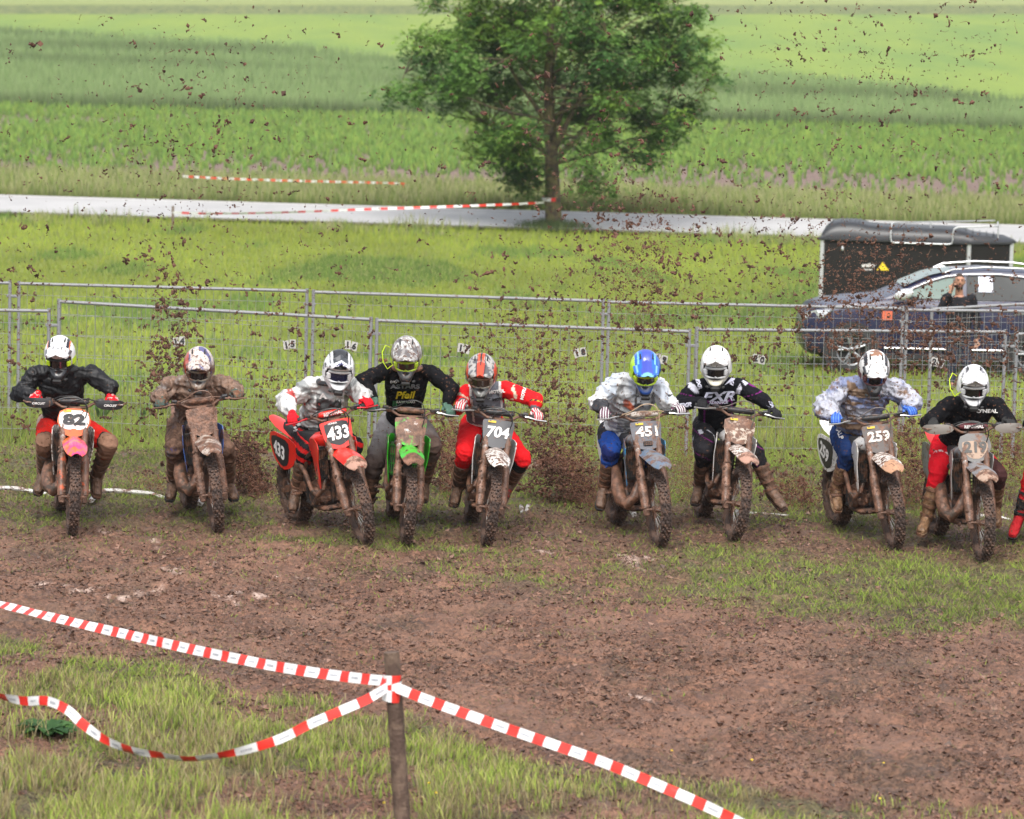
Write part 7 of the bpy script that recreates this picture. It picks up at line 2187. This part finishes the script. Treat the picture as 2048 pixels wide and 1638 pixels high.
# ================================================================== MAN ON THE PHONE
def build_man():
    Z = 52.0
    base = W(1918, 772, Z); g = float(prof(Z))
    root = empty('person', 'bearded man in a black polo shirt talking on a phone beside the car', 'person', loc=(base.x, Z, g))
    root.matrix_basis = Matrix.Translation((base.x, Z, g))
    q = lambda u, v, d=0: W(u, v, Z + d)
    head = q(1919, 562, -.02)
    SL, SR = q(1893, 597), q(1944, 596, .03); EL, ER = q(1879, 622, -.06), q(1954, 640, .04)
    HL, HR = q(1903, 580, -.13), q(1953, 683, -.03)
    hips = q(1918, 676, .02); KL, KR = q(1905, 722, -.02), q(1932, 722, -.02); AL, AR = q(1902, 766, .02), q(1936, 766, .02)
    skin = A(.42, .22, .15)
    mb = MB_()
    mb.ell(head, (.078, .098, .118)); mb.ell(head + Vector((0, -.03, -.075)), (.055, .062, .052)); mb.ell(head + Vector((0, -.102, -.015)), (.013, .020, .024), 8, 6); mb.ell(head + Vector((0, -.088, .03)), (.050, .014, .012), 8, 6)
    for sx in (-1, 1): mb.ell(head + Vector((sx * .080, .01, -.01)), (.012, .024, .034), 8, 6)
    capsule(mb, head + Vector((0, .02, -.08)), (SL + SR) / 2 + Vector((0, .02, .02)), .055, .062)
    mid = (SL + SR) / 2
    rings = []
    for t, w_, d_ in ((-.1, .15, .11), (.2, .155, .115), (.55, .17, .12), (.85, .18, .11), (.98, .15, .09), (1.06, .07, .06)):
        rings.append(ring_ell(hips.lerp(mid, t), Vector((1, 0, 0)), Vector((0, 1, 0)), w_, d_))
    mb.loft(rings)
    for S_, E_, H_ in ((SL, EL, HL), (SR, ER, HR)): capsule(mb, S_, E_, .050, .042); capsule(mb, E_, H_, .042, .027)
    for k, (K_, A_) in enumerate(((KL, AL), (KR, AR))):
        hp = hips + Vector(((-1, 1)[k] * .09, 0, -.02)); capsule(mb, hp, K_, .085, .056); capsule(mb, K_, A_, .055, .038); capsule(mb, A_, A_ + Vector((0, -.15, -.03)), .036, .03)
    # fingers on both hands
    for H_, up_, sd in ((HL, Vector((.25, -.1, 1)), 1), (HR, Vector((0, -.1, -1)), -1)):
        up_.normalize(); la = up_.cross(Vector((0, 1, 0))).normalized(); mb.ell(H_ + up_ * .03, (.034, .022, .042), 10, 8)
        for f in range(4):
            b_ = H_ + up_ * .055 + la * (f - 1.5) * .017
            mb.tube([b_, b_ + up_ * .028 + Vector((.006 * sd, -.010, 0)), b_ + up_ * (.05 - .004 * abs(f - 1.5)) + Vector((.02 * sd, -.004, 0))], [.0095, .009, .007], 7)
        b_ = H_ + up_ * .01 + la * .028; mb.tube([b_, b_ + up_ * .03 + la * .02, b_ + up_ * .055 + la * .02], [.011, .010, .008], 7)
    hd = np.array(head)
    def cf(P):
        C = full(P, tuple(skin)); r = P - hd
        inh = np.linalg.norm(r * A(1, .85, .75), axis=1) < .15
        hair = inh & (((r[:, 2] > .058 + .02 * (n3(P, 40, 2) - .5)) | ((r[:, 1] > .0) & (r[:, 2] > -.03)) | ((np.abs(r[:, 0]) > .066) & (r[:, 2] > .0)) & (r[:, 1] > -.045)) & ~((r[:, 1] < -.06) & (r[:, 2] < .07)))
        put(C, hair, (.05, .038, .032)); put(C, hair & (np.abs(r[:, 0]) > .062), (.16, .14, .13))
        beard = inh & (r[:, 2] < -.052) & (r[:, 1] < .0) & (r[:, 2] > -.13); put(C, beard, (.06, .040, .030))
        put(C, inh & (r[:, 1] < -.06) & (np.abs(r[:, 2] + .066) < .007) & (np.abs(r[:, 0]) < .024), (.32, .12, .10))
        for sx in (-1, 1):
            put(C, inh & (r[:, 1] < -.06) & (np.abs(r[:, 0] - sx * .031) < .013) & (np.abs(r[:, 2] - .010) < .006), (.05, .035, .03)); put(C, inh & (r[:, 1] < -.06) & (np.abs(r[:, 0] - sx * .032) < .020) & (np.abs(r[:, 2] - .032) < .006), (.07, .045, .035))
        return C
    V, Nn, lp, st = remesh(mb, .0075, 2)
    me = np_mesh('body', V - np.array(root.matrix_basis.translation), lp, st, [SKIN_M], col=cf(V), smooth=True); link('body', me, root)
    shirt = cloth_mat('polo_cloth', rough=.85)
    mb = MB_(); rings = []
    for t, w_, d_ in ((-.12, .175, .135), (.2, .175, .135), (.55, .185, .14), (.85, .195, .128), (.98, .165, .105), (1.05, .085, .08)):
        rings.append(ring_ell(hips.lerp(mid, t), Vector((1, 0, 0)), Vector((0, 1, 0)), w_, d_))
    mb.loft(rings)
    for S_, E_, H_ in ((SL, EL, HL), (SR, ER, HR)):
        mb.ell(S_, (.072,) * 3); capsule(mb, S_, E_, .066, .056); capsule(mb, E_, E_.lerp(H_, .80), .056, .040)
    lc = root.matrix_basis.translation
    def cp(P): 
        C = full(P, (.016, .016, .019)); put(C, P[:, 2] > np.array(mid)[2] + .055, (.03, .03, .035)); return C
    jo, jg = garment('polo_shirt', mb, .012, shirt, root, cp, .006, 9, 3, 3)
    bv = bvh_of(jg)
    decal('emblem', '', 1905, 591, 1, bv, WHT_PRINT, root, jo, shape=([(-4, 3), (-2, 3.5), (0, .5), (3, 2.5), (4, 2), (1, -1), (1.5, -4), (0, -4), (-.6, -1)], [(0, 1, 2, 8), (2, 3, 4, 5), (2, 5, 8), (8, 5, 6, 7)]), off=.01)
    mb = MB_(); mb.ell(hips, (.175, .14, .12))
    for k, (K_, A_) in enumerate(((KL, AL), (KR, AR))):
        hp = hips + Vector(((-1, 1)[k] * .09, 0, -.02)); capsule(mb, hp, K_, .105, .078); capsule(mb, K_, A_, .076, .062)
    garment('trousers', mb, .013, cloth_mat('jeans_cloth', rough=.85), root, (.03, .035, .055), .005, 8, 2, 3)
    for A_ in (AL, AR):
        mb = MB_(); mb.loft([ring_ell(A_ + Vector((0, .06 - t, -.04 + h2 * 0)), Vector((1, 0, 0)), Vector((0, 0, 1)), w_, h2, 10) for t, w_, h2 in ((0, .035, .04), (.05, .045, .05), (.14, .048, .04), (.22, .045, .03), (.26, .028, .02))])
        o_ = [Vector(v) - lc for v in mb.V]; mb.V = [tuple(v) for v in o_]; mb.obj('shoe', DARK2_M, root)
    mb = MB_(); mb.box(HL + Vector((.012, -.01, .045)) - lc, (.012, .07, .14), Matrix.Rotation(.2, 3, 'Y'), ch=.003)
    ph = mb.obj('phone', plain('phone_black', (.02, .02, .022), .2, bmp=0), None, label='dark phone held to the ear of the man in the black polo', cat='phone')
    ph.location = lc
    return root
build_man()

# ================================================================== FLYING MUD
FLY_M = mat('flying_mud', (.125, .058, .036), rough=.7, spec=.3, base2=(.06, .028, .018), s2=6, bmp=.4)
def flying():
    rs = np.random.default_rng(5)
    cl = []     # u, v, spread_u, spread_v, n, size, Z, ztol
    def plume(pts, n_, size, Z=33.5, dz=1.5):
        for _ in range(int(n_ * 2.1)):
            t = rs.random() * (len(pts) - 1); i = int(t); f = t - i
            a, b = pts[i], pts[min(i + 1, len(pts) - 1)]
            u = a[0] + (b[0] - a[0]) * f; v = a[1] + (b[1] - a[1]) * f; su = (a[2] + (b[2] - a[2]) * f) * 1.25; sv = (a[3] + (b[3] - a[3]) * f) * 1.15
            cl.append((u + rs.normal() * su, v + rs.normal() * sv, min(size * .72 * rs.lognormal(0, .65), .019), Z + rs.normal() * dz * .5))
    # thin rain of clods over everything above the riders
    for _ in range(4600):
        u, v = rs.uniform(-60, 2110), rs.uniform(-30, 900)
        w_ = .5 + .5 * min(1, v / 450) + (.35 if u > 1000 else 0)
        if rs.random() < w_: cl.append((u, v, .0040 * rs.lognormal(0, .6), rs.uniform(31.0, 40)))
    plume([(340, 140, 30, 60), (420, 60, 120, 40)], 60, .008, 36)
    plume([(420, 130, 90, 60), (390, 330, 120, 60), (360, 500, 90, 60)], 260, .0095, 36)
    plume([(345, 560, 50, 40), (350, 690, 24, 45), (300, 790, 22, 25)], 300, .015, 35, 1)
    plume([(20, 700, 30, 120), (55, 640, 50, 90), (15, 850, 30, 60)], 200, .010, 34.5, 1)
    plume([(610, 560, 60, 60), (575, 740, 55, 60), (545, 840, 40, 40)], 260, .010, 35, 1)
    plume([(980, 640, 60, 50), (1085, 760, 45, 70), (1120, 880, 45, 50)], 380, .0135, 35, 1)
    plume([(880, 880, 20, 60), (905, 980, 20, 30)], 420, .010, 34.3, .6)
    plume([(1085, 900, 30, 40), (1130, 970, 30, 36), (1190, 1035, 26, 12)], 950, .011, 33.8, .6)
    plume([(1230, 430, 70, 60), (1270, 560, 70, 60), (1290, 660, 60, 50)], 430, .0125, 35, 1)
    plume([(1160, 180, 110, 70), (1240, 300, 110, 60), (1200, 400, 90, 40)], 260, .0085, 37)
    plume([(1400, 740, 60, 60), (1560, 700, 60, 50), (1370, 850, 25, 30)], 240, .010, 34.6, 1)
    plume([(1600, 420, 130, 60), (1580, 560, 120, 50)], 300, .009, 35.5)
    plume([(1740, 560, 90, 55), (1790, 640, 110, 50), (1730, 690, 80, 40)], 620, .0115, 35, 1)
    plume([(1960, 680, 70, 50), (1900, 740, 60, 50), (1860, 640, 60, 40)], 340, .0115, 35, 1)
    plume([(1650, 60, 110, 40), (1800, 150, 130, 80), (1760, 320, 150, 60)], 330, .0085, 37)
    plume([(478, 880, 14, 24), (500, 960, 18, 25), (545, 1030, 22, 12), (600, 1058, 24, 6)], 1150, .0115, 34.0, .5)
    plume([(1820, 860, 22, 40), (1830, 960, 30, 40), (1790, 1010, 40, 25)], 420, .009, 34.3, .6)
    plume([(1575, 960, 24, 40), (1630, 1030, 30, 14)], 420, .008, 34.2, .5)
    plume([(2000, 930, 30, 60), (2030, 880, 25, 50)], 220, .008, 34.5, .5)
    plume([(300, 980, 30, 40), (400, 1010, 40, 20)], 160, .007, 34, .5)
    plume([(250, 830, 60, 30), (460, 850, 40, 30), (850, 880, 40, 20)], 240, .009, 35, .6)
    P, R = [], []; strands = []
    for u, v, s_, Z in cl:
        c = np.array(W(u, v, Z))
        if c[2] < float(prof(Z)) + .01: continue
        if 1862 < u < 1975 and 530 < v < 645 and rs.random() < .8: continue
        k = 1 if rs.random() < .35 else int(rs.integers(2, 9))
        d = rs.normal(size=3); d /= np.linalg.norm(d); p = c.copy()
        for _ in range(k):
            P.append(p.copy()); r = s_ * rs.uniform(.35, 1.15)
            R.append(r * rs.uniform(.5, 1.5, 3))
            d = d * .6 + rs.normal(size=3) * .6; d /= np.linalg.norm(d)
            p = p + d * s_ * rs.uniform(.9, 1.8)
        if rs.random() < .32:
            q = [c]; dd = rs.normal(size=3); dd /= np.linalg.norm(dd)
            for _ in range(3):
                dd = dd * .7 + rs.normal(size=3) * .45; dd /= np.linalg.norm(dd); q.append(q[-1] + dd * s_ * rs.uniform(1.2, 2.8))
            strands.append(q)
    clod_mesh('flying_mud', np.array(P), np.array(R), FLY_M, .5, 1.0, label='brown mud clods thrown high into the air by the rear wheels', cat='mud')
    mb = MB_()
    for q in strands: mb.tube(q, [.0022, .0026, .0020, .001], 3, caps=False)
    mb.obj('flying_roots', mat('torn_roots', (.13, .075, .045), rough=.8), None, 0, kind='stuff', label='thin torn roots and stalks flying among the mud clods', cat='roots')
    # fine spray near the wheels
    P, R = [], []
    for (u0, v0, u1, v1, su, sv, n_, sz, Z) in ((470, 900, 560, 1045, 14, 16, 3800, .0030, 34.2), (500, 1020, 600, 1060, 30, 8, 1500, .0030, 33.8), (1120, 900, 1215, 1050, 26, 14, 4600, .0030, 34.0), (1180, 1000, 1225, 1050, 18, 8, 1600, .0026, 33.6), (900, 850, 920, 1040, 16, 22, 2600, .0030, 34.0), (880, 1040, 990, 1070, 40, 9, 1500, .0026, 33.4), (290, 960, 380, 1040, 26, 14, 1700, .0028, 34.2), (1350, 840, 1400, 1050, 24, 30, 2400, .0030, 34.2), (1560, 960, 1640, 1050, 26, 18, 2200, .0030, 34.1), (1800, 850, 1850, 1050, 26, 24, 3400, .0030, 34.2), (1990, 840, 2050, 960, 30, 40, 2600, .0030, 34.5), (60, 960, 110, 1040, 24, 16, 800, .0026, 34), (1060, 640, 1120, 900, 60, 60, 2000, .0034, 35), (1700, 520, 1850, 720, 90, 50, 900, .0036, 35), (1290, 480, 1290, 700, 60, 60, 1500, .0036, 35)):
        for _ in range(int(n_ * 1.7)):
            t = rs.random(); sz_ = sz * 1.45; c = W(u0 + (u1 - u0) * t + rs.normal() * su, v0 + (v1 - v0) * t + rs.normal() * sv, Z + rs.normal() * .35)
            if c.z < float(prof(c.y)): continue
            P.append(tuple(c)); R.append(sz_ * rs.uniform(.5, 1.5, 3))
    clod_mesh('mud_spray', np.array(P), np.array(R), mat('fine_mud', (.17, .070, .038), rough=.8, bmp=0), .4, 1.0, tetra=True, label='fine reddish mud spray fanning out behind the rear wheels', cat='mud')
flying()

X, Y = scatter(26000, 38.4, 44.2, .17, .5)
dens = np.exp(-((Y - 39.4) / .45) ** 2) + .8 * np.exp(-((Y - 42.8) / .6) ** 2) + .12
keep = RNG.random(len(X)) < dens * (.4 + .8 * (fbm(X * 1.2, Y * 1.2, 402, 3) > .45))
X, Y = X[keep], Y[keep]; n_ = len(X)
c = pick([(.18, .25, .03), (.22, .28, .04), (.26, .29, .06), (.20, .17, .07)], n_) * (.7 + .5 * fbm(X, Y, 403, 3)[:, None])
h = RNG.uniform(.07, .22, n_)
blades('fence_line_grass', X, Y, gz(X, Y) - .01, h, RNG.uniform(.008, .014, n_), h * RNG.uniform(.1, .6, n_), c, 2, c * 1.2)

# ================================================================== AIR
hz = bpy.data.materials.new('damp_air'); hz.use_nodes = True
n = hz.node_tree; n.nodes.remove(n.nodes['Principled BSDF'])
pv = N(n, 'VolumePrincipled'); pv.inputs['Color'].default_value = (.93, .95, .97, 1); pv.inputs['Density'].default_value = .00022; pv.inputs['Anisotropy'].default_value = .2
L(n, pv.outputs[0], n.nodes['Material Output'].inputs['Volume'])
mb = MB_(); mb.box((0, 770, 37), (820, 1600, 78))
mb.obj('haze', hz, None, 0, kind='stuff', label='thin damp haze over the far fields', cat='haze')
scene.cycles.volume_bounces = 0
